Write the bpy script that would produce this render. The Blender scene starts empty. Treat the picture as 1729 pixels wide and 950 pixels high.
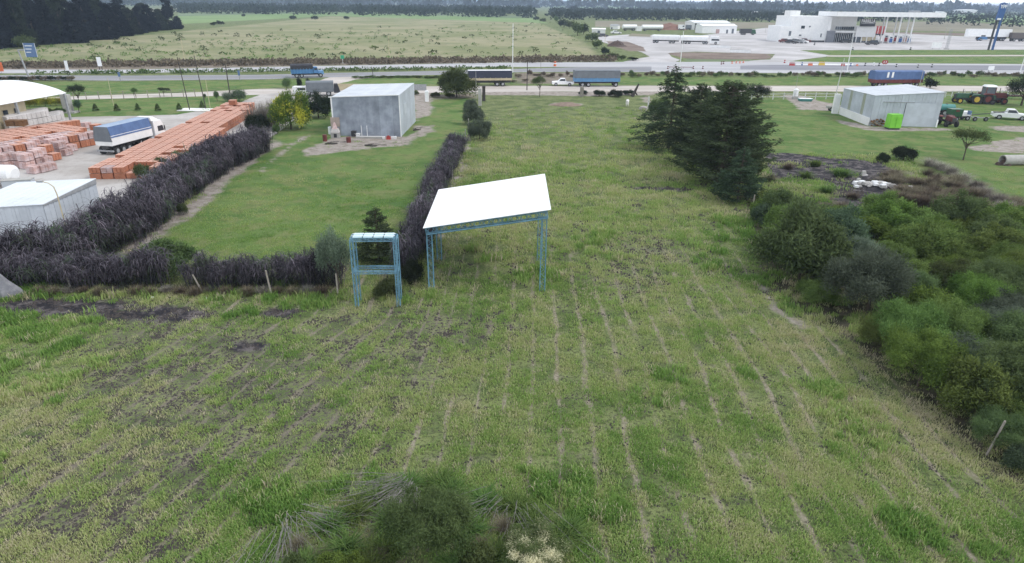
import bpy, bmesh, math, random
import numpy as np
from math import radians, sin, cos, pi, atan2, hypot
from mathutils import Vector, Matrix

scene = bpy.context.scene
COL = scene.collection
random.seed(7)
RNG = np.random.default_rng(7)

# ------------------------------------------------------------------ camera
F_PX, CX, CY, H_CAM = 1100.0, 864.5, 475.0, 18.0
PITCH = math.atan(473.0 / 1100.0)
ROLL = radians(0.6)
cp, sp, cr, sr = cos(PITCH), sin(PITCH), cos(ROLL), sin(ROLL)
X0 = Vector((1, 0, 0)); Y0 = Vector((0, sp, cp)); Z0 = Vector((0, -cp, sp))
ax = X0 * cr + Y0 * sr
ay = -X0 * sr + Y0 * cr
cam_data = bpy.data.cameras.new('camera')
cam = bpy.data.objects.new('camera', cam_data)
COL.objects.link(cam)
m = Matrix((ax, ay, Z0)).transposed().to_4x4()
m.translation = Vector((0, 0, H_CAM))
cam.matrix_world = m
cam_data.sensor_width = 36.0
cam_data.lens = 36.0 * F_PX / 1729.0
cam_data.clip_start = 0.5
cam_data.clip_end = 40000
scene.camera = cam

# ------------------------------------------------------------------ sky and sun (bright overcast)
world = bpy.data.worlds.new('World'); scene.world = world; world.use_nodes = True
wt = world.node_tree; wt.nodes.clear()
SUN_EL, SUN_AZ = radians(50), radians(105)      # azimuth clockwise from +Y
wo = wt.nodes.new('ShaderNodeOutputWorld'); bg = wt.nodes.new('ShaderNodeBackground')
sky = wt.nodes.new('ShaderNodeTexSky'); sky.sky_type = 'NISHITA'; sky.sun_disc = False
sky.sun_elevation = SUN_EL; sky.sun_rotation = SUN_AZ; sky.dust_density = 3.0; sky.air_density = 1.0
wmix = wt.nodes.new('ShaderNodeMix'); wmix.data_type = 'RGBA'; wmix.inputs[0].default_value = 0.9
wt.links.new(sky.outputs[0], wmix.inputs[6])
# cloud layer: even pale overcast, brighter towards the horizon, with soft lumps
tc = wt.nodes.new('ShaderNodeTexCoord'); nz = wt.nodes.new('ShaderNodeTexNoise'); nz.inputs['Scale'].default_value = 3.0
sz = wt.nodes.new('ShaderNodeSeparateXYZ'); wt.links.new(tc.outputs['Generated'], sz.inputs[0])
ad = wt.nodes.new('ShaderNodeMath'); ad.operation = 'MULTIPLY_ADD'; ad.inputs[1].default_value = 0.35
rmp = wt.nodes.new('ShaderNodeValToRGB')
rmp.color_ramp.elements[0].position = 0.14; rmp.color_ramp.elements[0].color = (13.0, 13.4, 13.8, 1)
rmp.color_ramp.elements[1].position = 0.75; rmp.color_ramp.elements[1].color = (7.4, 8.0, 8.9, 1)
wt.links.new(tc.outputs['Generated'], nz.inputs['Vector']); wt.links.new(nz.outputs[0], ad.inputs[0]); wt.links.new(sz.outputs[2], ad.inputs[2]); wt.links.new(ad.outputs[0], rmp.inputs[0])
wt.links.new(rmp.outputs[0], wmix.inputs[7]); wt.links.new(wmix.outputs[2], bg.inputs[0])
bg.inputs[1].default_value = 0.1
wt.links.new(bg.outputs[0], wo.inputs[0])
sd = bpy.data.lights.new('sun', 'SUN'); sd.energy = 1.2; sd.angle = radians(14); sd.color = (1.0, 0.97, 0.92)
so = bpy.data.objects.new('sun', sd); COL.objects.link(so)
sdir = Vector((sin(SUN_AZ) * cos(SUN_EL), cos(SUN_AZ) * cos(SUN_EL), sin(SUN_EL)))
so.rotation_euler = sdir.to_track_quat('Z', 'Y').to_euler(); so.location = (0, 0, 60)
vs = scene.view_settings
scene.display_settings.display_device = 'sRGB'
vs.view_transform = 'Standard'; vs.look = 'None'; vs.gamma = 1; vs.exposure = 0.52; vs.use_curve_mapping = False

# ------------------------------------------------------------------ photo pixel -> ground point
def G(x, y, z=0.0):
    u, v = x - CX, CY - y
    u, v = u * cr - v * sr, u * sr + v * cr
    d = (u, F_PX * cp + v * sp, -F_PX * sp + v * cp)
    t = (z - H_CAM) / d[2]
    return (d[0] * t, d[1] * t)
def PX(X, Y, Z):
    dz = Z - H_CAM
    w = Y * cp - dz * sp
    u, v = X / w * F_PX, (Y * sp + dz * cp) / w * F_PX
    return CX + u * cr + v * sr, CY - (-u * sr + v * cr)
def HT(x, y, yt):                      # height of a thing standing at pixel (x,y) whose top shows at row yt
    X, Y = G(x, y); lo, hi = 0.0, 80.0
    for _ in range(30):
        mm = (lo + hi) / 2
        if PX(X, Y, mm)[1] > yt: lo = mm
        else: hi = mm
    return lo
def SC(x, y):                          # metres per photo pixel at that ground point
    X, Y = G(x, y)
    return (Y * cp + H_CAM * sp) / F_PX
def ang(a, b): return atan2(b[1] - a[1], b[0] - a[0])

# ------------------------------------------------------------------ materials
MATS = {}
def new_mat(name):
    mt = bpy.data.materials.new(name); mt.use_nodes = True
    nt = mt.node_tree; nt.nodes.clear()
    out = nt.nodes.new('ShaderNodeOutputMaterial')
    MATS[name] = mt
    return mt, nt, out
def c4(c): return (c[0], c[1], c[2], 1)
def mixc(nt, fac, a, b, mode='MIX'):
    n = nt.nodes.new('ShaderNodeMix'); n.data_type = 'RGBA'; n.blend_type = mode
    for s, v in ((n.inputs[0], fac), (n.inputs[6], a), (n.inputs[7], b)):
        if isinstance(v, (int, float)): s.default_value = v
        elif isinstance(v, tuple): s.default_value = c4(v)
        else: nt.links.new(v, s)
    return n.outputs[2]
def mth(nt, op, a, b=None, c=None, clamp=False):
    n = nt.nodes.new('ShaderNodeMath'); n.operation = op; n.use_clamp = clamp
    for i, v in enumerate((a, b, c)):
        if v is None: continue
        if isinstance(v, (int, float)): n.inputs[i].default_value = v
        else: nt.links.new(v, n.inputs[i])
    return n.outputs[0]
def sstep(nt, v, lo, hi):
    n = nt.nodes.new('ShaderNodeMapRange'); n.interpolation_type = 'SMOOTHSTEP'
    nt.links.new(v, n.inputs[0]); n.inputs[1].default_value = lo; n.inputs[2].default_value = hi
    return n.outputs[0]
def noise(nt, vec, scale, detail=4, rough=0.6):
    n = nt.nodes.new('ShaderNodeTexNoise'); n.inputs['Scale'].default_value = scale
    n.inputs['Detail'].default_value = detail; n.inputs['Roughness'].default_value = rough
    if vec is not None: nt.links.new(vec, n.inputs['Vector'])
    return n.outputs[0]
def attr(nt, name, kind='GEOMETRY'):
    n = nt.nodes.new('ShaderNodeAttribute'); n.attribute_name = name; n.attribute_type = kind
    return n.outputs['Fac']
def objvec(nt):
    n = nt.nodes.new('ShaderNodeTexCoord'); return n.outputs['Object']
def geopos(nt):
    n = nt.nodes.new('ShaderNodeNewGeometry'); return n.outputs['Position']
def bump(nt, h, strength, dist=0.05):
    n = nt.nodes.new('ShaderNodeBump'); n.inputs['Strength'].default_value = strength
    n.inputs['Distance'].default_value = dist; nt.links.new(h, n.inputs['Height'])
    return n.outputs[0]
def plain(name, c, c2=None, scale=3.0, rough=0.7, metal=0.0, rnd=0.0, bmp=0.0, world_space=False, spec=0.5):
    mt, nt, out = new_mat(name)
    b = nt.nodes.new('ShaderNodeBsdfPrincipled')
    v = geopos(nt) if world_space else objvec(nt)
    c2 = c2 or tuple(x * 0.78 for x in c)
    nn = noise(nt, v, scale, 5, 0.65)
    col = mixc(nt, sstep(nt, nn, 0.3, 0.7), tuple(c2), tuple(c))
    if rnd:
        oi = nt.nodes.new('ShaderNodeObjectInfo')
        g = mth(nt, 'MULTIPLY_ADD', oi.outputs['Random'], rnd * 2, 1 - rnd)
        cc = nt.nodes.new('ShaderNodeCombineColor')
        for i in range(3): nt.links.new(g, cc.inputs[i])
        col = mixc(nt, 1.0, col, cc.outputs[0], 'MULTIPLY')
    nt.links.new(col, b.inputs['Base Color'])
    b.inputs['Roughness'].default_value = rough; b.inputs['Metallic'].default_value = metal
    b.inputs['Specular IOR Level'].default_value = spec
    if bmp: nt.links.new(bump(nt, nn, bmp), b.inputs['Normal'])
    nt.links.new(b.outputs[0], out.inputs[0])
    return mt
def leaf_mat(name, dark, light, odd=None, trans=0.35):
    mt, nt, out = new_mat(name)
    lv = attr(nt, 'lv')
    oi = nt.nodes.new('ShaderNodeObjectInfo')
    col = mixc(nt, lv, dark, light)
    if odd: col = mixc(nt, sstep(nt, attr(nt, 'cl'), 0.55, 0.8), col, odd)
    hs = nt.nodes.new('ShaderNodeHueSaturation')
    nt.links.new(mth(nt, 'MULTIPLY_ADD', oi.outputs['Random'], 0.05, 0.475), hs.inputs['Hue'])
    nt.links.new(mth(nt, 'MULTIPLY_ADD', oi.outputs['Random'], 0.5, 0.75), hs.inputs['Value'])
    nt.links.new(col, hs.inputs['Color'])
    d = nt.nodes.new('ShaderNodeBsdfDiffuse'); t = nt.nodes.new('ShaderNodeBsdfTranslucent')
    mx = nt.nodes.new('ShaderNodeMixShader'); mx.inputs[0].default_value = trans
    nt.links.new(hs.outputs[0], d.inputs[0]); nt.links.new(hs.outputs[0], t.inputs[0])
    nt.links.new(d.outputs[0], mx.inputs[1]); nt.links.new(t.outputs[0], mx.inputs[2])
    nt.links.new(mx.outputs[0], out.inputs[0])
    return mt

white = plain('white_paint', (0.86, 0.86, 0.86), (0.76, 0.77, 0.78), 0.8, 0.45, rnd=0.05)
white_wall = plain('white_wall', (0.84, 0.84, 0.83), (0.72, 0.72, 0.71), 0.35, 0.8)
white_sheet = plain('white_roof_sheet', (0.84, 0.85, 0.86), (0.78, 0.79, 0.81), 0.4, 0.5)
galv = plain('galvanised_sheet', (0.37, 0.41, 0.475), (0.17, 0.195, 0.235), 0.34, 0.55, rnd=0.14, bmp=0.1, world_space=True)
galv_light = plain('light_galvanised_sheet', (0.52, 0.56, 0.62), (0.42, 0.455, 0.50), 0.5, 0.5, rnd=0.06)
galv_roof = plain('roof_sheet', (0.55, 0.58, 0.62), (0.46, 0.49, 0.53), 0.5, 0.5, rnd=0.04)
grey_roof = plain('pale_grey_roof', (0.66, 0.70, 0.73), (0.58, 0.62, 0.66), 0.3, 0.5, rnd=0.04)
skylight = plain('skylight_sheet', (0.36, 0.38, 0.30), (0.30, 0.32, 0.26), 1, 0.4)
blue_steel = plain('light_blue_painted_steel', (0.16, 0.33, 0.45), (0.09, 0.20, 0.28), 2.0, 0.5)
cyan_sheet = plain('pale_cyan_sheet', (0.55, 0.72, 0.75), (0.42, 0.6, 0.65), 1.5, 0.4)
brick_orange = plain('orange_hollow_brick', (0.50, 0.155, 0.07), (0.36, 0.10, 0.045), 1.2, 0.9, rnd=0.2)
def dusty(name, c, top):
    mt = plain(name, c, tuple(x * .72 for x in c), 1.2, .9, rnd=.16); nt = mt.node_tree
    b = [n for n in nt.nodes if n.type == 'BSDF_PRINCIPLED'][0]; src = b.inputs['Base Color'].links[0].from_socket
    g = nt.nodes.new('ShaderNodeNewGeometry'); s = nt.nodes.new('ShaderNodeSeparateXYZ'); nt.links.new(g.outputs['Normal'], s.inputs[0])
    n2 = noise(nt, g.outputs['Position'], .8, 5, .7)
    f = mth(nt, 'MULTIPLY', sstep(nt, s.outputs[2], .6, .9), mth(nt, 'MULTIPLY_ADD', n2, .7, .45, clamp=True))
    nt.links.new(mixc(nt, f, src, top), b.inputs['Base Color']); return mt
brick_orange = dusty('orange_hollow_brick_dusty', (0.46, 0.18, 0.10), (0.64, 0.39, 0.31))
brick_pale = plain('film_wrapped_brick', (0.56, 0.46, 0.47), (0.45, 0.26, 0.22), 1.6, 0.45, rnd=0.18)
block_grey = plain('pale_concrete_block', (0.60, 0.57, 0.55), (0.50, 0.47, 0.46), 1.0, 0.9, rnd=0.08)
wood_brown = plain('brown_wood', (0.22, 0.12, 0.05), (0.14, 0.07, 0.03), 2.0, 0.9, rnd=0.15)
wood_grey = plain('weathered_wood', (0.33, 0.30, 0.26), (0.22, 0.20, 0.17), 4.0, 0.9, rnd=0.15)
wood_dark = plain('dark_wood', (0.07, 0.06, 0.055), (0.04, 0.035, 0.03), 3.0, 0.9)
concrete = plain('concrete', (0.42, 0.41, 0.39), (0.33, 0.32, 0.30), 2.0, 0.9, rnd=0.08)
bark = plain('bark', (0.10, 0.08, 0.06), (0.05, 0.04, 0.03), 6.0, 0.95)
bark_pale = plain('pale_bark', (0.27, 0.24, 0.20), (0.17, 0.15, 0.12), 6.0, 0.95)
rubber = plain('black_rubber', (0.025, 0.025, 0.027), (0.018, 0.018, 0.018), 4, 0.85)
steel_dark = plain('dark_steel', (0.06, 0.06, 0.065), (0.04, 0.04, 0.04), 3, 0.6)
steel_grey = plain('grey_steel', (0.35, 0.36, 0.38), (0.26, 0.27, 0.28), 3, 0.5)
chrome = plain('bare_metal', (0.5, 0.5, 0.52), (0.4, 0.4, 0.42), 3, 0.35, metal=0.6)
glass = plain('dark_glass', (0.03, 0.04, 0.05), (0.02, 0.03, 0.04), 1, 0.12)
glass_lt = plain('grey_glass', (0.16, 0.18, 0.21), (0.10, 0.12, 0.14), 1, 0.15)
tarp_blue = plain('blue_tarpaulin', (0.09, 0.16, 0.33), (0.06, 0.11, 0.24), 0.8, 0.6, bmp=0.3)
tarp_blue_top = plain('pale_blue_tarpaulin', (0.30, 0.38, 0.50), (0.22, 0.30, 0.42), 0.7, 0.6, bmp=0.3)  # paler blue than the sides, used on the tarpaulin top
tarp_navy = plain('navy_tarpaulin', (0.03, 0.035, 0.065), (0.02, 0.025, 0.045), 1, 0.6, bmp=0.3)
tarp_grey = plain('grey_tarpaulin', (0.16, 0.18, 0.20), (0.12, 0.135, 0.155), 0.8, 0.7, bmp=0.3)
tarp_black = plain('black_tarpaulin', (0.03, 0.03, 0.04), (0.02, 0.02, 0.025), 1, 0.7, bmp=0.3)
blue_paint = plain('blue_truck_paint', (0.06, 0.20, 0.42), (0.05, 0.15, 0.33), 1, 0.4)
sky_blue_paint = plain('sky_blue_truck_paint', (0.10, 0.27, 0.48), (0.09, 0.21, 0.38), 1, 0.45)
totem_blue = plain('totem_blue', (0.03, 0.11, 0.32), (0.025, 0.09, 0.27), 0.5, 0.5)
red_paint = plain('red_paint', (0.40, 0.035, 0.03), (0.28, 0.03, 0.025), 1, 0.5)
dull_red = plain('dull_red_paint', (0.16, 0.035, 0.03), (0.10, 0.025, 0.022), 1.2, 0.6)
orange_paint = plain('orange_paint', (0.70, 0.16, 0.05), (0.5, 0.12, 0.05), 1, 0.6)
yellow_paint = plain('yellow_paint', (0.62, 0.42, 0.05), (0.5, 0.33, 0.04), 1, 0.5)
cream_paint = plain('cream_paint', (0.55, 0.48, 0.32), (0.45, 0.38, 0.25), 1, 0.6)
green_paint = plain('tractor_green', (0.02, 0.10, 0.045), (0.015, 0.07, 0.03), 1, 0.4)
teal_paint = plain('teal_paint', (0.07, 0.27, 0.24), (0.05, 0.2, 0.19), 1, 0.5)
lime = plain('lime_green_plastic', (0.22, 0.62, 0.05), (0.18, 0.52, 0.04), 0.8, 0.4)
sign_green = plain('sign_green', (0.05, 0.42, 0.22), None, 1, 0.5)
sign_blue = plain('sign_blue', (0.12, 0.20, 0.38), (0.09, 0.15, 0.3), 1, 0.5)
black_panel = plain('black_panel', (0.03, 0.03, 0.035), None, 1, 0.5)
ash = plain('black_ash', (0.05, 0.047, 0.05), (0.03, 0.028, 0.03), 3, 0.95, bmp=0.6)
rubble = plain('white_rubble', (0.66, 0.64, 0.62), (0.4, 0.38, 0.36), 3, 0.9, rnd=0.2)
grey_cloth = plain('grey_netting', (0.24, 0.24, 0.25), (0.15, 0.15, 0.17), 3, 0.9, bmp=0.3)
animal_white = plain('white_coat', (0.72, 0.70, 0.68), (0.6, 0.58, 0.56), 1.5, 0.8)
animal_dark = plain('dark_coat', (0.06, 0.05, 0.05), None, 1.5, 0.8)
gate_white = plain('white_gate_paint', (0.62, 0.63, 0.62), (0.5, 0.5, 0.5), 2, 0.7)

L_thicket = leaf_mat('thicket_leaves', (0.048, 0.082, 0.022), (0.235, 0.330, 0.100))
L_thicket2 = leaf_mat('thicket_leaves_dull', (0.046, 0.068, 0.028), (0.170, 0.220, 0.090))
L_bright = leaf_mat('bright_shrub_leaves', (0.046, 0.082, 0.018), (0.215, 0.310, 0.075))
L_greygreen = leaf_mat('grey_green_leaves', (0.060, 0.082, 0.056), (0.200, 0.245, 0.175))
L_bluegreen = leaf_mat('blue_green_leaves', (0.042, 0.072, 0.042), (0.150, 0.220, 0.130))
L_brown = leaf_mat('brown_green_leaves', (0.036, 0.052, 0.022), (0.150, 0.185, 0.080))
L_dark = leaf_mat('dark_tree_leaves', (0.014, 0.021, 0.014), (0.055, 0.072, 0.042))
L_conifer = leaf_mat('conifer_needles', (0.021, 0.034, 0.020), (0.100, 0.138, 0.080))
L_conifer2 = leaf_mat('olive_conifer_needles', (0.025, 0.037, 0.020), (0.115, 0.148, 0.078))
L_grove = leaf_mat('grove_leaves', (0.008, 0.011, 0.013), (0.030, 0.037, 0.036))
L_mid = leaf_mat('mid_green_leaves', (0.045, 0.075, 0.028), (0.15, 0.20, 0.08))
L_yellow = leaf_mat('yellow_green_leaves', (0.05, 0.09, 0.022), (0.20, 0.24, 0.05), (0.48, 0.42, 0.06))
L_dry = leaf_mat('dry_twigs', (0.13, 0.12, 0.105), (0.36, 0.33, 0.285), trans=0.05)
L_rust = leaf_mat('rusty_dry_shrub', (0.085, 0.072, 0.052), (0.235, 0.200, 0.145), trans=0.1)
L_grass_green = leaf_mat('tall_weed_green', (0.06, 0.11, 0.03), (0.19, 0.27, 0.085))
L_straw = leaf_mat('straw', (0.16, 0.14, 0.10), (0.42, 0.37, 0.28), trans=0.1)
L_cream = leaf_mat('cream_flowering_leaves', (0.06, 0.09, 0.03), (0.18, 0.21, 0.09), (0.70, 0.64, 0.45))
L_napier = leaf_mat('purple_cane_grass', (0.020, 0.018, 0.022), (0.25, 0.225, 0.265), (0.075, 0.11, 0.06), trans=0.1)
L_strip = leaf_mat('dry_strip_grass', (0.14, 0.12, 0.095), (0.30, 0.255, 0.20), trans=0.1)
L_far = leaf_mat('far_tree_leaves', (0.014, 0.021, 0.012), (0.050, 0.066, 0.036))

# ------------------------------------------------------------------ mesh builder
class MB:
    def __init__(s): s.v = []; s.f = []; s.mi = []; s.mats = []; s.cur = 0
    def mat(s, mt):
        if mt not in s.mats: s.mats.append(mt)
        s.cur = s.mats.index(mt); return s
    def add(s, vs_, fs_):
        o = len(s.v); s.v += [tuple(q) for q in vs_]
        for f in fs_: s.f.append(tuple(i + o for i in f)); s.mi.append(s.cur)
        return s
    def box(s, x0, x1, y0, y1, z0, z1, rz=0.0, c=None):
        P = [(x, y, z) for z in (z0, z1) for x, y in ((x0, y0), (x1, y0), (x1, y1), (x0, y1))]
        if rz:
            cx, cy = c or ((x0 + x1) / 2, (y0 + y1) / 2); ca, sa = cos(rz), sin(rz)
            P = [(cx + (x - cx) * ca - (y - cy) * sa, cy + (x - cx) * sa + (y - cy) * ca, z) for x, y, z in P]
        return s.add(P, [(3, 2, 1, 0), (4, 5, 6, 7), (0, 1, 5, 4), (1, 2, 6, 5), (2, 3, 7, 6), (3, 0, 4, 7)])
    def taper(s, x0, x1, y0, y1, z0, z1, f=0, r=0, sd=0):      # top inset at front (+x), rear, sides
        P = [(x0, y0, z0), (x1, y0, z0), (x1, y1, z0), (x0, y1, z0), (x0 + r, y0 + sd, z1), (x1 - f, y0 + sd, z1), (x1 - f, y1 - sd, z1), (x0 + r, y1 - sd, z1)]
        return s.add(P, [(3, 2, 1, 0), (4, 5, 6, 7), (0, 1, 5, 4), (1, 2, 6, 5), (2, 3, 7, 6), (3, 0, 4, 7)])
    def profile(s, pts, y0, y1):                               # polygon in xz pushed from y0 to y1
        n = len(pts); P = [(x, y0, z) for x, z in pts] + [(x, y1, z) for x, z in pts]
        F = [tuple(range(n)), tuple(range(2 * n - 1, n - 1, -1))] + [(i, i + n, (i + 1) % n + n, (i + 1) % n) for i in range(n)]
        return s.add(P, F)
    def prism(s, pts, z0, z1):
        n = len(pts)
        zt = z1 if isinstance(z1, (list, tuple)) else [z1] * n
        P = [(x, y, z0) for x, y in pts] + [(p[0], p[1], z) for p, z in zip(pts, zt)]
        return s.add(P, [tuple(range(n - 1, -1, -1)), tuple(range(n, 2 * n))] + [(i, (i + 1) % n, (i + 1) % n + n, i + n) for i in range(n)])
    def tube(s, a, b, r, r2=None, n=6, caps=True):
        a, b = Vector(a), Vector(b); r2 = r if r2 is None else r2
        d = (b - a); d = d.normalized() if d.length > 1e-6 else Vector((0, 0, 1))
        t = Vector((0, 0, 1)) if abs(d.z) < 0.9 else Vector((1, 0, 0))
        u = d.cross(t).normalized(); w = d.cross(u)
        P = []
        for c, rr in ((a, r), (b, r2)):
            for i in range(n):
                q = 2 * pi * i / n; P.append(c + u * (cos(q) * rr) + w * (sin(q) * rr))
        F = [(i, (i + 1) % n, (i + 1) % n + n, i + n) for i in range(n)]
        if caps: F += [tuple(range(n - 1, -1, -1)), tuple(range(n, 2 * n))]
        return s.add(P, F)
    def path(s, pts, r, r2=None, n=6):
        k = len(pts) - 1; r2 = r if r2 is None else r2
        for i in range(k): s.tube(pts[i], pts[i + 1], r + (r2 - r) * i / k, r + (r2 - r) * (i + 1) / k, n)
        return s
    def loft(s, rings, cap=True):                              # list of equal-length rings
        o = 0; n = len(rings[0]); P = [q for rg in rings for q in rg]; F = []
        for k in range(len(rings) - 1):
            for i in range(n):
                F.append((k * n + i, k * n + (i + 1) % n, (k + 1) * n + (i + 1) % n, (k + 1) * n + i))
        if cap: F += [tuple(range(n - 1, -1, -1)), tuple(range((len(rings) - 1) * n, len(rings) * n))]
        return s.add(P, F)
    def mesh(s, name):
        me = bpy.data.meshes.new(name); me.from_pydata(s.v, [], s.f)
        for mt in s.mats: me.materials.append(mt)
        if len(s.mats) > 1: me.polygons.foreach_set('material_index', s.mi)
        me.update(); return me
    def build(s, name, parent=None, bevel=0, smooth=False):
        me = s.mesh(name)
        if bevel or True:
            bm = bmesh.new(); bm.from_mesh(me); bmesh.ops.recalc_face_normals(bm, faces=bm.faces)
            bm.to_mesh(me); bm.free()
        if smooth: me.polygons.foreach_set('use_smooth', [True] * len(me.polygons))
        o = link(name, me, parent)
        if bevel:
            b = o.modifiers.new('bevel', 'BEVEL'); b.width = bevel; b.segments = 2; b.limit_method = 'ANGLE'
        return o
def link(name, data, parent=None):
    o = bpy.data.objects.new(name, data); COL.objects.link(o)
    if parent: o.parent = parent
    return o
def tag(o, label=None, cat=None, group=None, kind=None):
    if label: o['label'] = label
    if cat: o['category'] = cat
    if group: o['group'] = group
    if kind: o['kind'] = kind
    return o
def thing(name, label, cat, loc=(0, 0, 0), rz=0.0, group=None):
    o = bpy.data.objects.new(name, None); COL.objects.link(o)
    o.empty_display_size = 0.2
    o.location = (loc[0], loc[1], loc[2] if len(loc) > 2 else 0.0); o.rotation_euler = (0, 0, rz)
    return tag(o, label, cat, group)
def dup(root, loc, rz=0.0, label=None, group=None, scale=None, kids=None):
    r = root.copy(); COL.objects.link(r); r.location = (loc[0], loc[1], loc[2] if len(loc) > 2 else 0.0); r.rotation_euler = (0, 0, rz)
    if label: r['label'] = label
    if group: r['group'] = group
    if scale: r.scale = scale
    for ch in (kids or list(root.children)):
        c = ch.copy(); COL.objects.link(c); c.parent = r
        for g in ch.children:
            d = g.copy(); COL.objects.link(d); d.parent = c
    return r

# ------------------------------------------------------------------ numpy helpers
def vnoise(x, y, s, seed=0):
    """smooth value noise 0..1 at world scale s (metres per cell)"""
    x = np.asarray(x, float) / s + 1000.5; y = np.asarray(y, float) / s + 1000.5
    xi = np.floor(x).astype(np.int64); yi = np.floor(y).astype(np.int64); fx = x - xi; fy = y - yi
    fx = fx * fx * (3 - 2 * fx); fy = fy * fy * (3 - 2 * fy)
    def h(a, b):
        k = (a * 374761393 + b * 668265263 + seed * 982451653) & 0x7fffffff
        k = ((k ^ (k >> 13)) * 1274126177) & 0x7fffffff
        return ((k ^ (k >> 16)) & 0xffff) / 65535.0
    return (h(xi, yi) * (1 - fx) + h(xi + 1, yi) * fx) * (1 - fy) + (h(xi, yi + 1) * (1 - fx) + h(xi + 1, yi + 1) * fx) * fy
def fnoise(x, y, s, seed=0, o=3):
    t = 0; a = 1; w = 0
    for i in range(o): t = t + a * vnoise(x, y, s / 2 ** i, seed + i * 17); w += a; a *= 0.55
    return t / w
def sdf(X, Y, poly):
    """signed distance, positive inside"""
    p = np.array(poly, float); n = len(p); d = np.full(X.shape, 1e18); ins = np.zeros(X.shape, bool)
    for i in range(n):
        a, b = p[i], p[(i + 1) % n]; e = b - a
        wx, wy = X - a[0], Y - a[1]
        t = np.clip((wx * e[0] + wy * e[1]) / (e @ e + 1e-12), 0, 1)
        d = np.minimum(d, (wx - e[0] * t) ** 2 + (wy - e[1] * t) ** 2)
        c = (a[1] > Y) != (b[1] > Y)
        with np.errstate(divide='ignore', invalid='ignore'):
            xx = (b[0] - a[0]) * (Y - a[1]) / (b[1] - a[1] + 1e-20) + a[0]
        ins ^= c & (X < xx)
    d = np.sqrt(d)
    return np.where(ins, d, -d)
def GP(*pts): return [G(x, y) for x, y in pts]
def blob(px, py, rx, ry, n=16):                     # an ellipse drawn in metres round a photo pixel
    X, Y = G(px, py)
    return [(X + rx * cos(2 * pi * i / n), Y + ry * sin(2 * pi * i / n)) for i in range(n)]
def smax(*a): 
    r = a[0]
    for q in a[1:]: r = np.maximum(r, q)
    return r

# ================================================================== GROUND
LAWN = [GP((222, 432), (345, 322), (440, 262), (470, 222), (545, 190), (575, 168), (700, 166), (790, 165), (806, 200), (784, 232), (738, 290), (705, 440), (560, 446), (260, 446)),
        GP((60, 139), (560, 134), (600, 128), (690, 128), (800, 128), (800, 143), (690, 143), (600, 146), (520, 142), (440, 149), (80, 162)),
        GP((40, 168), (440, 160), (430, 169), (300, 194), (90, 202), (40, 200)),
        GP((1250, 166), (1420, 163), (1600, 160), (1800, 160), (1800, 420), (1690, 345), (1560, 290), (1500, 260), (1290, 260), (1250, 220)),
        GP((860, 129), (1800, 129), (1800, 143), (860, 143)),
        GP((1050, 96), (1105, 104), (1040, 104), (1020, 100)), GP((1150, 101), (1270, 100), (1270, 104), (1150, 105)),
        GP((1351, 85), (1800, 84), (1800, 92), (1400, 92)), GP((1340, 103), (1400, 96), (1800, 95.5), (1800, 107), (1520, 106)),
        GP((0, 325), (90, 322), (60, 345), (0, 350))]
a_, b_ = G(222, 428), G(468, 238)
DIRT = [[(a_[0] - 1.2, a_[1] - 1), (a_[0] + .6, a_[1]), (b_[0] + .7, b_[1]), (b_[0] - 1.0, b_[1])],
        GP((505, 258), (535, 247), (560, 232), (600, 228), (690, 230), (702, 222), (712, 226), (690, 243), (640, 249), (600, 254), (520, 263)), GP((704, 212), (728, 211), (733, 218), (716, 230), (702, 232)),
        GP((700, 150), (728, 152), (730, 180), (722, 196), (704, 205), (698, 190)),
        GP((1322, 160), (1352, 160), (1385, 171), (1425, 178), (1400, 187), (1352, 185), (1336, 173)),
        GP((1630, 250), (1729, 232), (1800, 232), (1800, 262), (1660, 256)), GP((1672, 212), (1800, 214), (1800, 226), (1690, 221)),
        GP((1420, 202), (1480, 214), (1600, 216), (1606, 220), (1500, 221.5), (1460, 219), (1415, 206)),
        blob(955, 176, 3.4, 2.0), GP((1274, 460), (1280, 470), (1318, 520), (1352, 548), (1349, 551), (1312, 524), (1274, 476)),
        GP((800, 154), (1120, 154), (1100, 160), (1000, 162), (850, 160), (800, 160)), GP((1100, 180), (1085, 165), (1095, 160), (1112, 200), (1106, 204)),
        GP((788, 225), (794, 225), (745, 400), (738, 400)), GP((440, 290), (505, 232), (520, 228), (470, 262))]
BURN = [GP((1285, 258), (1330, 256), (1400, 266), (1490, 272), (1530, 300), (1540, 330), (1495, 352), (1420, 345), (1390, 305), (1300, 300)),
        blob(100, 520, 5.0, 1.3), blob(255, 532, 3.8, 1.2), blob(475, 530, 1.4, 1.0), blob(1122, 320, 3.2, 0.9), blob(430, 590, 1.6, .7), blob(30, 530, 1.5, .6)]
MUD = [blob(370, 650, 7.5, 4.5), blob(500, 720, 3.5, 3), blob(330, 570, 6, 2.5), blob(120, 860, 5, 2), blob(560, 645, 2.4, 1.2), blob(250, 760, 6, 2.5), blob(720, 560, 6.5, 3), blob(640, 620, 3, 3), blob(1040, 470, 3, 2), blob(430, 760, 2.5, 2.5), blob(1110, 420, 3, 3)]
MEAD = [GP((-400, 60), (0, 85), (310, 52), (560, 27), (905, 36), (985, 70), (1015, 98), (1000, 104), (620, 109), (200, 117), (0, 121), (-400, 125))]
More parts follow.
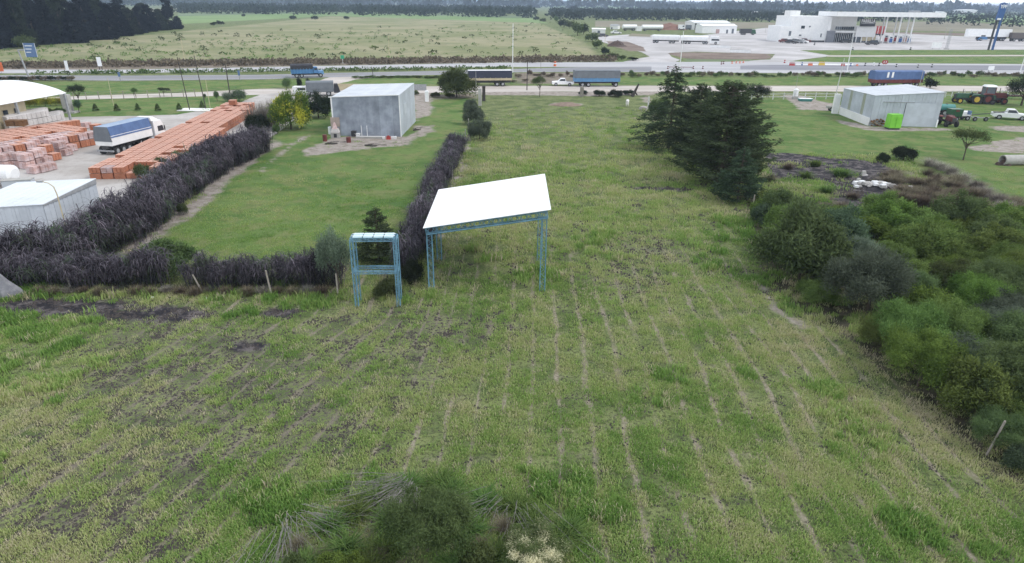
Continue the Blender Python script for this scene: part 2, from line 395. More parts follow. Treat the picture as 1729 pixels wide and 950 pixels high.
DRY = [GP((-400, 113), (0, 110), (200, 107), (440, 103), (700, 98), (960, 96), (1040, 99), (1040, 103), (840, 105), (440, 112.5), (200, 117), (-400, 125)),
       GP((1125, 88), (1180, 88), (1300, 90), (1300, 99), (1160, 99)), GP((1030, 68), (1075, 70), (1092, 86), (1060, 86)),
       GP((870, 123), (1020, 123), (1010, 141), (870, 141)), GP((1540, 290), (1620, 300), (1700, 345), (1600, 340), (1520, 315)), GP((720, 160), (800, 158), (800, 165), (730, 166))]
THICK = [[(24, 66), (17.5, 42), (19.5, 34), (19.5, 28), (20.2, 22), (22, 17), (30, 10), (90, 30), (60, 63), (50, 75), (44, 72), (36, 66)]]

def regions(X, Y):
    r = {}
    wx = X + (fnoise(X, Y, 6, 1) - .5) * 1.6; wy = Y + (fnoise(X, Y, 6, 2) - .5) * 1.6
    for k, L in (('lawn', LAWN), ('dirt', DIRT), ('burn', BURN), ('mud', MUD), ('mead', MEAD), ('dry', DRY), ('thick', THICK)):
        d = np.full(X.shape, -1e9)
        for q in L: d = np.maximum(d, sdf(wx, wy, q))
        r[k] = np.clip(d, -30, 30)
    ss = np.clip((-3 - X) / 5.0, 0, 1); ss = ss * ss * (3 - 2 * ss)
    r['u'] = X + (vnoise(X, Y * 0, 5.0, 77) - .5) * 1.3 - (0.32 * ss + 0.04 * (1 - ss)) * (np.minimum(Y, 36) - 26) + (fnoise(X, Y, 9, 5) - .5) * 1.1
    return r
def stripe(u, X, Y):           # 0..1, 1 on a bare mower row
    ph = np.abs((u / 1.42) % 1 - 0.5) * 2
    n = fnoise(X * 2.2, Y * .7, 2.0, 9)
    s = np.clip((ph + (n - .5) * .9 - .74) / .14, 0, 1)
    fade = np.clip((56 - Y) / 16, 0, 1) * np.clip((X + 26) / 6, 0, 1)
    return s * fade * np.clip((fnoise(X, Y, 5, 12) - .28) / .2, 0, 1)

def make_ground():
    rr = [0.0]; q = 9.0
    while q < 16000:
        rr.append(q); q *= 1.011 if q < 500 else 1.05
    rr = np.array(rr)
    th = np.concatenate([np.linspace(-pi, -radians(62), 30, endpoint=False), np.linspace(-radians(62), radians(62), 420), np.linspace(radians(62), pi, 30)[1:-1]])
    R, T = np.meshgrid(rr, th, indexing='ij'); X = (R * np.sin(T)).ravel(); Y = (R * np.cos(T)).ravel()
    nr, nt_ = len(rr), len(th)
    Z = np.zeros_like(X)
    me = bpy.data.meshes.new('ground'); 
    i = np.arange(nr - 1)[:, None]; j = np.arange(nt_)[None, :]; j2 = (j + 1) % nt_
    quads = np.stack([i * nt_ + j, i * nt_ + j2, (i + 1) * nt_ + j2, (i + 1) * nt_ + j], -1).reshape(-1, 4)[:, ::-1]
    me.vertices.add(len(X)); me.vertices.foreach_set('co', np.stack([X, Y, Z], 1).ravel())
    me.loops.add(quads.size); me.loops.foreach_set('vertex_index', quads.ravel().astype(np.int32))
    me.polygons.add(len(quads)); me.polygons.foreach_set('loop_start', np.arange(0, quads.size, 4, dtype=np.int32))
    me.update(calc_edges=True)
    rg = regions(X, Y)
    for k, v in rg.items():
        at = me.attributes.new(k, 'FLOAT', 'POINT'); at.data.foreach_set('value', v.astype(np.float32))
    # --- material
    mt, nt, out = new_mat('ground_soil_and_grass')
    P = geopos(nt)
    nA = noise(nt, P, 0.12, 5, .6); nB = noise(nt, P, 0.9, 5, .7); nC = noise(nt, P, 5.0, 5, .75); nD = noise(nt, P, 0.35, 6, .65); nE = noise(nt, P, 14.0, 3, .8)
    base = mixc(nt, sstep(nt, nD, .38, .62), (0.100, 0.145, 0.046), (0.225, 0.262, 0.105))
    base = mixc(nt, mth(nt, 'MULTIPLY', sstep(nt, nB, .52, .70), .8), base, (0.235, 0.215, 0.150))
    base = mixc(nt, mth(nt, 'MULTIPLY', sstep(nt, nC, .47, .60), .85), base, (0.060, 0.070, 0.032))
    base = mixc(nt, mth(nt, 'MULTIPLY', sstep(nt, nE, .52, .72), .5), base, (0.23, 0.215, 0.145))
    # mower rows of bare straw
    uu = attr(nt, 'u')
    ph = mth(nt, 'MULTIPLY', mth(nt, 'ABSOLUTE', mth(nt, 'SUBTRACT', mth(nt, 'FRACT', mth(nt, 'DIVIDE', uu, 1.42)), .5)), 2)
    mp = nt.nodes.new('ShaderNodeMapping'); mp.inputs['Scale'].default_value = (1.6, .45, 1); nt.links.new(P, mp.inputs[0])
    nS = noise(nt, mp.outputs[0], 1.0, 5, .7)
    st = sstep(nt, mth(nt, 'ADD', ph, mth(nt, 'MULTIPLY', mth(nt, 'SUBTRACT', nS, .5), 1.1)), .76, .96)
    sx = nt.nodes.new('ShaderNodeSeparateXYZ'); nt.links.new(P, sx.inputs[0])
    st = mth(nt, 'MULTIPLY', st, mth(nt, 'MULTIPLY', sstep(nt, sx.outputs[1], 62, 36), sstep(nt, sx.outputs[0], -26, -18)))
    st = mth(nt, 'MULTIPLY', st, sstep(nt, noise(nt, P, .23, 3), .30, .50))
    base = mixc(nt, mth(nt, 'MULTIPLY', st, .8), base, mixc(nt, sstep(nt, nC, .4, .6), (0.20, 0.165, 0.13), (0.40, 0.35, 0.275)))
    def reg(name, lo, hi, nz=nB, amp=2.5):
        return sstep(nt, mth(nt, 'ADD', attr(nt, name), mth(nt, 'MULTIPLY', mth(nt, 'SUBTRACT', nz, .5), amp)), lo, hi)
    mud = mth(nt, 'MULTIPLY', reg('mud', -1.5, 2.0, nD, 6), sstep(nt, nC, .45, .56))
    base = mixc(nt, mth(nt, 'MULTIPLY', mud, .75), base, mixc(nt, sstep(nt, nE, .4, .6), (0.070, 0.060, 0.055), (0.20, 0.175, 0.15)))
    thick = mixc(nt, sstep(nt, nB, .4, .6), (0.05, 0.055, 0.03), (0.12, 0.105, 0.075))
    base = mixc(nt, reg('thick', -.8, .8), base, thick)
    lawn = mixc(nt, sstep(nt, nA, .40, .60), (0.082, 0.155, 0.038), (0.140, 0.208, 0.062))
    lawn = mixc(nt, mth(nt, 'MULTIPLY', sstep(nt, nD, .46, .60), .75), lawn, (0.190, 0.205, 0.082))
    lawn = mixc(nt, mth(nt, 'MULTIPLY', sstep(nt, nB, .50, .62), .45), lawn, (0.075, 0.125, 0.035))
    base = mixc(nt, reg('lawn', -.5, .5, nB, 2.0), base, lawn)
    mead = mixc(nt, sstep(nt, noise(nt, P, .02, 5, .6), .40, .6), (0.205, 0.220, 0.105), (0.300, 0.280, 0.170))
    mead = mixc(nt, mth(nt, 'MULTIPLY', sstep(nt, noise(nt, P, .11, 6, .75), .50, .66), .65), mead, (0.150, 0.165, 0.095))
    base = mixc(nt, reg('mead', -2, 2, nD, 8), base, mead)
    dry = mixc(nt, sstep(nt, nD, .4, .6), (0.18, 0.145, 0.12), (0.26, 0.215, 0.175))
    base = mixc(nt, mth(nt, 'MULTIPLY', reg('dry', -1.5, 1.5, nD, 6), sstep(nt, nB, .30, .50)), base, dry)
    dirt = mixc(nt, sstep(nt, nB, .35, .65), (0.25, 0.215, 0.185), (0.40, 0.355, 0.32))
    dirt = mixc(nt, mth(nt, 'MULTIPLY', sstep(nt, nC, .55, .7), .5), dirt, (0.19, 0.18, 0.12))
    base = mixc(nt, mth(nt, 'MULTIPLY', reg('dirt', -.45, .45, nD, 3.2), sstep(nt, nB, .30, .42)), base, dirt)
    burn = mixc(nt, sstep(nt, nB, .45, .60), (0.030, 0.028, 0.033), (0.150, 0.132, 0.130))
    base = mixc(nt, mth(nt, 'MULTIPLY', reg('burn', -.3, .5, nD, 2.5), sstep(nt, nB, .22, .34)), base, burn)
    b = nt.nodes.new('ShaderNodeBsdfPrincipled'); b.inputs['Roughness'].default_value = 0.95; b.inputs['Specular IOR Level'].default_value = 0.15
    nt.links.new(base, b.inputs['Base Color'])
    nt.links.new(bump(nt, mth(nt, 'ADD', nC, mth(nt, 'MULTIPLY', nE, .5)), 1.0, 0.12), b.inputs['Normal'])
    nt.links.new(b.outputs[0], out.inputs[0])
    me.materials.append(mt)
    tag(link('ground', me), kind='structure')
make_ground()

# ------------------------------------------------------------------ sheets laid on the ground
def ragged(pts, seg, jag, seed):
    out = []; rnd = random.Random(seed); n = len(pts)
    for i in range(n):
        a, b = pts[i], pts[(i + 1) % n]; L = hypot(b[0] - a[0], b[1] - a[1]); k = max(1, min(400, int(L / seg)))
        nx, ny = -(b[1] - a[1]) / (L + 1e-9), (b[0] - a[0]) / (L + 1e-9)
        for j in range(k):
            t = j / k; x = a[0] + (b[0] - a[0]) * t; y = a[1] + (b[1] - a[1]) * t
            d = ((float(fnoise(np.array([x]), np.array([y]), 7 * seg, seed)[0]) - .5) * 2 + (rnd.random() - .5) * .7) * jag
            out.append((x + nx * d, y + ny * d))
    return out
def sheet(name, pts, mt, z=0.004, seg=1.5, jag=0.0, seed=1, kind='structure', extra=None):
    from mathutils.geometry import tessellate_polygon
    if jag: pts = ragged(pts, seg, jag, seed)
    vs3 = [Vector((p[0], p[1], 0)) for p in pts]
    tris = tessellate_polygon([vs3])
    me = bpy.data.meshes.new(name); me.from_pydata([(v.x, v.y, z) for v in vs3], [], [tuple(t) for t in tris])
    bm = bmesh.new(); bm.from_mesh(me)
    for f in bm.faces:
        if f.normal.z < 0: f.normal_flip()
    bm.to_mesh(me); bm.free()
    me.materials.append(mt); o = link(name, me); tag(o, kind=kind); return o
def ground_mat(name, ca, cb, cc=None, s1=.25, s2=1.5, stretch=None, rough=.95):
    mt, nt, out = new_mat(name); P = geopos(nt)
    if stretch:
        mp = nt.nodes.new('ShaderNodeMapping'); mp.inputs['Scale'].default_value = stretch; nt.links.new(P, mp.inputs[0]); P = mp.outputs[0]
    n1 = noise(nt, P, s1, 5, .6); n2 = noise(nt, P, s2, 5, .7)
    col = mixc(nt, sstep(nt, n1, .38, .62), ca, cb)
    if cc: col = mixc(nt, mth(nt, 'MULTIPLY', sstep(nt, n2, .5, .7), .7), col, cc)
    b = nt.nodes.new('ShaderNodeBsdfPrincipled'); b.inputs['Roughness'].default_value = rough; b.inputs['Specular IOR Level'].default_value = .2
    nt.links.new(col, b.inputs['Base Color']); nt.links.new(bump(nt, n2, .5, .05), b.inputs['Normal']); nt.links.new(b.outputs[0], out.inputs[0])
    return mt
asphalt = ground_mat('asphalt', (0.22, 0.22, 0.235), (0.27, 0.27, 0.285), (0.31, 0.31, 0.32), .15, .8, (.1, 1, 1))
asphalt_dark = ground_mat('dark_asphalt', (0.20, 0.20, 0.22), (0.245, 0.245, 0.27), (0.28, 0.28, 0.30), .1, .6, (.1, 1, 1))
asphalt_old = ground_mat('worn_pale_asphalt', (0.38, 0.375, 0.39), (0.46, 0.455, 0.465), (0.34, 0.33, 0.335), .12, .6, (.15, 1, 1))
gravel = ground_mat('tan_dirt_road', (0.44, 0.395, 0.355), (0.53, 0.485, 0.45), (0.37, 0.32, 0.28), .2, .9, (.2, 1, 1))
yard_m = ground_mat('yard_dirt', (0.36, 0.33, 0.305), (0.47, 0.445, 0.425), (0.31, 0.28, 0.25), .15, .8)
fore_m = ground_mat('pale_forecourt', (0.38, 0.365, 0.36), (0.51, 0.49, 0.49), (0.36, 0.33, 0.315), .05, .22)
crop_green = ground_mat('bright_crop', (0.15, 0.24, 0.08), (0.20, 0.28, 0.11), (0.14, 0.20, 0.08), .01, .05)
crop_pale = ground_mat('pale_crop', (0.19, 0.20, 0.12), (0.25, 0.25, 0.16), (0.15, 0.17, 0.09), .008, .04)
crop_dark = ground_mat('mid_crop', (0.13, 0.18, 0.09), (0.17, 0.22, 0.12), (0.11, 0.15, 0.08), .01, .05)
crop_tan = ground_mat('stubble_field', (0.20, 0.18, 0.125), (0.25, 0.225, 0.16), (0.17, 0.17, 0.10), .01, .06)
line_white = plain('road_marking_white', (0.75, 0.75, 0.74), None, 2, .7)
line_yellow = plain('road_marking_yellow', (0.6, 0.45, 0.06), None, 2, .7)

NCU = [(-300, 130), (30, 126.3), (200, 127.5), (440, 126), (553, 123), (740, 119.5), (840, 117), (980, 113), (1100, 112)]
NCL = [(-300, 137), (30, 134.5), (200, 136), (440, 133.6), (553, 130.3), (740, 126), (860, 121.8), (980, 120.8), (1100, 121.5)]
sheet('highway_near_lane', GP(*NCU) + GP(*NCL[::-1]), asphalt, .012)
sheet('highway_far_lane', GP((-300, 121), (0, 117), (200, 117.4), (440, 113), (620, 109.7), (840, 105.6), (1100, 104), (1105, 112), (1000, 112.8), (840, 112.4), (620, 116.3), (440, 120.3), (200, 123), (0, 123.5), (-300, 127)), asphalt_old, .009)
sheet('highway_junction', GP((1100, 104), (1290, 104.5), (1340, 103.5), (1520, 106.5), (1729, 108), (2300, 112), (2300, 131), (1729, 124.8), (1300, 123), (1100, 121.5)), asphalt_old, .014)
sheet('highway_dark_lane', GP((1250, 110.5), (1300, 109.3), (1520, 109.6), (1729, 110), (2300, 113), (2300, 124), (1729, 118.5), (1300, 117.8), (1250, 117)), asphalt_dark, .02)
def offset_line(name, pts, w, mt, z, dash=None, label=None):
    W = [G(*p) for p in pts]; mbx = MB().mat(mt)
    for a, b in zip(W, W[1:]):
        L = hypot(b[0] - a[0], b[1] - a[1]); r = atan2(b[1] - a[1], b[0] - a[0]); t = 0
        step, on = dash or (L, L)
        while t < L - .1:
            e = min(L, t + on); ux, uy = cos(r), sin(r); nx, ny = -uy * w / 2, ux * w / 2
            q = [(a[0] + ux * t + nx, a[1] + uy * t + ny, z), (a[0] + ux * t - nx, a[1] + uy * t - ny, z), (a[0] + ux * e - nx, a[1] + uy * e - ny, z), (a[0] + ux * e + nx, a[1] + uy * e + ny, z)]
            mbx.add(q, [(0, 1, 2, 3)]); t += step
    o = mbx.build(name); tag(o, kind='structure'); return o
mid = [((a[0] + b[0]) / 2, (a[1] + b[1]) / 2) for a, b in zip(NCU, NCL)]
offset_line('lane_marking', mid, .16, line_yellow, .026, (12, 5))
offset_line('edge_marking', [(x, y + 1.0) for x, y in NCU], .14, line_white, .026)
offset_line('edge_marking', [(x, y - 1.0) for x, y in NCL], .14, line_white, .026)
offset_line('edge_marking', [(1300, 118.2), (1520, 118.4), (1729, 119)], .2, line_white, .032)
sheet('service_road', GP((-300, 170), (60, 165), (127, 162), (300, 157), (440, 150), (500, 149), (545, 134), (560, 129.5), (650, 127.2), (600, 134), (572, 141), (590, 148), (650, 148.5), (700, 146), (860, 144.6), (1240, 144.5), (1729, 145), (2300, 150), (2300, 160), (1729, 154), (1240, 154.2), (860, 154.5), (720, 156), (640, 160), (560, 160), (480, 157), (440, 160), (300, 163), (127, 168), (-300, 176)), gravel, .006, 2, .55, 4)
sheet('yard_ground', GP((-300, 215), (0, 205), (100, 198), (300, 193.5), (400, 175), (440, 159), (530, 152), (585, 156), (600, 164), (575, 170), (500, 200), (430, 250), (330, 315), (200, 400), (60, 450), (-60, 470), (-400, 470)), yard_m, .008, 1.2, .4, 7)
sheet('yard_ground', GP((0, 322), (60, 318), (80, 326), (40, 345), (0, 356)), MATS.get('lawn_patch') or ground_mat('lawn_patch', (0.11, 0.13, 0.05), (0.17, 0.16, 0.08), None), .012, .5, .3, 9).name = 'grass_verge'
sheet('station_forecourt', GP((1052, 104.3), (1098, 95), (1080, 87), (1020, 72), (1006, 62), (1060, 58), (1180, 60), (1260, 50), (1310, 45), (1440, 50), (1560, 58), (1729, 66), (2300, 90), (2300, 96), (1729, 83.5), (1350, 84.5), (1400, 93), (1395, 95.5), (1345, 101), (1330, 104.2), (1290, 105), (1140, 104.5), (1150, 101), (1135, 96), (1130, 89), (1175, 87), (1240, 89), (1310, 91), (1300, 100), (1240, 103.6), (1120, 104.4)), fore_m, .018, 4, .5, 11)
sheet('dirt_track', GP((1397, 93.3), (1729, 92.6), (2300, 96), (2300, 98), (1729, 94.6), (1397, 95.4)), gravel, .022, 3, .3, 13)
# brown worked soil islands beside the entrance
soil_m = ground_mat('brown_worked_soil', (0.15, 0.11, 0.09), (0.22, 0.17, 0.14), (0.28, 0.23, 0.19), .1, .6)
sheet('bare_soil', GP((1128, 90), (1180, 88.5), (1290, 91), (1302, 96), (1290, 100), (1180, 99.5), (1150, 97)), soil_m, .026, 2, .9, 21)
sheet('bare_soil', GP((1022, 69), (1060, 70), (1086, 80), (1092, 87), (1060, 85), (1030, 76)), soil_m, .026, 2, .9, 22)
sheet('grass_verge', GP((1152, 100.5), (1180, 99.8), (1270, 100.5), (1265, 103), (1160, 103)), crop_dark, .03, 2, .5, 23)
sheet('grass_verge', GP((1066, 56), (1098, 58), (1098, 62), (1060, 61)), crop_tan, .03, 2, .5, 24)
# far fields
sheet('crop_field', GP((300, 27), (560, 21), (760, 24), (905, 31), (926, 39), (560, 26.5), (310, 40)), crop_green, .03)
sheet('crop_field', GP((300, 22), (560, 17.5), (905, 27), (905, 31), (560, 21), (300, 27)), crop_dark, .04)
sheet('crop_field', GP((-300, 25), (300, 13), (560, 9), (560, 14), (300, 20), (-300, 34)), crop_pale, .05)
sheet('crop_field', GP((610, 6.5), (840, 7), (930, 10), (840, 11.5), (610, 11)), crop_pale, .06)
sheet('crop_field', GP((925, 9.5), (1200, 11.6), (1200, 14.2), (925, 13)), crop_green, .05)
sheet('crop_field', GP((1005, 35), (1320, 38), (1320, 46), (1180, 50), (1005, 45)), crop_tan, .04)
sheet('crop_field', GP((1555, 22), (1729, 23), (2100, 28), (2100, 46), (1729, 41), (1600, 34)), crop_green, .05)
sheet('crop_field', GP((1470, 37), (1600, 36), (1729, 43), (2100, 52), (2100, 62), (1729, 55), (1480, 51)), crop_tan, .05)
sheet('crop_field', GP((1140, 15.5), (1300, 17), (1300, 19.5), (1140, 18)), crop_pale, .05)
sheet('dry_ground', GP((1440, 53), (1729, 57), (2100, 64), (2100, 72), (1729, 64), (1560, 58)), soil_m, .025, 3, .6, 31)

# ------------------------------------------------------------------ grass: tufts scattered over the near ground
def tuft_mesh(name, n, h, spread, w, mt, seed, lean=.5):
    r = np.random.default_rng(seed); V = []; Fc = []; LV = []; CL = []
    for i in range(n):
        x, y = r.normal(0, spread, 2); a = r.uniform(0, 2 * pi); hh = h * r.uniform(.55, 1.15); ww = w * r.uniform(.7, 1.3)
        L = lean * r.uniform(.2, 1) * hh; dx, dy = cos(a) * L, sin(a) * L; px, py = -sin(a) * ww, cos(a) * ww
        o = len(V)
        V += [(x - px, y - py, -.01), (x + px, y + py, -.01), (x + dx * .45 + px * .8, y + dy * .45 + py * .8, hh * .65), (x + dx * .45 - px * .8, y + dy * .45 - py * .8, hh * .65), (x + dx, y + dy, hh * (1 - .25 * lean))]
        Fc += [(o, o + 1, o + 2, o + 3), (o + 3, o + 2, o + 4)]; l = r.uniform(0, 1); LV += [l] * 5
    me = bpy.data.meshes.new(name); me.from_pydata(V, [], Fc); me.materials.append(mt)
    me.attributes.new('lv', 'FLOAT', 'POINT').data.foreach_set('value', np.array(LV, np.float32))
    return me
def grass_mat():
    mt, nt, out = new_mat('grass_blades')
    t = attr(nt, 'tint', 'INSTANCER'); lv = attr(nt, 'lv')
    r = nt.nodes.new('ShaderNodeValToRGB'); e = r.color_ramp.elements
    e[0].position = 0; e[0].color = (0.56, 0.50, 0.36, 1); e[1].position = 1; e[1].color = (0.14, 0.26, 0.06, 1)
    for p, c in ((.3, (0.50, 0.49, 0.27, 1)), (.5, (0.41, 0.47, 0.185, 1)), (.75, (0.275, 0.41, 0.115, 1))):
        q = e.new(p); q.color = c
    nt.links.new(mth(nt, 'ADD', t, mth(nt, 'MULTIPLY', mth(nt, 'SUBTRACT', lv, .5), .3), clamp=True), r.inputs[0])
    d = nt.nodes.new('ShaderNodeBsdfDiffuse'); tr = nt.nodes.new('ShaderNodeBsdfTranslucent'); mx = nt.nodes.new('ShaderNodeMixShader'); mx.inputs[0].default_value = .4
    nt.links.new(r.outputs[0], d.inputs[0]); nt.links.new(r.outputs[0], tr.inputs[0]); nt.links.new(d.outputs[0], mx.inputs[1]); nt.links.new(tr.outputs[0], mx.inputs[2])
    nt.links.new(mx.outputs[0], out.inputs[0]); return mt
def scatter(name, P, tint, scl, idx, rot, protos, label=None):
    me = bpy.data.meshes.new(name); me.vertices.add(len(P)); me.vertices.foreach_set('co', P.astype(np.float32).ravel())
    for k, v, ty in (('tint', tint, 'FLOAT'), ('scl', scl, 'FLOAT'), ('rot', rot, 'FLOAT'), ('idx', idx, 'INT')):
        at = me.attributes.new(k, ty, 'POINT'); at.data.foreach_set('value', v.astype(np.int32 if ty == 'INT' else np.float32))
    o = link(name, me); tag(o, label, None, None, 'stuff')
    cc = bpy.data.collections.new(name + '_tufts')
    for i, p in enumerate(protos):
        q = bpy.data.objects.new('tuft_%02d' % i, p); cc.objects.link(q)
    ng = bpy.data.node_groups.new(name, 'GeometryNodeTree')
    ng.interface.new_socket('Geometry', in_out='INPUT', socket_type='NodeSocketGeometry'); ng.interface.new_socket('Geometry', in_out='OUTPUT', socket_type='NodeSocketGeometry')
    gi = ng.nodes.new('NodeGroupInput'); go = ng.nodes.new('NodeGroupOutput'); ip = ng.nodes.new('GeometryNodeInstanceOnPoints')
    ci = ng.nodes.new('GeometryNodeCollectionInfo'); ci.inputs['Collection'].default_value = cc; ci.inputs['Separate Children'].default_value = True; ci.inputs['Reset Children'].default_value = True
    def na(nm, ty):
        n = ng.nodes.new('GeometryNodeInputNamedAttribute'); n.data_type = ty; n.inputs['Name'].default_value = nm; return n.outputs['Attribute']
    cx = ng.nodes.new('ShaderNodeCombineXYZ'); ng.links.new(na('rot', 'FLOAT'), cx.inputs[2])
    L = ng.links.new
    L(gi.outputs[0], ip.inputs['Points']); L(ci.outputs[0], ip.inputs['Instance']); ip.inputs['Pick Instance'].default_value = True
    L(na('idx', 'INT'), ip.inputs['Instance Index']); L(cx.outputs[0], ip.inputs['Rotation']); L(na('scl', 'FLOAT'), ip.inputs['Scale']); L(ip.outputs[0], go.inputs[0])
    md = o.modifiers.new('scatter', 'NODES'); md.node_group = ng
    return o
def make_grass():
    gm = grass_mat()
    protos = [tuft_mesh('short_tuft', 26, .07, .15, .010, gm, s, .7) for s in range(4)] + [tuft_mesh('grass_tuft', 26, .14, .15, .011, gm, 10 + s, .8) for s in range(4)] + [tuft_mesh('weed_tuft', 34, .33, .14, .015, gm, 20 + s, .6) for s in range(4)]
    N = 120000; r = np.random.default_rng(3)
    # sample distance with density falling off
    Y = 13.5 * (125 / 13.5) ** r.uniform(0, 1, N) ; X = r.uniform(-1, 1, N) * (Y * .80 + 8)
    keepp = np.clip(30.0 / Y, 0, 1) ** .15
    k = r.uniform(0, 1, N) < keepp; X, Y = X[k], Y[k]
    rg = regions(X, Y); s = stripe(rg['u'], X, Y)
    lawn = rg['lawn'] > r.normal(0, .35, len(X)); dirt = rg['dirt'] > r.normal(-.1, .3, len(X)); burn = (rg['burn'] > r.normal(0, .3, len(X))) & (fnoise(X, Y, 1.2, 31) < .68)
    mud = (rg['mud'] > r.normal(0, 1.5, len(X))) & (fnoise(X, Y, .9, 33) > .44)
    yard = sdf(X, Y, GP((-300, 200), (100, 198), (300, 193.5), (400, 175), (440, 159), (530, 150), (800, 140), (3000, 140), (3000, 100), (-3000, 100), (-900, 480), (60, 450), (330, 315), (500, 200), (600, 158), (430, 250))) > 0
    west = (X < -31.5) & (Y > 43) & (Y < 112) & (Y < 175)
    bare = fnoise(X, Y, 1.3, 40) ; patchy = fnoise(X, Y, 7, 41)
    p = np.where(lawn, .6, np.clip(.46 + (bare - .45) * 4.5, .13, 1)) * (1 - .88 * s) * np.where(lawn, np.clip((80 - Y) / 35, 0, 1), np.clip((128 - Y) / 70, 0, 1) ** .8)
    p = np.where(dirt, .02, p); p = np.where(burn, .01, p); p = np.where(mud & ~lawn, p * .05, p); p = np.where(rg['thick'] > 0, p * .5, p)
    p = np.where(west | yard & (X < -20), 0, p)
    p = np.where((Y > 100) & (X < 8) & ~lawn, p * .7, p)
    k = r.uniform(0, 1, len(X)) < p
    X, Y, lawn, patchy, bare, s = X[k], Y[k], lawn[k], patchy[k], bare[k], s[k]; rg = {a: b[k] for a, b in rg.items()}
    n = len(X)
    tall = (rg['mud'] < 0) & (fnoise(X, Y, 4.5, 50) > np.where(X < -14, .55, .64)) & (fnoise(X, Y, 1.2, 51) > .45) & ~lawn & (Y < 60)
    tint = .60 + (patchy - .5) * .9 + (fnoise(X, Y, 1.6, 52) - .5) * .6 + r.normal(0, .10, n)
    tint = np.where(tall, tint + .22, tint); tint = np.where(lawn, .66 + (fnoise(X, Y, 9, 53) - .5) * .9 + r.normal(0, .08, n), tint)
    tint -= np.clip(s * 2, 0, 1) * .35
    straw = (r.uniform(0, 1, n) < .07) & ~lawn; tint = np.where(straw, .12, tint)
    idx = r.integers(0, 4, n) + np.where(tall, 8, np.where(lawn, 0, 4))
    scl = r.uniform(.6, 1.35, n) * np.clip((Y / 30.0), 1, 2.6) ** .85
    scl = np.where(lawn, scl * .9, scl)
    scatter('grass', np.stack([X, Y, np.zeros(n)], 1), np.clip(tint, 0, 1), scl, idx, r.uniform(0, 6.28, n), protos, 'mown and ragged grass covering the near field and lawns')
make_grass()
def make_clods():
    cm = plain('dark_soil_clod', (0.075, 0.062, 0.056), (0.045, 0.038, 0.036), 6, .95, world_space=True); r = np.random.default_rng(91); protos = []
    for k in range(4):
        V = []; F_ = []
        for j in range(5):
            c = r.normal(0, .11, 2); s_ = r.uniform(.03, .075); o = len(V)
            for a in range(5): V.append((c[0] + cos(a * 1.257) * s_ * r.uniform(.7, 1.3), c[1] + sin(a * 1.257) * s_ * r.uniform(.7, 1.3), -.01))
            V.append((c[0], c[1], s_ * r.uniform(.7, 1.2))); F_ += [(o + a, o + (a + 1) % 5, o + 5) for a in range(5)]
        me = bpy.data.meshes.new('clod'); me.from_pydata(V, [], F_); me.materials.append(cm); protos.append(me)
    N = 60000; Y = 14 * (72 / 14) ** r.uniform(0, 1, N); X = r.uniform(-1, 1, N) * (Y * .8 + 6); rg = regions(X, Y)
    p = np.clip((fnoise(X, Y, 1.4, 95) - .50) * 1.1, 0, 1) * .5 + .03
    p = np.where(rg['mud'] > -1, p * 3.5 + .07, p) ; p = np.where(rg['burn'] > -.3, .35, p); p = np.where((rg['lawn'] > -.5) | ((X < -30) & (Y > 43)) | (rg['thick'] > 0), 0, p)
    k = r.uniform(0, 1, N) < p; X, Y = X[k], Y[k]; n = len(X)
    scatter('soil_clods', np.stack([X, Y, np.zeros(n)], 1), np.zeros(n), r.uniform(.6, 1.5, n) * np.clip(Y / 34, .8, 2), r.integers(0, 4, n), r.uniform(0, 6.28, n), protos, 'dark clods of soil strewn over the rough field and its mown rows')
make_clods()

# ================================================================== VEGETATION
def leaves_mesh(name, C, D, U, ln, wd, lv, cl):
    """diamond leaves: centre-base C, direction D, side U"""
    n = len(C); A = C; B = C + D * (ln * .45)[:, None] + U * wd[:, None]; T = C + D * ln[:, None]; E = C + D * (ln * .45)[:, None] - U * wd[:, None]
    V = np.stack([A, B, T, E], 1).reshape(-1, 3)
    me = bpy.data.meshes.new(name); me.vertices.add(4 * n); me.vertices.foreach_set('co', V.astype(np.float32).ravel())
    me.loops.add(4 * n); me.loops.foreach_set('vertex_index', np.arange(4 * n, dtype=np.int32))
    me.polygons.add(n); me.polygons.foreach_set('loop_start', np.arange(0, 4 * n, 4, dtype=np.int32)); me.update(calc_edges=True)
    for k, v in (('lv', lv), ('cl', cl)):
        me.attributes.new(k, 'FLOAT', 'POINT').data.foreach_set('value', np.repeat(np.clip(v, 0, 1), 4).astype(np.float32))
    return me
cos_, sin_ = np.cos, np.sin
def nrm(a): return a / (np.linalg.norm(a, axis=1, keepdims=True) + 1e-9)
def side(r, D):
    q = nrm(np.cross(D, r.normal(size=D.shape))); return q
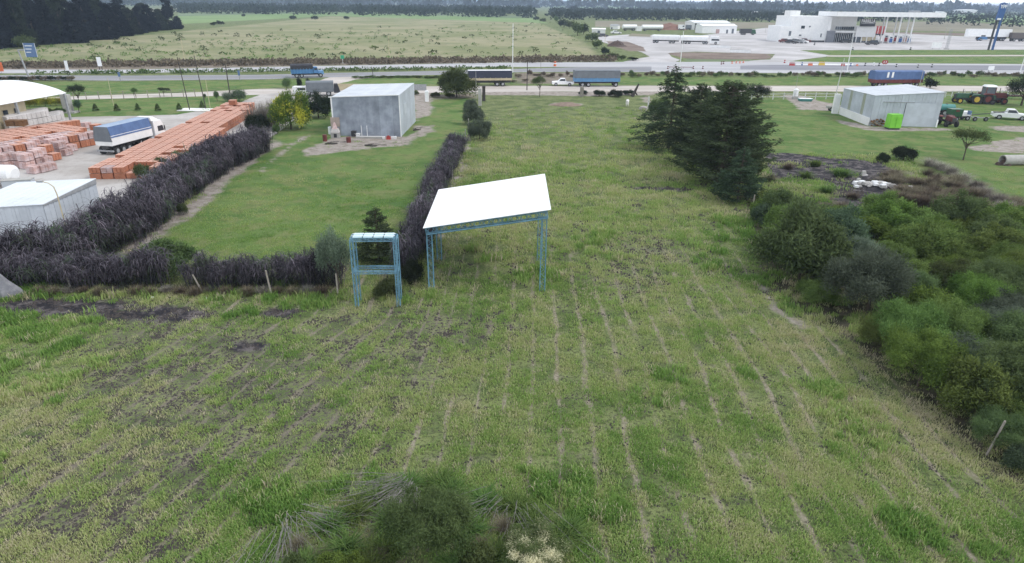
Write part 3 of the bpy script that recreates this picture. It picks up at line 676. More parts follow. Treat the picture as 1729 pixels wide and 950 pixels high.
def crown_lobes(name, seed, R, H, z0, nl, nleaf, ln, wd, lobe=.42, up=.4, out=1.0, top=.0, droop=0, shell=.5, flat=1.0, squash=1.0, cone=False):
    """foliage gathered into lobes inside an ellipsoid; returns mesh and lobe centres"""
    r = np.random.default_rng(seed)
    d = nrm(r.normal(size=(nl, 3))); d[:, 2] = np.abs(d[:, 2]) * 1.1 - .35 * (1 - top); d = nrm(d)
    rad = r.uniform(.35, .85, nl)[:, None]
    mid = np.array([0, 0, z0 + (H - z0) * .42]); ext = np.array([R, R, (H - z0) * .52])
    LC = mid + d * rad * ext * (1 - lobe * .35)
    LR = R * lobe * r.uniform(.65, 1.25, nl)
    if cone:
        f = r.uniform(0, 1, nl) ** 1.15; a = r.uniform(0, 2 * pi, nl); q = R * (1 - f * .93) ** .5 * r.uniform(.25, .85, nl)
        LC = np.stack([cos_(a) * q, sin_(a) * q, z0 + (H - z0) * f * .93], 1); LR = R * lobe * r.uniform(.6, 1.2, nl) * (1 - .55 * f)
        mid = np.array([0, 0, z0 + H * .35])
    w = LR ** 2; w /= w.sum(); ids = r.choice(nl, nleaf, p=w)
    dd = nrm(r.normal(size=(nleaf, 3)) + nrm(LC[ids] - mid) * .55 + np.array([0, 0, .35]))
    rr = LR[ids] * (1 - shell * r.uniform(0, 1, nleaf) ** 1.6) * (1 + .22 * r.normal(size=nleaf))
    C = LC[ids] + dd * rr[:, None] * np.array([1, 1, squash])
    C[:, 2] = np.maximum(C[:, 2], z0 * .6 + .03)
    D = nrm(dd * out + np.array([0, 0, up - droop]) + r.normal(size=(nleaf, 3)) * .5)
    Nn = nrm(dd + np.array([0, 0, .45]) + r.normal(size=(nleaf, 3)) * .55); form = r.uniform(0, 1, nleaf) < .7
    D2 = nrm(D - Nn * np.sum(D * Nn, 1, keepdims=True)); U2 = nrm(np.cross(Nn, D2)); U1 = side(r, D)
    D = np.where(form[:, None], D2, D); U = np.where(form[:, None], U2, U1)
    lobeval = r.uniform(0, 1, nl)[ids]
    lv = r.uniform(0, 1, nleaf) * .45 + lobeval * .40 + np.clip(dd[:, 2], 0, 1) * .15; cl = lobeval * .7 + r.uniform(0, .3, nleaf)
    return leaves_mesh(name, C, D, U, ln * r.uniform(.6, 1.4, nleaf), wd * r.uniform(.7, 1.3, nleaf), lv, cl), LC
def trunk_mesh(name, R0, h, LC, mt, n=6, lean=(0, 0), nlimb=7, seed=0):
    m = MB().mat(mt); rr = random.Random(seed)
    top = (lean[0], lean[1], h)
    pts = [(0, 0, -.1), (lean[0] * .3 + .03, lean[1] * .3, h * .45), top]
    m.path(pts, R0, R0 * .6, 8)
    idx = list(range(len(LC))); rr.shuffle(idx)
    for i in idx[:nlimb]:
        t = LC[i]; a = (top[0] * .6, top[1] * .6, h * rr.uniform(.55, .98))
        mm = ((a[0] + t[0]) / 2 + rr.uniform(-.1, .1), (a[1] + t[1]) / 2, (a[2] + t[2]) / 2 - .05 * h)
        m.path([a, mm, tuple(t)], R0 * .42, R0 * .1, 5)
    return m.mesh(name)
def conifer(name, seed, R, H, tiers, per, perleaf, ln, wd, droop=.25, z0=.6, power=.9, ragged_=.25, tipup=.1):
    r = np.random.default_rng(seed); C = []; D = []; LV = []; m = MB().mat(bark)
    m.path([(0, 0, -.1), (.05, .03, H * .5), (0, 0, H * .96)], R * .055, .02, 7)
    for t in range(tiers):
        f = t / (tiers - 1); z = z0 + (H - z0) * f ** .92; L0 = R * (1 - f) ** power + .12 * R * (1 - f) + .08
        for k in range(per):
            a = r.uniform(0, 2 * pi); L = L0 * r.uniform(1 - ragged_ * 1.6, 1 + ragged_); zz = z + r.normal() * .12 * H / tiers * 2; base = np.array([0, 0, zz]); h = np.array([cos(a), sin(a), 0])
            nn = max(4, int(perleaf * L / R))
            s = r.uniform(.15, 1, nn) ** .7
            pos = base + h * (L * s)[:, None] + np.array([0, 0, 1]) * (-droop * L * s ** 1.6 + tipup * L * s)[:, None]
            wside = np.cross(h, [0, 0, 1]); sp = .28 * L * (1 - s * .75) * r.normal(size=nn)
            pos = pos + wside * sp[:, None] + r.normal(size=(nn, 3)) * .05 * R * .5
            dd = nrm(h + wside * (r.normal(size=nn) * .8)[:, None] + np.array([0, 0, 1]) * (r.normal(size=nn) * .3 - droop * .6)[:, None])
            C.append(pos); D.append(dd); LV.append(np.clip(r.uniform(0, .6, nn) + .4 * (r.uniform() * .6 + s * .4), 0, 1))
            m.tube(tuple(base), tuple(base + h * L * .6 + np.array([0, 0, -droop * L * .4])), R * .012, .01, 4, False)
    C = np.concatenate(C); D = np.concatenate(D); LV = np.concatenate(LV); n = len(C)
    return m.mesh(name + '_trunk'), leaves_mesh(name, C, D, side(r, D), ln * r.uniform(.6, 1.4, n), wd * r.uniform(.7, 1.3, n), LV, LV)
def twigs(name, seed, R, H, n, w, spread=1.0, mt=None):
    """bare twiggy plume"""
    r = np.random.default_rng(seed); V = []; Fc = []; LV = []
    for i in range(n):
        a = r.uniform(0, 2 * pi); L = R * spread * r.uniform(.2, 1); hh = H * r.uniform(.5, 1) * (1 - .35 * L / R); b = r.normal(0, R * .15, 2)
        p0 = np.array([b[0], b[1], 0]); p1 = np.array([b[0] + cos(a) * L * .35, b[1] + sin(a) * L * .35, hh * .6]); p2 = np.array([b[0] + cos(a) * L, b[1] + sin(a) * L, hh])
        q = np.array([-sin(a), cos(a), 0]) * w; o = len(V)
        V += [p0 - q, p0 + q, p1 + q * .7, p1 - q * .7, p2 + q * .2, p2 - q * .2]; Fc += [(o, o + 1, o + 2, o + 3), (o + 3, o + 2, o + 4, o + 5)]; LV += [r.uniform()] * 6
    me = bpy.data.meshes.new(name); me.from_pydata([tuple(v) for v in V], [], Fc)
    me.attributes.new('lv', 'FLOAT', 'POINT').data.foreach_set('value', np.array(LV, np.float32)); me.attributes.new('cl', 'FLOAT', 'POINT').data.foreach_set('value', np.array(LV, np.float32))
    return me

PROTO = {}   # kind -> list of (trunk mesh, crown mesh, R, H)
def add_proto(kind, t, c, R, H): PROTO.setdefault(kind, []).append((t, c, R, H))
for s in range(5):      # feathery thorn shrubs
    c, LC = crown_lobes('shrub_crown', 100 + s, 1.6, 2.2, .1, 22 + s, 7500, .21, .034, .30, .5, 1.0, -.5, 0, .6)
    add_proto('bush', trunk_mesh('shrub_stems', .07, .8, LC, bark, 6, (0, 0), 9, s), c, 1.6, 2.2)
for s in range(3):
    c, LC = crown_lobes('shrub_crown', 120 + s, 2.4, 3.4, .05, 38, 14000, .23, .036, .26, .5, 1.0, -.6, 0, .65)
    add_proto('bigbush', trunk_mesh('shrub_stems', .10, 1.2, LC, bark, 6, (0, 0), 9, s), c, 2.4, 3.4)
for s in range(3):      # finer foliage for the nearest shrubs
    c, LC = crown_lobes('shrub_crown', 130 + s, 2.0, 2.6, .1, 46, 30000, .13, .013, .22, .6, 1.0, .3, 0, .8)
    add_proto('fine', trunk_mesh('shrub_stems', .08, 1.0, LC, bark, 6, (0, 0), 12, s), c, 2.0, 2.6)
for s in range(2):
    c, LC = crown_lobes('tree_crown', 140 + s, 2.5, 4.6, 1.1, 20, 8000, .20, .035, .34, .3, 1, .4, 0, .7)
    add_proto('round', trunk_mesh('tree_trunk', .14, 1.9, LC, bark, 7, (.1, 0), 10, s), c, 2.5, 4.6)
for s in range(2):
    c, LC = crown_lobes('tree_crown', 150 + s, 2.4, 3.3, 1.7, 22, 3800, .17, .03, .30, .3, 1, .8, 0, .9, squash=.5)
    add_proto('umbrella', trunk_mesh('tree_trunk', .09, 1.7, LC, bark, 7, (.05, .1), 14, s), c, 2.4, 3.3)
for s in range(3):
    c, LC = crown_lobes('tree_crown', 160 + s, 4.5, 15, .3, 60, 10000, .75, .19, .30, .1, 1, .0, .3, .8, squash=1.35, cone=True)
    add_proto('grove', trunk_mesh('tree_trunk', .35, 9, LC, bark, 7, (.2, 0), 8, s), c, 4.5, 15)
for s in range(3):
    c, LC = crown_lobes('tree_crown', 170 + s, 2.5, 3.6, .2, 12, 900, .5, .16, .40, .3, 1, .3, 0, .8)
    add_proto('far', trunk_mesh('tree_trunk', .12, 1.5, LC, bark, 5, (0, 0), 4, s), c, 2.5, 3.6)
t, c = conifer('deodar_crown', 180, 4.2, 10.5, 26, 6, 190, .34, .045, .22, 1.0, .85, .35); add_proto('deodar', t, c, 4.2, 10.5)
t, c = conifer('deodar_crown', 181, 2.6, 5.6, 20, 6, 150, .28, .045, .10, .3, .8, .25, .25); add_proto('smallconifer', t, c, 2.6, 5.6)
for s in range(3):
    t, c = conifer('cypress_crown', 190 + s, 3.6, 9.5, 34, 8, 150, .34, .042, .02, .2, .55, .40, .35); add_proto('cypress', t, c, 3.6, 9.5)
c, LC = crown_lobes('column_crown', 200, .8, 5, .2, 22, 2600, .22, .05, .55, 1.0, .6, .2, 0, .6, squash=1.8); add_proto('column', trunk_mesh('tree_trunk', .08, 3, LC, bark, 6), c, .8, 5)
c, LC = crown_lobes('ball_crown', 201, 1.2, 2.2, .15, 14, 4000, .14, .04, .75, .3, 1, .3, 0, .4); add_proto('ball', trunk_mesh('tree_trunk', .07, .9, LC, bark, 6), c, 1.2, 2.2)
t, c = conifer('cone_crown', 202, .6, 1.5, 14, 6, 30, .16, .04, .05, .15, .8, .1); add_proto('cone', t, c, .6, 1.5)
for s in range(3):
    add_proto('dry', None, twigs('dry_twigs', 210 + s, 1.5, 1.6, 420, .016), 1.5, 1.6)
    add_proto('weeds', None, twigs('tall_weeds', 220 + s, .8, .9, 260, .022), .8, .9)

def plant(kind, loc, w, h, mt, name, label, cat, group=None, var=0, rz=None, crown='crown', trunk='trunk', lean=0):
    pr = PROTO[kind][var % len(PROTO[kind])]
    th_ = thing(name, label, cat, loc, random.uniform(0, 6.28) if rz is None else rz, group)
    th_.scale = (w / 2 / pr[2], w / 2 / pr[2], h / pr[3])
    if lean: th_.rotation_euler[1] = lean
    if pr[0]: link(trunk, pr[0], th_)
    o = link(crown, pr[1], th_)
    if not pr[1].materials: pr[1].materials.append(mt)
    o.material_slots[0].link = 'OBJECT'; o.material_slots[0].material = mt
    return th_
def plantpx(kind, x, y, wpx, ytop, mt, name, label, cat, group=None, var=0, back=.5, **k):
    X, Y = G(x, y); w = wpx * SC(x, y); d = back * w * .5; L = hypot(X, Y)
    return plant(kind, (X + X / L * d, Y + Y / L * d, 0), w, HT(x, y, ytop) * (1.0), mt, name, label, cat, group, var, **k)

# ---- purple cane-grass hedges: arching blades in clumps
def cane_clump(seed, H=2.6, R=1.0, canes=13):
    """tall canes whose leaves arch out of the upper part and droop"""
    r = np.random.default_rng(seed); V = []; Fc = []; LV = []; CL = []
    def blade(p, a, L, up, ww, l, g):
        sd_ = np.array([-sin(a), cos(a), 0.0]); h = np.array([cos(a), sin(a), 0.0]); o = len(V); q = np.array(p, float); ang_ = up
        for k in range(6):
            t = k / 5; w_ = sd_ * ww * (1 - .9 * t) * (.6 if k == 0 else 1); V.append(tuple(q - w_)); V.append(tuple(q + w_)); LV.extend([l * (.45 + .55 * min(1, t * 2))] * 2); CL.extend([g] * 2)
            q = q + (h * cos(ang_) + np.array([0, 0, 1]) * sin(ang_)) * L / 5; ang_ -= .62 + .12 * r.normal(); q[2] = max(q[2], .04)
        for k in range(5): Fc.append((o + 2 * k, o + 2 * k + 1, o + 2 * k + 3, o + 2 * k + 2))
    for c in range(canes):
        b = r.normal(0, R * .22, 2); tp = b * 1.5 + r.normal(0, R * .16, 2); hh = H * r.uniform(.62, 1.0); o = len(V); w = .017
        V.extend([(b[0] - w, b[1], 0), (b[0] + w, b[1], 0), (tp[0] + w, tp[1], hh), (tp[0] - w, tp[1], hh)]); Fc.append((o, o + 1, o + 2, o + 3)); LV.extend([.2 + .35 * r.uniform()] * 4); CL.extend([0] * 4)
        tone = r.uniform(.15, 1); grn = (r.uniform() < .12) * .75
        for k in range(21):
            f = r.uniform(.55, 1.0); p = (b[0] + (tp[0] - b[0]) * f, b[1] + (tp[1] - b[1]) * f, hh * f)
            blade(p, r.uniform(0, 2 * pi), r.uniform(.65, 1.05) * R, r.uniform(.5, 1.25), r.uniform(.014, .027), np.clip(tone * r.uniform(.3, 1.15) * (.35 + .65 * (f - .5) * 2), 0, 1), grn)  # blades paler towards the cane top, sky light put into the colour
        for k in range(5):
            f = r.uniform(.15, .5); p = (b[0] + (tp[0] - b[0]) * f, b[1] + (tp[1] - b[1]) * f, hh * f)
            blade(p, r.uniform(0, 2 * pi), r.uniform(.5, .8) * R, r.uniform(0, .8), r.uniform(.012, .022), .15 * r.uniform(), (r.uniform() < .3) * .7)  # low blades darkened, shade inside the hedge put into their colour
    me = bpy.data.meshes.new('cane_clump'); me.from_pydata([tuple(map(float, q)) for q in V], [], Fc); me.materials.append(L_napier)
    me.attributes.new('lv', 'FLOAT', 'POINT').data.foreach_set('value', np.array(LV, np.float32)); me.attributes.new('cl', 'FLOAT', 'POINT').data.foreach_set('value', np.array(CL, np.float32))
    return me
CANE = [cane_clump(300 + s) for s in range(7)]
def hedge(label, path, width, h, n, seed=0, hvar=.3):
    r = random.Random(seed); t = thing('cane_hedge', label, 'hedge', (path[0][0], path[0][1], 0)); seg = []; tot = 0
    for a, b in zip(path, path[1:]): L = hypot(b[0] - a[0], b[1] - a[1]); seg.append((a, b, L)); tot += L
    for i in range(n):
        d = (i + r.random()) / n * tot
        for a, b, L in seg:
            if d <= L: break
            d -= L
        f = min(1, d / L); nx, ny = -(b[1] - a[1]) / L, (b[0] - a[0]) / L; o = (r.random() - .5) * width
        x = a[0] + (b[0] - a[0]) * f + nx * o; y = a[1] + (b[1] - a[1]) * f + ny * o
        c = link('grass_clump', CANE[r.randrange(7)], t); c.location = (x - path[0][0], y - path[0][1], 0); c.rotation_euler = (r.uniform(-.12, .12), r.uniform(-.12, .12), r.uniform(0, 6.28))
        s = h / 2.6 * (1 + r.uniform(-hvar, hvar)) * (1 - .25 * abs(o) / (width / 2 + .01)); c.scale = (s * 1.1, s * 1.1, s)
    return t
hedge('long diagonal hedge of tall purple cane grass between the brick yard and the left lawn', [(-35.5, 41.5), (-32.6, 44.5), (-31.3, 48), (-31.5, 52), (-32.7, 60), (-33.4, 67), (-33.5, 75), (-32.9, 84)], 3.5, 3.25, 290, 1, .25)
hedge('low straight hedge of purple cane grass along the front fence with grey wooden posts', [(-36.5, 40.6), (-29, 40.4), (-23.6, 40.5)], 1.4, 2.45, 52, 2, .17)
hedge('low purple cane grass hedge between the green corner bush and the slender tree', [(-21.6, 40.5), (-16, 40.7), (-11.8, 41.2)], 1.4, 2.35, 42, 4, .2)
hedge('narrow hedge of purple cane grass running from the roofed steel frame back along the lawn', [(-7.4, 42.0), (-7.6, 55), (-7.7, 70), (-7.2, 85)], 1.5, 2.7, 125, 3, .2)

# ---- right thicket: shrubs side by side
from itertools import product
thk = THICK[0]
r = random.Random(5)
named = [  # px,py (foot), width px, top row, kind, palette, label
    (1345, 490, 165, 345, 'bigbush', L_brown, 'broad brown-green tree at the left edge of the thicket, tallest of its trees', 'tree'),
    (1458, 548, 165, 425, 'fine', L_greygreen, 'large silvery grey-green shrub just right of the tall brown-green tree', 'shrub'),
    (1545, 668, 150, 568, 'fine', L_bright, 'bright green rounded shrub standing out over the mown field edge', 'shrub'),
    (1600, 655, 75, 588, 'fine', L_bluegreen, 'small blue-green shrub growing into the right side of the bright rounded shrub', 'shrub'),
    (1412, 440, 110, 350, 'bigbush', L_bluegreen, 'blue-green leafy shrub behind the tall brown-green tree', 'shrub'),
    (1525, 272, 42, 246, 'bush', L_dark, 'dark green bush at the lawn edge above the burnt ground', 'shrub'),
    (1490, 275, 24, 258, 'bush', L_dark, 'small dark bush left of the dark one at the lawn edge', 'shrub'),
    (1320, 420, 84, 346, 'bigbush', L_thicket, 'green bush at the field edge above the tall brown-green tree', 'shrub'),
    (1560, 560, 120, 490, 'bigbush', L_bright, 'light green spreading shrub above the bright rounded one', 'shrub'),
    (1640, 720, 130, 620, 'bigbush', L_thicket, 'green shrub at the frame edge behind the leaning post', 'shrub'),
    (1716, 800, 60, 758, 'bush', L_bluegreen, 'low grey-green weedy shrub right of the leaning post', 'shrub'),
    (1420, 300, 60, 285, 'weeds', L_grass_green, 'low green weeds between the burnt patches', 'shrub'),
]
taken = []
for i, (x, y, w, yt, k, mt, lab, cat) in enumerate(named):
    o = plantpx(k, x, y, w, yt, mt, 'thicket_tree' if cat == 'tree' else 'shrub', lab, cat, var=i)
    taken.append((o.location.x, o.location.y, w * SC(x, y) * .45))
pal = [(L_thicket, 'feathery mid-green thorn shrub in the dense thicket at right'), (L_thicket2, 'dull olive thorn shrub in the dense thicket at right'), (L_thicket, None), (L_bright, 'bright yellow-green thorn shrub in the dense thicket at right'), (L_greygreen, 'greyish thorn shrub in the dense thicket at right'), (L_brown, 'brown-green thorn shrub in the dense thicket at right')]
cells = 0; TS = []
yy = 19.0
while yy < 75:
    st_ = 2.1 + (yy - 19) * .016; xx = 17.0
    while xx < 66:
        x = xx + r.uniform(-.5, .5) * st_; y = yy + r.uniform(-.5, .5) * st_; xx += st_
        X_, Y_ = np.array([x]), np.array([y])
        d = float(sdf(X_, Y_, thk)[0]); 
        if d < 0.9: continue
        if float(sdf(X_, Y_, BURN[0])[0]) > -1.5: continue
        px, py = PX(x, y, 0)
        if px > 1900 or py > 1120: continue
        if py < 376 and px > 1330: continue       # open dry weeds there
        if px < 1331 and py < 358: continue
        if any(hypot(x - a, y - b) < c for a, b, c in taken): continue
        q = r.choices(range(6), (8, 3, 0, 3.4, 1.1, .9))[0]; mt, lab = pal[q]
        edge = min(1, .55 + d / 6); w = r.uniform(2.9, 5.0) * edge; h = w * r.uniform(.52, .80)
        TS.append((plant('fine' if y < 44 else ('bigbush' if w > 3.6 else 'bush'), (x, y, 0), w, h, mt, 'shrub', lab, 'shrub', 'thorn shrubs of the dense thicket', r.randrange(8)), lab.split(' in the dense')[0], *PX(x, y, h * .6))); cells += 1
        if r.random() < .12:
            plant('dry', (x + 1.4, y - 1.0, 0), 2.2, 1.5, L_dry, 'dry_bush', 'grey leafless dry bush among the green thicket', 'bush', 'leafless dry bushes in the thicket', r.randrange(3))
    yy += st_ * .92
LMK = [((1345, 420), 'the tall brown-green tree'), ((1458, 480), 'the silvery grey-green shrub'), ((1545, 615), 'the bright rounded shrub'), ((1665, 740), 'the leaning post'), ((1480, 312), 'the white rubble heap'), ((1640, 440), 'the middle of the thicket'), ((1715, 560), 'the thicket at the right frame edge')]
NTH = ['nearest', 'second', 'third', 'fourth', 'fifth', 'sixth', 'seventh', 'eighth', 'ninth', 'tenth', 'eleventh', 'twelfth', 'thirteenth', 'fourteenth', 'fifteenth', 'sixteenth', 'seventeenth', 'eighteenth']
bk = {}
for o, lab, px, py in TS:
    j = min(range(len(LMK)), key=lambda q: hypot(LMK[q][0][0] - px, (LMK[q][0][1] - py) * 1.6)); dx, dy = px - LMK[j][0][0], py - LMK[j][0][1]
    d_ = ('right of' if dx > 0 else 'left of') if abs(dx) > abs(dy) * 1.6 else ('below' if dy > 0 else 'above')
    bk.setdefault((j, d_, lab), []).append((hypot(dx, dy), o))
for (j, d_, lab), L_ in bk.items():
    L_.sort(key=lambda q: q[0])
    for k_, (_, o) in enumerate(L_): o['label'] = '%s, %s one %s %s' % (lab, NTH[min(k_, 17)], d_, LMK[j][1])
# dry rust-coloured weeds behind the rubbish and the grey strip beside them
for i in range(90):
    x = r.uniform(1495, 1729); y = r.uniform(290, 372) 
    if y < 262 + (x - 1500) * .36 or y > 345 + (x - 1500) * .12: continue
    X, Y = G(x, y); plant('dry', (X, Y, 0), r.uniform(2.2, 3.6), r.uniform(.8, 1.4), L_rust, 'dry_bush', 'rusty brown dry weed patch behind the rubbish heap', 'bush', 'rusty dry weeds behind the rubbish', i)
for i, (x, y) in enumerate([(1570, 280), (1588, 286), (1606, 294), (1625, 305), (1645, 318), (1662, 330), (1684, 342), (1700, 356)]):
    X, Y = G(x, y); plant('dry', (X, Y, 0), 3.4, 1.2, L_dry, 'dry_bush', 'pale grey twiggy weeds along the old fence line at the lawn corner', 'bush', 'grey twiggy weeds along the lawn corner', i)
for i, (x, y) in enumerate([(1330, 285), (1360, 300), (1300, 305), (1395, 325), (1440, 335), (1480, 340), (1310, 330), (1350, 345), (1420, 352), (1375, 280)]):
    X, Y = G(x, y); plant('weeds' if i % 2 else 'dry', (X, Y, 0), 2.6, .9, L_grass_green if i % 2 else L_rust, 'weed_clump', 'green weed clump on the burnt ground' if i % 2 else 'brown dry weed clump on the burnt ground', 'weeds', 'weed clumps on the burnt ground' if i % 2 else 'dry weed clumps on the burnt ground', i)

# ---- trees between the two plots on the right
plantpx('deodar', 1128, 254, 108, 114, L_conifer, 'conifer_tree', 'dark drooping conifer with a pointed top, left of the dense dark trees', 'tree', rz=.6, back=.4)
plantpx('cypress', 1214, 324, 140, 146, L_conifer2, 'conifer_tree', 'widest dark conifer in the middle clump beside the field', 'tree', var=0, back=.7)
plantpx('cypress', 1170, 282, 84, 146, L_conifer, 'conifer_tree', 'slim dark conifer between the drooping one and the widest one', 'tree', var=1, back=.5)
plantpx('cypress', 1248, 304, 70, 190, L_conifer2, 'conifer_tree', 'olive conifer at the right side of the dark clump', 'tree', var=2, back=.5)
plantpx('smallconifer', 1244, 346, 78, 254, L_conifer, 'conifer_tree', 'small conifer with upturned boughs in front of the dark clump', 'tree', back=.5)
plantpx('smallconifer', 1222, 205, 70, 138, L_conifer2, 'conifer_tree', 'thin see-through conifer top behind the dark clump', 'tree', back=.5)
for i, (x, y, w, yt, mt, lab) in enumerate([(1112, 200, 40, 160, L_mid, 'leafy green bush left of the drooping conifer near the dirt road'), (1265, 300, 40, 262, L_thicket2, 'dull bush at the right foot of the dark conifers'), (1300, 350, 60, 318, L_thicket, 'green bush behind the wooden post at the thicket corner'),
        (1286, 385, 50, 350, L_bluegreen, 'blue-green bush right of the wooden post'), (1295, 430, 40, 400, L_mid, 'low green bush at the foot of the brown-green tree')]):
    plantpx('bush', x, y, w, yt, mt, 'shrub', lab, 'shrub', var=i)
plantpx('round', 1277, 176, 46, 139, L_dark, 'round_tree', 'small round dark tree alone beside the white rail fence', 'tree', back=0)
plantpx('umbrella', 1626, 270, 64, 216, L_mid, 'sapling_tree', 'slender open tree on the lawn below the right shed', 'tree', back=0, lean=.12)
plantpx('round', 1724, 178, 62, 128, L_dark, 'round_tree', 'dark spreading tree cut by the right edge above the white pickup', 'tree', var=1, back=0)
# ---- left and middle trees
plantpx('bigbush', 771, 164, 72, 108, L_mid, 'round_tree', 'leafy green tree beside the dirt road right of the grey shed', 'tree', back=0)
plantpx('umbrella', 911, 163, 32, 128, L_mid, 'sapling_tree', 'low bushy tree with dark trunk in front of the white pickup on the road', 'tree', var=1, back=0)
plantpx('bigbush', 492, 220, 74, 146, L_yellow, 'shrub_tree', 'green tree with yellow blossom left of the grey shed', 'tree', back=.3)
plantpx('bigbush', 538, 200, 58, 154, L_dark, 'shrub_tree', 'dark green bush touching the left side of the grey shed', 'tree', var=1, back=.3)
plantpx('bigbush', 436, 222, 46, 190, L_dark, 'shrub_tree', 'dark bush under the grey feathery shrub at the end of the hedge', 'tree', var=2, back=.3)
for i in range(3): plant('dry', (*G(432 + i * 15, 218 - i * 4), 0), 5.6, 4.6, L_dry, 'dry_shrub', 'grey feathery leafless shrub left of the yellow blossom tree', 'bush', 'grey feathery shrubs at the end of the hedge', i)
plantpx('column', 507, 156, 9, 126, L_dark, 'cypress_tree', 'slim dark cypress, left one of the pair behind the blossom tree', 'tree', back=0)
plantpx('column', 522.5, 158, 9, 127, L_dark, 'cypress_tree', 'slim dark cypress, right one of the pair behind the blossom tree', 'tree', back=0)
plantpx('ball', 485, 150, 14, 132, L_mid, 'shrub', 'small round green bush by the road left of the cypress pair', 'shrub', back=0)
plantpx('ball', 404, 171, 23, 151, L_bluegreen, 'topiary_bush', 'larger of the two round clipped bushes at the end of the yard lawn', 'bush', back=0)
plantpx('ball', 386, 172, 18, 156, L_greygreen, 'topiary_bush', 'smaller greyer one of the two round clipped bushes at the yard lawn', 'bush', back=0)
plantpx('column', 367, 171, 9, 150, L_mid, 'cypress_tree', 'narrow green column tree left of the round clipped bushes', 'tree', back=0)
plantpx('column', 346, 168, 6, 156, L_mid, 'cypress_tree', 'tiny column tree beside the tall thin pole', 'tree', back=0)
plantpx('column', 134, 190, 12, 164, L_bluegreen, 'cypress_tree', 'green column tree in front of the umbrella-shaped tree by the warehouse', 'tree', back=0)
plantpx('umbrella', 135, 180, 32, 141, L_dark, 'umbrella_tree', 'umbrella-shaped tree beside the arched white warehouse', 'tree', back=0)
plantpx('umbrella', 228, 168, 16, 148, L_mid, 'sapling_tree', 'thin young tree on the yard lawn with pale green top', 'tree', back=0, var=1)
plantpx('umbrella', 277, 163, 24, 147, L_dark, 'sapling_tree', 'leaning dark little tree by the dirt road left of the poles', 'tree', back=0, lean=.2)
for i, (x, y) in enumerate([(162, 187), (198, 187), (233, 186), (267, 187), (303, 186), (342, 182)]):
    o = plantpx('cone', x, y, 8, y - 12, L_mid, 'topiary_cone', 'small clipped cone bush in the row across the yard lawn', 'bush', 'six small cone bushes across the yard lawn', back=0)
for i, x in enumerate(range(32, 112, 9)):
    plantpx('ball', x, 181 - i * .4, 12, 165, L_yellow, 'hedge_bush', 'yellow-green clipped bush in the low hedge beside the warehouse', 'bush', 'yellow-green hedge bushes beside the warehouse', back=0)
for i, x in enumerate(range(75, 112, 8)):
    plantpx('bush', x, 192 - i * .3, 12, 182, L_mid, 'low_bush', 'low green bush in the row below the yellow-green hedge', 'bush', 'low green bushes below the yellow-green hedge', i, back=0)
plantpx('bigbush', 286, 470, 112, 404, L_mid, 'shrub', 'rounded green bush rising behind the front hedge at the lawn corner', 'shrub', back=.4)
plantpx('round', 572, 492, 62, 378, L_greygreen, 'slender_tree', 'slender grey-green tree with a pale trunk left of the small blue frame', 'tree', back=0)
plantpx('smallconifer', 640, 440, 76, 352, L_conifer2, 'pine_tree', 'dark pine behind the small blue lattice frame', 'tree', back=0)
plantpx('bush', 310, 362, 18, 340, L_brown, 'shrub', 'small dark tussock on the bare strip beside the diagonal hedge', 'shrub', back=0)
plantpx('bush', 425, 470, 40, 440, L_bluegreen, 'shrub', 'bluish green weed bush growing in the front hedge left of the posts', 'shrub', back=0, var=2)
plantpx('bush', 700, 480, 44, 440, L_dark, 'shrub', 'dark bush between the small blue frame and the white-roofed frame', 'shrub', back=0, var=3)
plantpx('bush', 655, 500, 50, 470, L_brown, 'shrub', 'brownish bush inside the small blue lattice frame', 'shrub', back=0, var=1)
for i, (x, y, w, yt) in enumerate([(800, 210, 40, 172), (810, 236, 44, 196), (797, 188, 28, 164)]):
    plantpx('bigbush', x, y, w, yt, L_greygreen, 'shrub', ['grey-green bush on the boundary line, middle one of three', 'nearest grey-green bush on the boundary line beyond the narrow hedge', 'farthest grey-green bush on the boundary line by the gate post'][i], 'shrub', var=i, back=0)
for i, (x, y, w, yt) in enumerate([(245, 300, 34, 274), (275, 288, 30, 264), (310, 276, 36, 250), (330, 268, 26, 246), (468, 226, 16, 208)]):
    plantpx('bush', x, y, w, yt, L_mid, 'weed_bush', ['nearest green weed bush between the brick row and the purple hedge', 'second nearest green weed bush between the brick row and the hedge', 'green weed bush in the gap behind the middle of the purple hedge', 'farthest green weed bush between the brick row and the hedge', 'small green bush at the lawn side where the purple hedge ends'][i], 'bush', var=i, back=0)
# bushes by the gate and road side
for i, (x, y, w, yt) in enumerate([(1012, 162, 22, 150), (1040, 163, 28, 151), (1062, 160, 22, 150), (985, 160, 18, 152), (735, 163, 20, 155), (760, 164, 18, 156), (700, 160, 16, 152)]):
    plantpx('bush', x, y, w, yt, L_dark if i < 4 else L_brown, 'low_bush', 'low dark bush along the fence by the dirt road, right of centre' if i < 4 else 'low brown bush along the roadside behind the grey shed', 'bush', 'low bushes right of centre by the dirt road' if i < 4 else 'low brown bushes behind the grey shed', i, back=0)
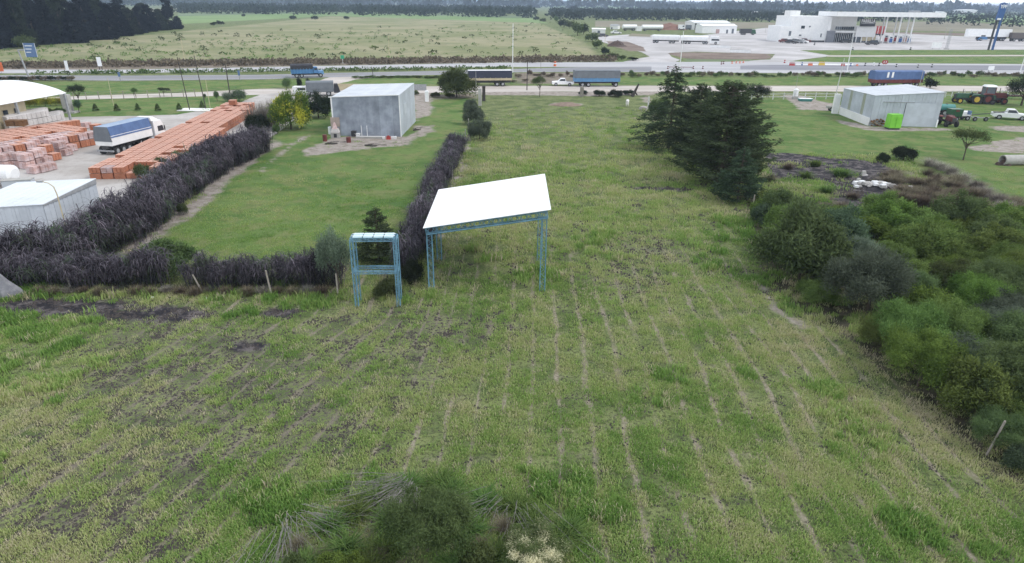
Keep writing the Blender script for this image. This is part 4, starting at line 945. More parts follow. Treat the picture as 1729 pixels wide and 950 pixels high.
# roadside scrub between service road and highway
sc = random.Random(8)
for i in range(90):
    x = 868 + i * 9.7 + sc.uniform(-4, 4); y = 128 + sc.uniform(-1, 2.4)
    brown = (x < 1000) or sc.random() < .45
    if 865 < x < 1050 and sc.random() < .2: y += 8
    plantpx('far', x, y, sc.uniform(8, 17), y - sc.uniform(3.5, 9.5), L_rust if brown else L_mid, 'scrub_bush', ('brown' if brown else 'green') + ' scrub bush on the bank between dirt road and highway', 'bush', ('brown' if brown else 'green') + ' scrub bushes on the highway bank', i, back=0)
for i in range(20):
    x = 600 + i * 10 + sc.uniform(-3, 3); y = 131 + sc.uniform(-.5, 1)
    if 740 < x: y = 128
    plantpx('far', x, y, 15, y - 4, L_mid, 'verge_bush', 'low green bush on the verge behind the grey shed', 'bush', 'low green verge bushes behind the grey shed', i, back=0)
plantpx('far', 1570, 149, 28, 132, L_dark, 'scrub_bush', 'larger dark green bush behind the right shed near the blue and red trailer', 'bush', back=0)
for i in range(12):
    x = 0 + i * 11; plantpx('far', x, 136 + (i % 3) - i * .2, 16, 128, L_rust if i % 2 else L_far, 'verge_bush', 'scrubby bush under the road gantry sign at far left', 'bush', 'scrubby bushes under the gantry sign', i, back=0)

# ---- far: grove, bushes along the meadow edge
ORD = ['first', 'second', 'third', 'fourth', 'fifth', 'sixth', 'seventh', 'eighth', 'ninth', 'tenth', 'eleventh', 'twelfth', 'thirteenth', 'fourteenth', 'fifteenth', 'sixteenth', 'seventeenth', 'eighteenth', 'nineteenth', 'twentieth', 'twenty-first', 'twenty-second', 'twenty-third', 'twenty-fourth', 'twenty-fifth']
gr = [(-40, 84, 45, -26), (-10, 82, 50, -30), (18, 80, 44, -20), (40, 79, 50, -14), (62, 76, 46, -8), (84, 74, 48, -6), (108, 71, 48, -16), (130, 72, 46, 2), (150, 67, 50, -18), (172, 65, 46, -6), (188, 66, 40, 4), (205, 61, 38, 8), (222, 58, 34, 12), (238, 56, 34, 10), (255, 53, 34, 6), (272, 51, 30, 14), (287, 49, 34, -4), (302, 49, 18, 26), (-20, 70, 60, -34), (30, 62, 60, -30), (75, 60, 60, -28), (110, 58, 60, -24), (165, 54, 60, -20), (205, 52, 50, -4), (245, 46, 40, 4)]
for i, (x, y, w, yt) in enumerate(gr):
    back_ = i >= 18
    plantpx('grove', x, y, w, yt, L_grove if i % 3 else L_dark, 'grove_tree', ('back-row tree of the dark grove at top left, %s from the right end' % ORD[24 - i]) if back_ else ('front-row tree of the dark grove at top left, %s from the right end' % ORD[17 - i]), 'tree', 'trees of the dark grove', i, back=.2)
plantpx('far', 45, 82, 36, 60, L_mid, 'grove_bush', 'lighter green bush in front of the grove beside the gantry sign', 'bush', back=0)
for i, (x, y, w, yt) in enumerate([(905, 34, 14, 28), (917, 37, 13, 30), (939, 38, 10, 27), (952, 46, 22, 33), (962, 48, 16, 34), (975, 60, 26, 38), (985, 58, 18, 40), (1000, 70, 26, 54), (1008, 82, 24, 68), (1022, 92, 20, 80), (1034, 98, 22, 88), (1050, 101, 20, 93), (1068, 102, 20, 96), (1018, 101, 20, 94)]):
    plantpx('far', x, y, w, yt, [L_far, L_brown, L_mid][i % 3], 'boundary_bush', 'bush in the line running back along the right edge of the far meadow', 'bush', 'bushes along the right edge of the far meadow', i, back=0)
for i, (x, y, w, yt) in enumerate([(495, 33, 13, 26), (532, 33, 14, 26), (585, 33, 12, 27), (360, 43, 12, 37), (372, 42, 14, 34), (970, 20, 12, 8), (411, 28, 8, 23)]):
    plantpx('far', x, y, w, yt, L_far, 'field_tree', 'lone dark tree dotted on the far side of the meadow', 'tree', 'lone trees beyond the meadow', i, back=0)

def mass(name, label, spots, mt, nface, seed=0):
    """many distant crowns joined in one mesh: spots = (X, Y, r, h)"""
    r = np.random.default_rng(seed); S = np.array(spots); n = len(S) * nface; ids = np.repeat(np.arange(len(S)), nface)
    d = nrm(r.normal(size=(n, 3)) + np.array([0, 0, .5])); rr = r.uniform(.55, 1.05, n)
    C = np.stack([S[ids, 0] + d[:, 0] * S[ids, 2] * rr, S[ids, 1] + d[:, 1] * S[ids, 2] * rr, S[ids, 3] * (.45 + .5 * d[:, 2] * rr)], 1); C[:, 2] = np.maximum(C[:, 2], .1)
    D = nrm(d + r.normal(size=(n, 3)) * .6); ls = S[ids, 2] * r.uniform(.35, .7, n)
    lobe = r.uniform(0, 1, len(S))[ids]
    me = leaves_mesh(name, C, D, side(r, D), ls, ls * .35, lobe * .5 + r.uniform(0, .5, n), lobe); me.materials.append(mt)
    o = link(name, me); return tag(o, label, None, None, 'stuff')
def band(x0, x1, yf, yb, n, r0, r1, h0, h1, seed):
    r = random.Random(seed); out = []
    for i in range(n):
        x = r.uniform(x0, x1); t = (x - x0) / (x1 - x0); a = yf[0] + (yf[1] - yf[0]) * t; b = yb[0] + (yb[1] - yb[0]) * t
        X, Y = G(x, a); X2, Y2 = G(x, b); f = r.random(); out.append((X + (X2 - X) * f, Y + (Y2 - Y) * f, r.uniform(r0, r1), r.uniform(h0, h1)))
    return out
mass('distant_woodland', 'broad belt of dark green trees behind the far meadow', band(300, 900, (22, 30), (13, 17), 900, 4, 8, 6, 11, 1), L_far, 26, 1)
mass('distant_woodland', 'scrub woodland stretching behind the sheds and filling station', band(930, 1330, (33, 37), (19, 22), 900, 3, 7, 4, 9, 2), L_far, 26, 2)
mass('distant_woodland', 'scattered scrub behind the forecourt on the right', band(1290, 1800, (33, 48), (21, 24), 420, 3, 7, 3, 8, 3), L_far, 26, 3)
mass('distant_woodland', 'hazy tree belt near the horizon on the right', band(1100, 1900, (17, 24), (13, 19), 700, 8, 16, 9, 17, 4), L_far, 20, 4)
mass('distant_woodland', 'hazy tree belts along the horizon', band(-300, 1900, (3, 24), (-6, 15), 1800, 20, 45, 12, 22, 5), L_far, 16, 5)
mass('distant_woodland', 'hazy tree belt across the upper left distance', band(-200, 1000, (10, 13), (4, 7), 700, 8, 16, 8, 13, 6), L_far, 18, 6)
mass('dark_far_trees', 'dark clump of tall trees behind the forecourt roof', band(1200, 1390, (20, 24), (17, 20), 60, 6, 10, 14, 22, 7), L_dark, 60, 7)
mass('dark_far_trees', 'small dark tree clump beyond the canopy', band(1432, 1460, (16, 17), (14, 15), 10, 8, 12, 14, 20, 8), L_dark, 60, 8)
# tussocks on the meadow
mass('meadow_tussocks', 'dark tussocks dotted over the far meadow', [s for s in band(150, 980, (108, 96), (60, 36), 150, .5, 1.5, .4, 1.1, 9)], L_brown, 26, 9)
mass('meadow_tussocks', 'grassy tufts across the far meadow', [s for s in band(0, 980, (112, 98), (82, 36), 500, .5, 1.3, .3, .6, 10)], L_grass_green, 14, 10)
mass('dry_verge_grass', 'reddish dry grass strip along the far side of the highway', band(-100, 1040, (117, 104), (110, 97), 1500, .7, 1.6, .5, 1.1, 11), L_rust, 14, 11)
mass('verge_grass', 'green grass tufts along the highway median', band(60, 860, (127, 117), (124, 113.5), 300, .5, 1.2, .3, .7, 12), L_mid, 14, 12)

# ---- foreground shrubs at the bottom of the frame
plantpx('fine', 722, 945, 180, 838, L_mid, 'shrub', 'feathery green shrub at the bottom of the picture left of centre', 'shrub', back=.2, rz=1.0)
plantpx('fine', 905, 958, 130, 905, L_cream, 'flowering_shrub', 'shrub with creamy flower heads at the bottom edge', 'shrub', back=.1)
plantpx('bush', 560, 968, 60, 936, L_bright, 'shrub', 'small yellow-green shrub cut by the bottom edge, left of the grey-green one', 'shrub', back=0)
plantpx('bush', 600, 972, 46, 938, L_bright, 'shrub', 'small yellow-green shrub cut by the bottom edge, next to the grey-green one', 'shrub', back=0, var=1)
plantpx('bush', 500, 972, 50, 942, L_mid, 'shrub', 'low leafy shrub at the bottom edge below the dry weeds', 'shrub', back=0, var=2)
plantpx('bush', 800, 965, 80, 930, L_mid, 'shrub', 'low leafy shrub between the grey-green and the creamy flowered ones', 'shrub', back=0, var=3)
for i, (x, y, w, h) in enumerate([(505, 925, 1.0, .6), (545, 945, 1.1, .5), (850, 895, 1.0, .7), (812, 930, 1.0, .6), (875, 925, 1.1, .6), (640, 945, 1.0, .5)]):
    X, Y = G(x, y); plant('dry', (X, Y, 0), w * 1.1, h, L_rust, 'dry_weeds', 'grey-brown dry weed stalks around the bottom shrubs', 'weeds', 'dry weed stalks at the bottom edge', i)
for i, (x, y) in enumerate([(640, 845), (760, 835), (820, 850), (690, 822), (870, 862), (740, 820), (900, 885), (560, 890), (600, 870), (960, 900), (940, 925), (520, 960), (585, 930), (660, 930), (790, 900), (835, 945), (620, 960), (770, 960), (660, 885)]):
    X, Y = G(x, y); plant('weeds', (X, Y, 0), 1.9, .6, L_grass_green, 'weed_clump', 'rank green weed clump around the bottom shrubs', 'weeds', 'green weed clumps at the bottom edge', i)
# dead cane and straw at the foot of the front hedge
for i in range(20):
    x = 30 + i * 27 + (i * 37 % 13); X, Y = G(x, 492 + (i % 3) * 3); plant('dry', (X, Y, 0), 1.2 + (i % 4) * .2, .5 + (i % 3) * .15, L_rust if i % 3 else L_dry, 'dry_weeds', 'dead grey stalks at the foot of the front hedge', 'weeds', 'dead stalks at the foot of the front hedge', i)

def branch_bundle(label, a, b, n, seed, spread=.5):
    rr = random.Random(seed); A = Vector((*G(*a), 0)); B = Vector((*G(*b), 0)); d = B - A; nn = Vector((-d.y, d.x, 0)).normalized(); t = thing('dead_branches', label, 'branches', tuple(A)); m = MB().mat(plain('grey_dead_wood_%d' % seed, (.27, .25, .24), (.15, .14, .135), 5, .9))
    for i in range(n):
        o = nn * rr.gauss(0, spread * .9) ; s0 = rr.uniform(-.1, .35); s1 = s0 + rr.uniform(.35, .75); z0 = rr.uniform(.1, .6) * (1 - s0); z1 = rr.uniform(.02, .4) * (1 - s1 * .6)
        p0 = d * s0 + o * .6 + Vector((0, 0, z0)); p1 = d * s1 + o * 1.6 + nn * rr.gauss(0, .45) + Vector((0, 0, max(.03, z1))); mid_ = (p0 + p1) / 2 + Vector((rr.uniform(-.06, .06), rr.uniform(-.06, .06), rr.uniform(0, .12)))
        m.path([p0, mid_, p1], .010, .004, 4)
    m.build('branch', t)
branch_bundle('swathe of grey dead branches leaning left of the green bottom shrub', (690, 832), (596, 905), 170, 3, 1.0)
branch_bundle('grey dead branches spread low at the bottom edge, left of the leaning swathe', (500, 885), (560, 950), 80, 4, 1.5)
branch_bundle('grey dead stalks between the bottom shrub and the creamy flowered one', (860, 860), (820, 935), 50, 5, 1.2)

# ================================================================== STRUCTURES
def lattice(mb, a, b, w, d, u, bays, rc=.028, rb=.012):
    """box truss from a to b; u = side direction, w across u, d across the third direction"""
    a, b, u = Vector(a), Vector(b), Vector(u).normalized(); t = (b - a).normalized(); v = t.cross(u).normalized()
    cs = [(i * w / 2, j * d / 2) for i, j in ((-1, -1), (1, -1), (1, 1), (-1, 1))]
    q = lambda c, f: a + (b - a) * f + u * c[0] + v * c[1]
    for c in cs: mb.tube(q(c, 0), q(c, 1), rc, n=4)
    for k in range(4):
        c1, c2 = cs[k], cs[(k + 1) % 4]
        for i in range(bays):
            s, e = (c1, c2) if i % 2 == 0 else (c2, c1)
            mb.tube(q(s, i / bays), q(e, (i + 1) / bays), rb, n=4, caps=False)
        mb.tube(q(c1, 0), q(c2, 0), rb, n=4); mb.tube(q(c1, 1), q(c2, 1), rb, n=4)
    return mb
# ---- roofed steel frame (blue lattice, white roof)
t = thing('roofed_steel_frame', 'blue lattice steel frame under a sloping white sheet roof in mid-field', 'canopy', (-1.6, 44.5, 0))
xl, xr, yf, yb = -3.85, 3.65, -4.1, 4.0     # local
zl, zr = 4.40, 5.62
for (x, y, z) in ((xl, yf, zl), (xr, yf, zr), (xl - .05, 1.4, zl), (xr, 1.4, zr), ):
    lattice(MB().mat(blue_steel), (x, y, -.05), (x, y, z - .45), .34, .30, (1, 0, 0), 15, .024, .011).build('column', t)
for y in (yf, 1.4, yb):
    lattice(MB().mat(blue_steel), (xl - .2, y, zl - .22), (xr + .2, y, zr - .22), .34, .44, (0, 1, 0), 26, .045, .022).build('truss_beam', t)
for k in range(7):
    f = k / 6; x = xl - .15 + (xr - xl + .3) * f; z = zl + (zr - zl) * f + .03
    MB().mat(blue_steel).box(x - .04, x + .04, yf - .1, yb + .5, z - .03, z + .05).build('purlin', t)
n = 7
for k in range(n):
    x0_ = xl - .35 + (xr - xl + .75) * k / n; x1_ = xl - .35 + (xr - xl + .75) * (k + 1) / n + .03; s = (zr - zl) / (xr - xl)
    z0_ = zl + (x0_ - xl) * s + .10; z1_ = zl + (x1_ - xl) * s + .10
    MB().mat(white_sheet).profile([(x0_, z0_), (x1_ - .03, z1_ - .004), (x1_ - .03, z1_ + .03), (x0_, z0_ + .034)], yf - .35, yb + .95).build('roof_sheet', t)
# ---- small blue lattice frame
X, Y = G(640, 512); t = thing('tank_stand', 'small blue lattice frame with pale panelled top and middle shelf, left of the roofed one', 'frame', (X, Y, 0), .05)
hw, hd, HH = 1.32, .42, 4.5
for sx in (-1, 1):
    for sy in (-1, 1): lattice(MB().mat(blue_steel), (sx * hw, sy * hd, -.05), (sx * hw, sy * hd, HH), .2, .2, (1, 0, 0), 16, .02, .010).build('post', t)
for z in (HH, 2.35):
    for sy in (-1, 1): lattice(MB().mat(blue_steel), (-hw, sy * hd, z), (hw, sy * hd, z), .18, .16, (0, 1, 0), 11, .018, .009).build('beam', t)
    for sx in (-1, 1): lattice(MB().mat(blue_steel), (sx * hw, -hd, z), (sx * hw, hd, z), .18, .16, (1, 0, 0), 4, .018, .009).build('beam', t)
for k in range(4):
    x0_ = -hw + .05 + k * (2 * hw - .1) / 4
    MB().mat(cyan_sheet).box(x0_ + .03, x0_ + (2 * hw - .1) / 4 - .04, -hd + .02, hd + .02, HH + .12, HH + .16).build('roof_panel', t)
for y in (-.2, .2): MB().mat(white).box(-hw, hw, y - .03, y + .03, HH + .17, HH + .20).build('cross_bar', t)

def wall_panels(t, a, b, za, zb, mt, step, name='wall_panel', thick=.05, ribs=True, zb0=0.0, mts=None):
    """sheet wall from a to b (local xy), top heights za -> zb, split into corrugated panels"""
    L = hypot(b[0] - a[0], b[1] - a[1]); n = max(1, round(L / step)); ux, uy = (b[0] - a[0]) / L, (b[1] - a[1]) / L; nx, ny = uy, -ux
    for k in range(n):
        m = MB().mat(mts[k] if mts and k in mts else mt); nr = 4
        for q in range(nr):
            s0 = (k + q / nr) * L / n; s1 = (k + (q + 1) / nr) * L / n - (.02 if q == nr - 1 else 0)
            o = thick * (.55 if q % 2 else 1.0)
            P_ = [(a[0] + ux * s0, a[1] + uy * s0), (a[0] + ux * s1, a[1] + uy * s1), (a[0] + ux * s1 + nx * o, a[1] + uy * s1 + ny * o), (a[0] + ux * s0 + nx * o, a[1] + uy * s0 + ny * o)]
            h0 = za + (zb - za) * s0 / L; h1 = za + (zb - za) * s1 / L
            m.prism(P_, zb0, [h0, h1, h1, h0])
        m.build(name, t)
def roof_panels(t, c, mt, n, name='roof_panel', over=.25, thick=.05, along=0, mts=None):
    """c = 4 corner points (x,y,z) FL, FR, BR, BL; n strips running front to back"""
    c = [Vector(q) for q in c]; ctr = sum(c, Vector()) / 4
    c = [q + (Vector((q.x - ctr.x, q.y - ctr.y, 0)).normalized() * over) for q in c]
    for k in range(n):
        m = MB().mat(mts[k] if mts and k in mts else mt)
        f0, f1 = k / n, (k + 1) / n - .0008
        for g0, g1, dz in ((0, .86, .03), (.86, 1, .042)):
            ff0 = f0 + (f1 - f0) * g0; ff1 = f0 + (f1 - f0) * g1
            A = c[0].lerp(c[1], ff0); B = c[0].lerp(c[1], ff1); C_ = c[3].lerp(c[2], ff1); D_ = c[3].lerp(c[2], ff0)
            up = Vector((0, 0, dz)); lo = Vector((0, 0, -.01))
            m.add([A + lo, B + lo, C_ + lo, D_ + lo, A + up, B + up, C_ + up, D_ + up], [(3, 2, 1, 0), (4, 5, 6, 7), (0, 1, 5, 4), (1, 2, 6, 5), (2, 3, 7, 6), (3, 0, 4, 7)])
        m.build(name, t)
# ---- grey metal shed in the middle
FR = G(677, 230.3); rz = -.022; FL = (FR[0] - 9.55 * cos(rz), FR[1] - 9.55 * sin(rz))
t = thing('metal_shed', 'tall grey corrugated metal shed with a mottled front on the left lawn', 'shed', (FL[0], FL[1], 0), rz)
W = 9.55; D = 12.9
zf, zfr, zb_, zbr = 5.35, 5.75, 5.60, 5.95
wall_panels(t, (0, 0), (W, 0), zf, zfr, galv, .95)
wall_panels(t, (W, 0), (W, D), zfr, zbr, galv_light, .95)  # lighter sheet here: the right wall's stronger light is put into its colour
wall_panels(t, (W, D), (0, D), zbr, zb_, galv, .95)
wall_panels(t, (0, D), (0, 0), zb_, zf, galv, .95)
roof_panels(t, [(0, 0, zf), (W, 0, zfr), (W, D, zbr), (0, D, zb_)], galv_roof, 10, over=.15)
MB().mat(white).box(-.14, W + .1, -.14, -.06, zf + .0, zf + .0 + .12).build('eave_trim', t).rotation_euler = (0, -atan2(zfr - zf, W), 0)
MB().mat(white).box(-.12, .05, -.12, .05, 0, zf).build('corner_trim', t)
MB().mat(white).box(W - .02, W + .1, -.1, .03, 0, zfr).build('corner_trim', t)
MB().mat(galv_light).box(W + .052, W + .09, 3.0, 5.2, 2.6, 4.1).build('window_panel', t)
for x in (3.9, 4.7): MB().mat(white).box(x, x + .08, -.12, -.06, 0, 1.5).build('drain_pipe', t)
# things lying along the shed front
def near_shed(x, y): return G(x, y)
def simple(name, label, cat, x, y, fn, rz=0, group=None, bevel=.01):
    X, Y = G(x, y); tt = thing(name, label, cat, (X, Y, 0), rz, group); fn(tt); return tt
def brick_oven(t):
    MB().mat(concrete).box(-.6, .6, -.4, .4, 0, .75).build('base', t); MB().mat(block_grey).taper(-.6, .6, -.4, .4, .75, 1.25, .15, .15, .1).build('dome', t)
    MB().mat(black_panel).box(-.12, .28, -.43, -.39, .1, .6).build('opening', t); MB().mat(brick_pale).taper(-.35, .3, -.25, .3, 1.25, 2.1, .25, .25, .15).build('chimney', t)
simple('barbecue_oven', 'small masonry barbecue with dark mouth at the left front of the grey shed', 'barbecue', 567, 232, brick_oven)
simple('water_drum', 'white upright drum at the left corner of the grey shed', 'drum', 558, 226, lambda t: (MB().mat(white).tube((0, 0, 0), (0, 0, 1.0), .28, n=14).build('drum_body', t), MB().mat(white_wall).tube((0, 0, 1.0), (0, 0, 1.06), .2, n=12).build('lid', t)))
simple('board', 'pinkish board leaning on the left front of the grey shed', 'board', 568, 229, lambda t: (MB().mat(plain('pinkish_board', (.42, .34, .30))).box(-.65, .65, .0, .05, 1.3, 2.6).build('board_face', t), MB().mat(wood_grey).box(-.6, -.5, -.03, 0, 0, 1.4).build('leg', t), MB().mat(wood_grey).box(.5, .6, -.03, 0, 0, 1.4).build('leg', t)))
simple('appliance', 'black box-shaped appliance standing against the grey shed front', 'appliance', 598, 230, lambda t: (MB().mat(black_panel).box(-.32, .32, -.3, .3, .05, .75).build('cabinet', t), MB().mat(steel_dark).box(-.34, .34, -.32, .32, .75, .79).build('top', t)))
simple('wash_tub', 'white tub beside the black appliance at the grey shed front', 'tub', 604, 230, lambda t: (MB().mat(white).taper(-.3, .3, -.25, .25, 0, .4, -.06, -.06, -.06).build('tub_body', t), MB().mat(white_wall).box(-.38, .38, -.33, .33, .4, .43).build('rim', t)))
simple('drum', 'rusty red drum left of the grey shed', 'drum', 549, 238, lambda t: (MB().mat(dull_red).tube((0, 0, 0), (0, 0, .88), .29, n=14).build('drum_body', t), MB().mat(dull_red).tube((0, 0, .42), (0, 0, .46), .31, n=14).build('hoop', t)))
simple('drum', 'rusty red drum in front of the grey shed right of the barbecue', 'drum', 589, 240, lambda t: (MB().mat(dull_red).tube((0, 0, 0), (0, 0, .7), .32, n=14).build('drum_body', t), MB().mat(dull_red).tube((0, 0, .34), (0, 0, .38), .34, n=14).build('hoop', t)))
def low_trough(t):
    MB().mat(concrete).box(-1.9, 1.9, -.25, .25, .0, .28).build('trough_body', t); MB().mat(white_wall).box(-1.9, 1.9, -.3, -.24, .24, .34).build('rim', t)
simple('concrete_beam', 'long low pale beam lying along the grey shed front', 'beam', 625, 233, low_trough)
def brush(t):
    m = MB().mat(wood_dark); rr = random.Random(4)
    for i in range(60):
        a = rr.uniform(0, 6.28); x, y = rr.uniform(-1, 1), rr.uniform(-.4, .4); m.tube((x, y, rr.uniform(0, .5)), (x + cos(a) * .5, y + sin(a) * .3, rr.uniform(.3, 1.15)), .025, .01, 4, False)
    m.build('branches', t)
simple('brush_pile', 'dark pile of branches against the right end of the grey shed front', 'brush pile', 662, 229, brush)
simple('fuel_can', 'red can in front of the brush pile by the grey shed', 'can', 656, 235, lambda t: (MB().mat(red_paint).taper(-.3, .3, -.2, .2, 0, .45, .06, .06, .04).build('can_body', t), MB().mat(red_paint).box(-.12, .12, -.02, .02, .45, .55).build('handle', t)))
for i, x in enumerate((648, 663, 667.5)):
    simple('white_bucket', ['white bucket left of the red can', 'white bucket right of the red can', 'white bucket nearest the shed corner, right of the other two'][i], 'bucket', x, 234, lambda t: (MB().mat(white).taper(-.15, .15, -.15, .15, 0, .34, -.03, -.03, -.03).build('bucket_body', t), MB().mat(steel_grey).tube((-.16, 0, .33), (.16, 0, .45), .01, n=4).build('handle', t)))
def scrap(t):
    m = MB().mat(wood_dark); rr = random.Random(9)
    for i in range(16): a = rr.uniform(-.5, .5); x, y = rr.uniform(-1.2, 1.2), rr.uniform(-.5, .5); m.box(x - .4, x + .4, y - .05, y + .05, .0 + .05 * (i % 4), .05 + .05 * (i % 4), a)
    m.build('planks', t)
simple('plank_pile', 'low dark heap of planks on the bare soil in front of the grey shed', 'plank pile', 635, 246, scrap)
simple('plank_pile', 'brown heap of planks at the left front of the grey shed beside the red drum', 'plank pile', 567, 242, scrap, .5)
simple('plank_pile', 'dark heap along the right side wall of the grey shed', 'plank pile', 706, 218, scrap, 1.2)
# wall boundary with cream wall behind the shed
t = thing('boundary_wall', 'low cream boundary wall seen above the grey shed roof', 'wall', (*G(650, 152), 0), .03)
MB().mat(cream_paint).box(-10.5, -1, -.1, .1, 0, 1.3).build('wall_section', t); MB().mat(steel_grey).box(-1, 9, -.06, .06, 0, 1.3).build('gate_section', t)

# ---- right shed
FL = G(1467, 212); FR = G(1580, 214.5); BL = G(1411, 192); rz = ang(FL, FR)
ca, sa = cos(-rz), sin(-rz)
def loc(p): x, y = p[0] - FL[0], p[1] - FL[1]; return (x * ca - y * sa, x * sa + y * ca)
t = thing('metal_shed', 'pale metal shed with a white base wall on the right, green box at its front', 'shed', (FL[0], FL[1], 0), rz)
fr = loc(FR); bl = loc(BL); W = fr[0]; bl = (bl[0] + .6, bl[1]); br = (bl[0] + W + .6, bl[1] + 1.0)
zFL, zFR, zBL, zBR = 4.75, 5.45, 4.45, 5.2
wall_panels(t, (0, 0), (W, 0), zFL, zFR, galv_light, 1.0)
wall_panels(t, bl, (0, 0), zBL, zFL, galv_light, 1.0, zb0=1.25, mts={3: skylight, 8: skylight})
L_ = hypot(*bl); nxx, nyy = bl[1] / L_, -bl[0] / L_
wl = MB().mat(white_wall).prism([(0 - .05, 0), (bl[0], bl[1]), (bl[0] - .14, bl[1] - .05), (-.18, -.04)], 0, 1.25).build('base_wall', t)
wall_panels(t, fr, br, zFR, zBR, galv_light, 1.0); wall_panels(t, br, bl, zBR, zBL, galv, 1.0)
roof_panels(t, [(0, 0, zFL), (W, 0, zFR), (br[0], br[1], zBR), (bl[0], bl[1], zBL)], galv_roof, 10, over=.2)
MB().mat(steel_grey).box(1.4, 6.2, -.14, -.06, 3.75, 3.85).build('door_rail', t)
MB().mat(galv_light).box(5.0, 9.6, -.12, -.06, .05, 3.7).build('sliding_door', t)
MB().mat(steel_dark).box(4.95, 5.0, -.13, -.06, .05, 3.75).build('door_edge', t)
MB().mat(galv_light).box(6.2, W, -.09, -.055, 3.86, 3.9).build('lintel', t)
MB().mat(white_wall).prism([(bl[0] - .2, bl[1]), (bl[0] - 1.1, bl[1] + .2), (bl[0] - 1.1, bl[1] + .9), (bl[0] - .2, bl[1] + .9)], 0, 3.4).build('side_annex', t)
MB().mat(white).box(W - .12, W + .1, -.12, .02, 0, 1.2).build('corner_trim', t)
def lime_box(t):
    MB().mat(lime).taper(-.98, .98, -.75, .75, .22, 2.25, .05, .05, .05).build('box_body', t, bevel=.12)
    MB().mat(lime).box(-.92, .92, -.7, .7, 2.25, 2.33).build('lid', t, bevel=.03)
    MB().mat(steel_dark).box(-.85, .85, -.6, .6, .0, .22).build('skid', t); MB().mat(lime).box(-.05, .05, -.80, -.76, .4, 2.1).build('rib', t)
simple('green_container', 'bright lime green plastic container in front of the right shed', 'container', 1506, 217.5, lime_box, .04)
def logs(t):
    rr = random.Random(3)
    for i in range(34):
        m = MB().mat(wood_brown if i % 3 else wood_grey); x = rr.uniform(-1.0, 1.0); z = rr.uniform(.1, 1.25) * (1 - abs(x) * .35); a = rr.uniform(-.4, .4)
        m.tube((x, -.35, z), (x + a * .5, .35, z + rr.uniform(-.1, .1)), rr.uniform(.09, .15), n=7).build('log', t)
simple('firewood_pile', 'heap of sawn firewood against the front of the right shed', 'firewood', 1480, 212.5, logs)

# ---- low pale shed at left
A = G(172, 352); B = G(86, 394); C_ = G(-60, 404); rz = ang(B, C_)
t = thing('low_shed', 'low pale grey shed cut by the left edge behind the purple hedge', 'shed', (0, 0, 0))
hA, hB = 2.5, 2.5
Dd = (C_[0] + A[0] - B[0], C_[1] + A[1] - B[1])
for a, b, za, zb in ((C_, B, hB, hB), (B, A, hB, hA + .3), (A, Dd, hA + .3, hA + .3), (Dd, C_, hA + .3, hB)): wall_panels(t, a, b, za, zb, galv_light, 1.1)
roof_panels(t, [(C_[0], C_[1], hB), (B[0], B[1], hB), (A[0], A[1], hA + .3), (Dd[0], Dd[1], hA + .3)], grey_roof, 9, over=.15)
dx, dy = A[0] - B[0], A[1] - B[1]; LL = hypot(dx, dy)
MB().mat(steel_grey).prism([(B[0] + .07, B[1] - .03), (A[0] + .07, A[1] - .03), (A[0] + .12, A[1] - .03), (B[0] + .12, B[1] - .03)], 2.38, [2.5, 2.8, 2.8, 2.5]).build('gutter', t)

# ---- arched warehouse, far left
t = thing('arched_warehouse', 'warehouse with a white arched roof at the left edge above the stacked blocks', 'warehouse', (0, 0, 0))
E0 = Vector((*G(112, 157, 4.2), 0)); E1 = Vector((*G(-70, 190, 4.2), 0)); dax = (E1 - E0).normalized(); nax = Vector((-dax.y, dax.x, 0)); nax = nax if nax.x < 0 else -nax
Lx = 30.0; span = 17.0; NN = 14
def vault(f, s_): return E0 + dax * s_ + nax * (span * f) + Vector((0, 0, 4.2 + 1.75 * sin(pi * f) ** .8))
for k in range(NN):
    a, b = vault(k / NN, 0), vault((k + .985) / NN, 0); e = dax * Lx; up = Vector((0, 0, .06))
    MB().mat(white_sheet).add([a, b, b + e, a + e, a + up, b + up, b + e + up, a + e + up], [(3, 2, 1, 0), (4, 5, 6, 7), (0, 1, 5, 4), (1, 2, 6, 5), (2, 3, 7, 6), (3, 0, 4, 7)]).build('roof_sheet', t)
for f in (0.01, .99):
    for s_ in (0.3, 10, 20): p = vault(f, s_); MB().mat(steel_grey).box(p.x - .14, p.x + .14, p.y - .14, p.y + .14, 0, p.z - .05).build('column', t)
p0 = vault(.08, 7); p1 = vault(.08, 30)
MB().mat(cream_paint).prism([(p0.x, p0.y), (p1.x, p1.y), (p1.x + nax.x * 6, p1.y + nax.y * 6), (p0.x + nax.x * 6, p0.y + nax.y * 6)], 0, 4.1).build('wall', t)
for s_ in (8.5, 10.5, 12.5):
    p = vault(.08, s_) - nax * .06; q = p + dax * .8
    w_ = MB().mat(glass).prism([(p.x, p.y), (q.x, q.y), (q.x - nax.x * .05, q.y - nax.y * .05), (p.x - nax.x * .05, p.y - nax.y * .05)], 1.6, 3.2).build('window', t)
    MB().mat(white).prism([(p.x, p.y), (q.x, q.y), (q.x - nax.x * .14, q.y - nax.y * .14), (p.x - nax.x * .14, p.y - nax.y * .14)], 1.5, 1.58).build('sill', w_)

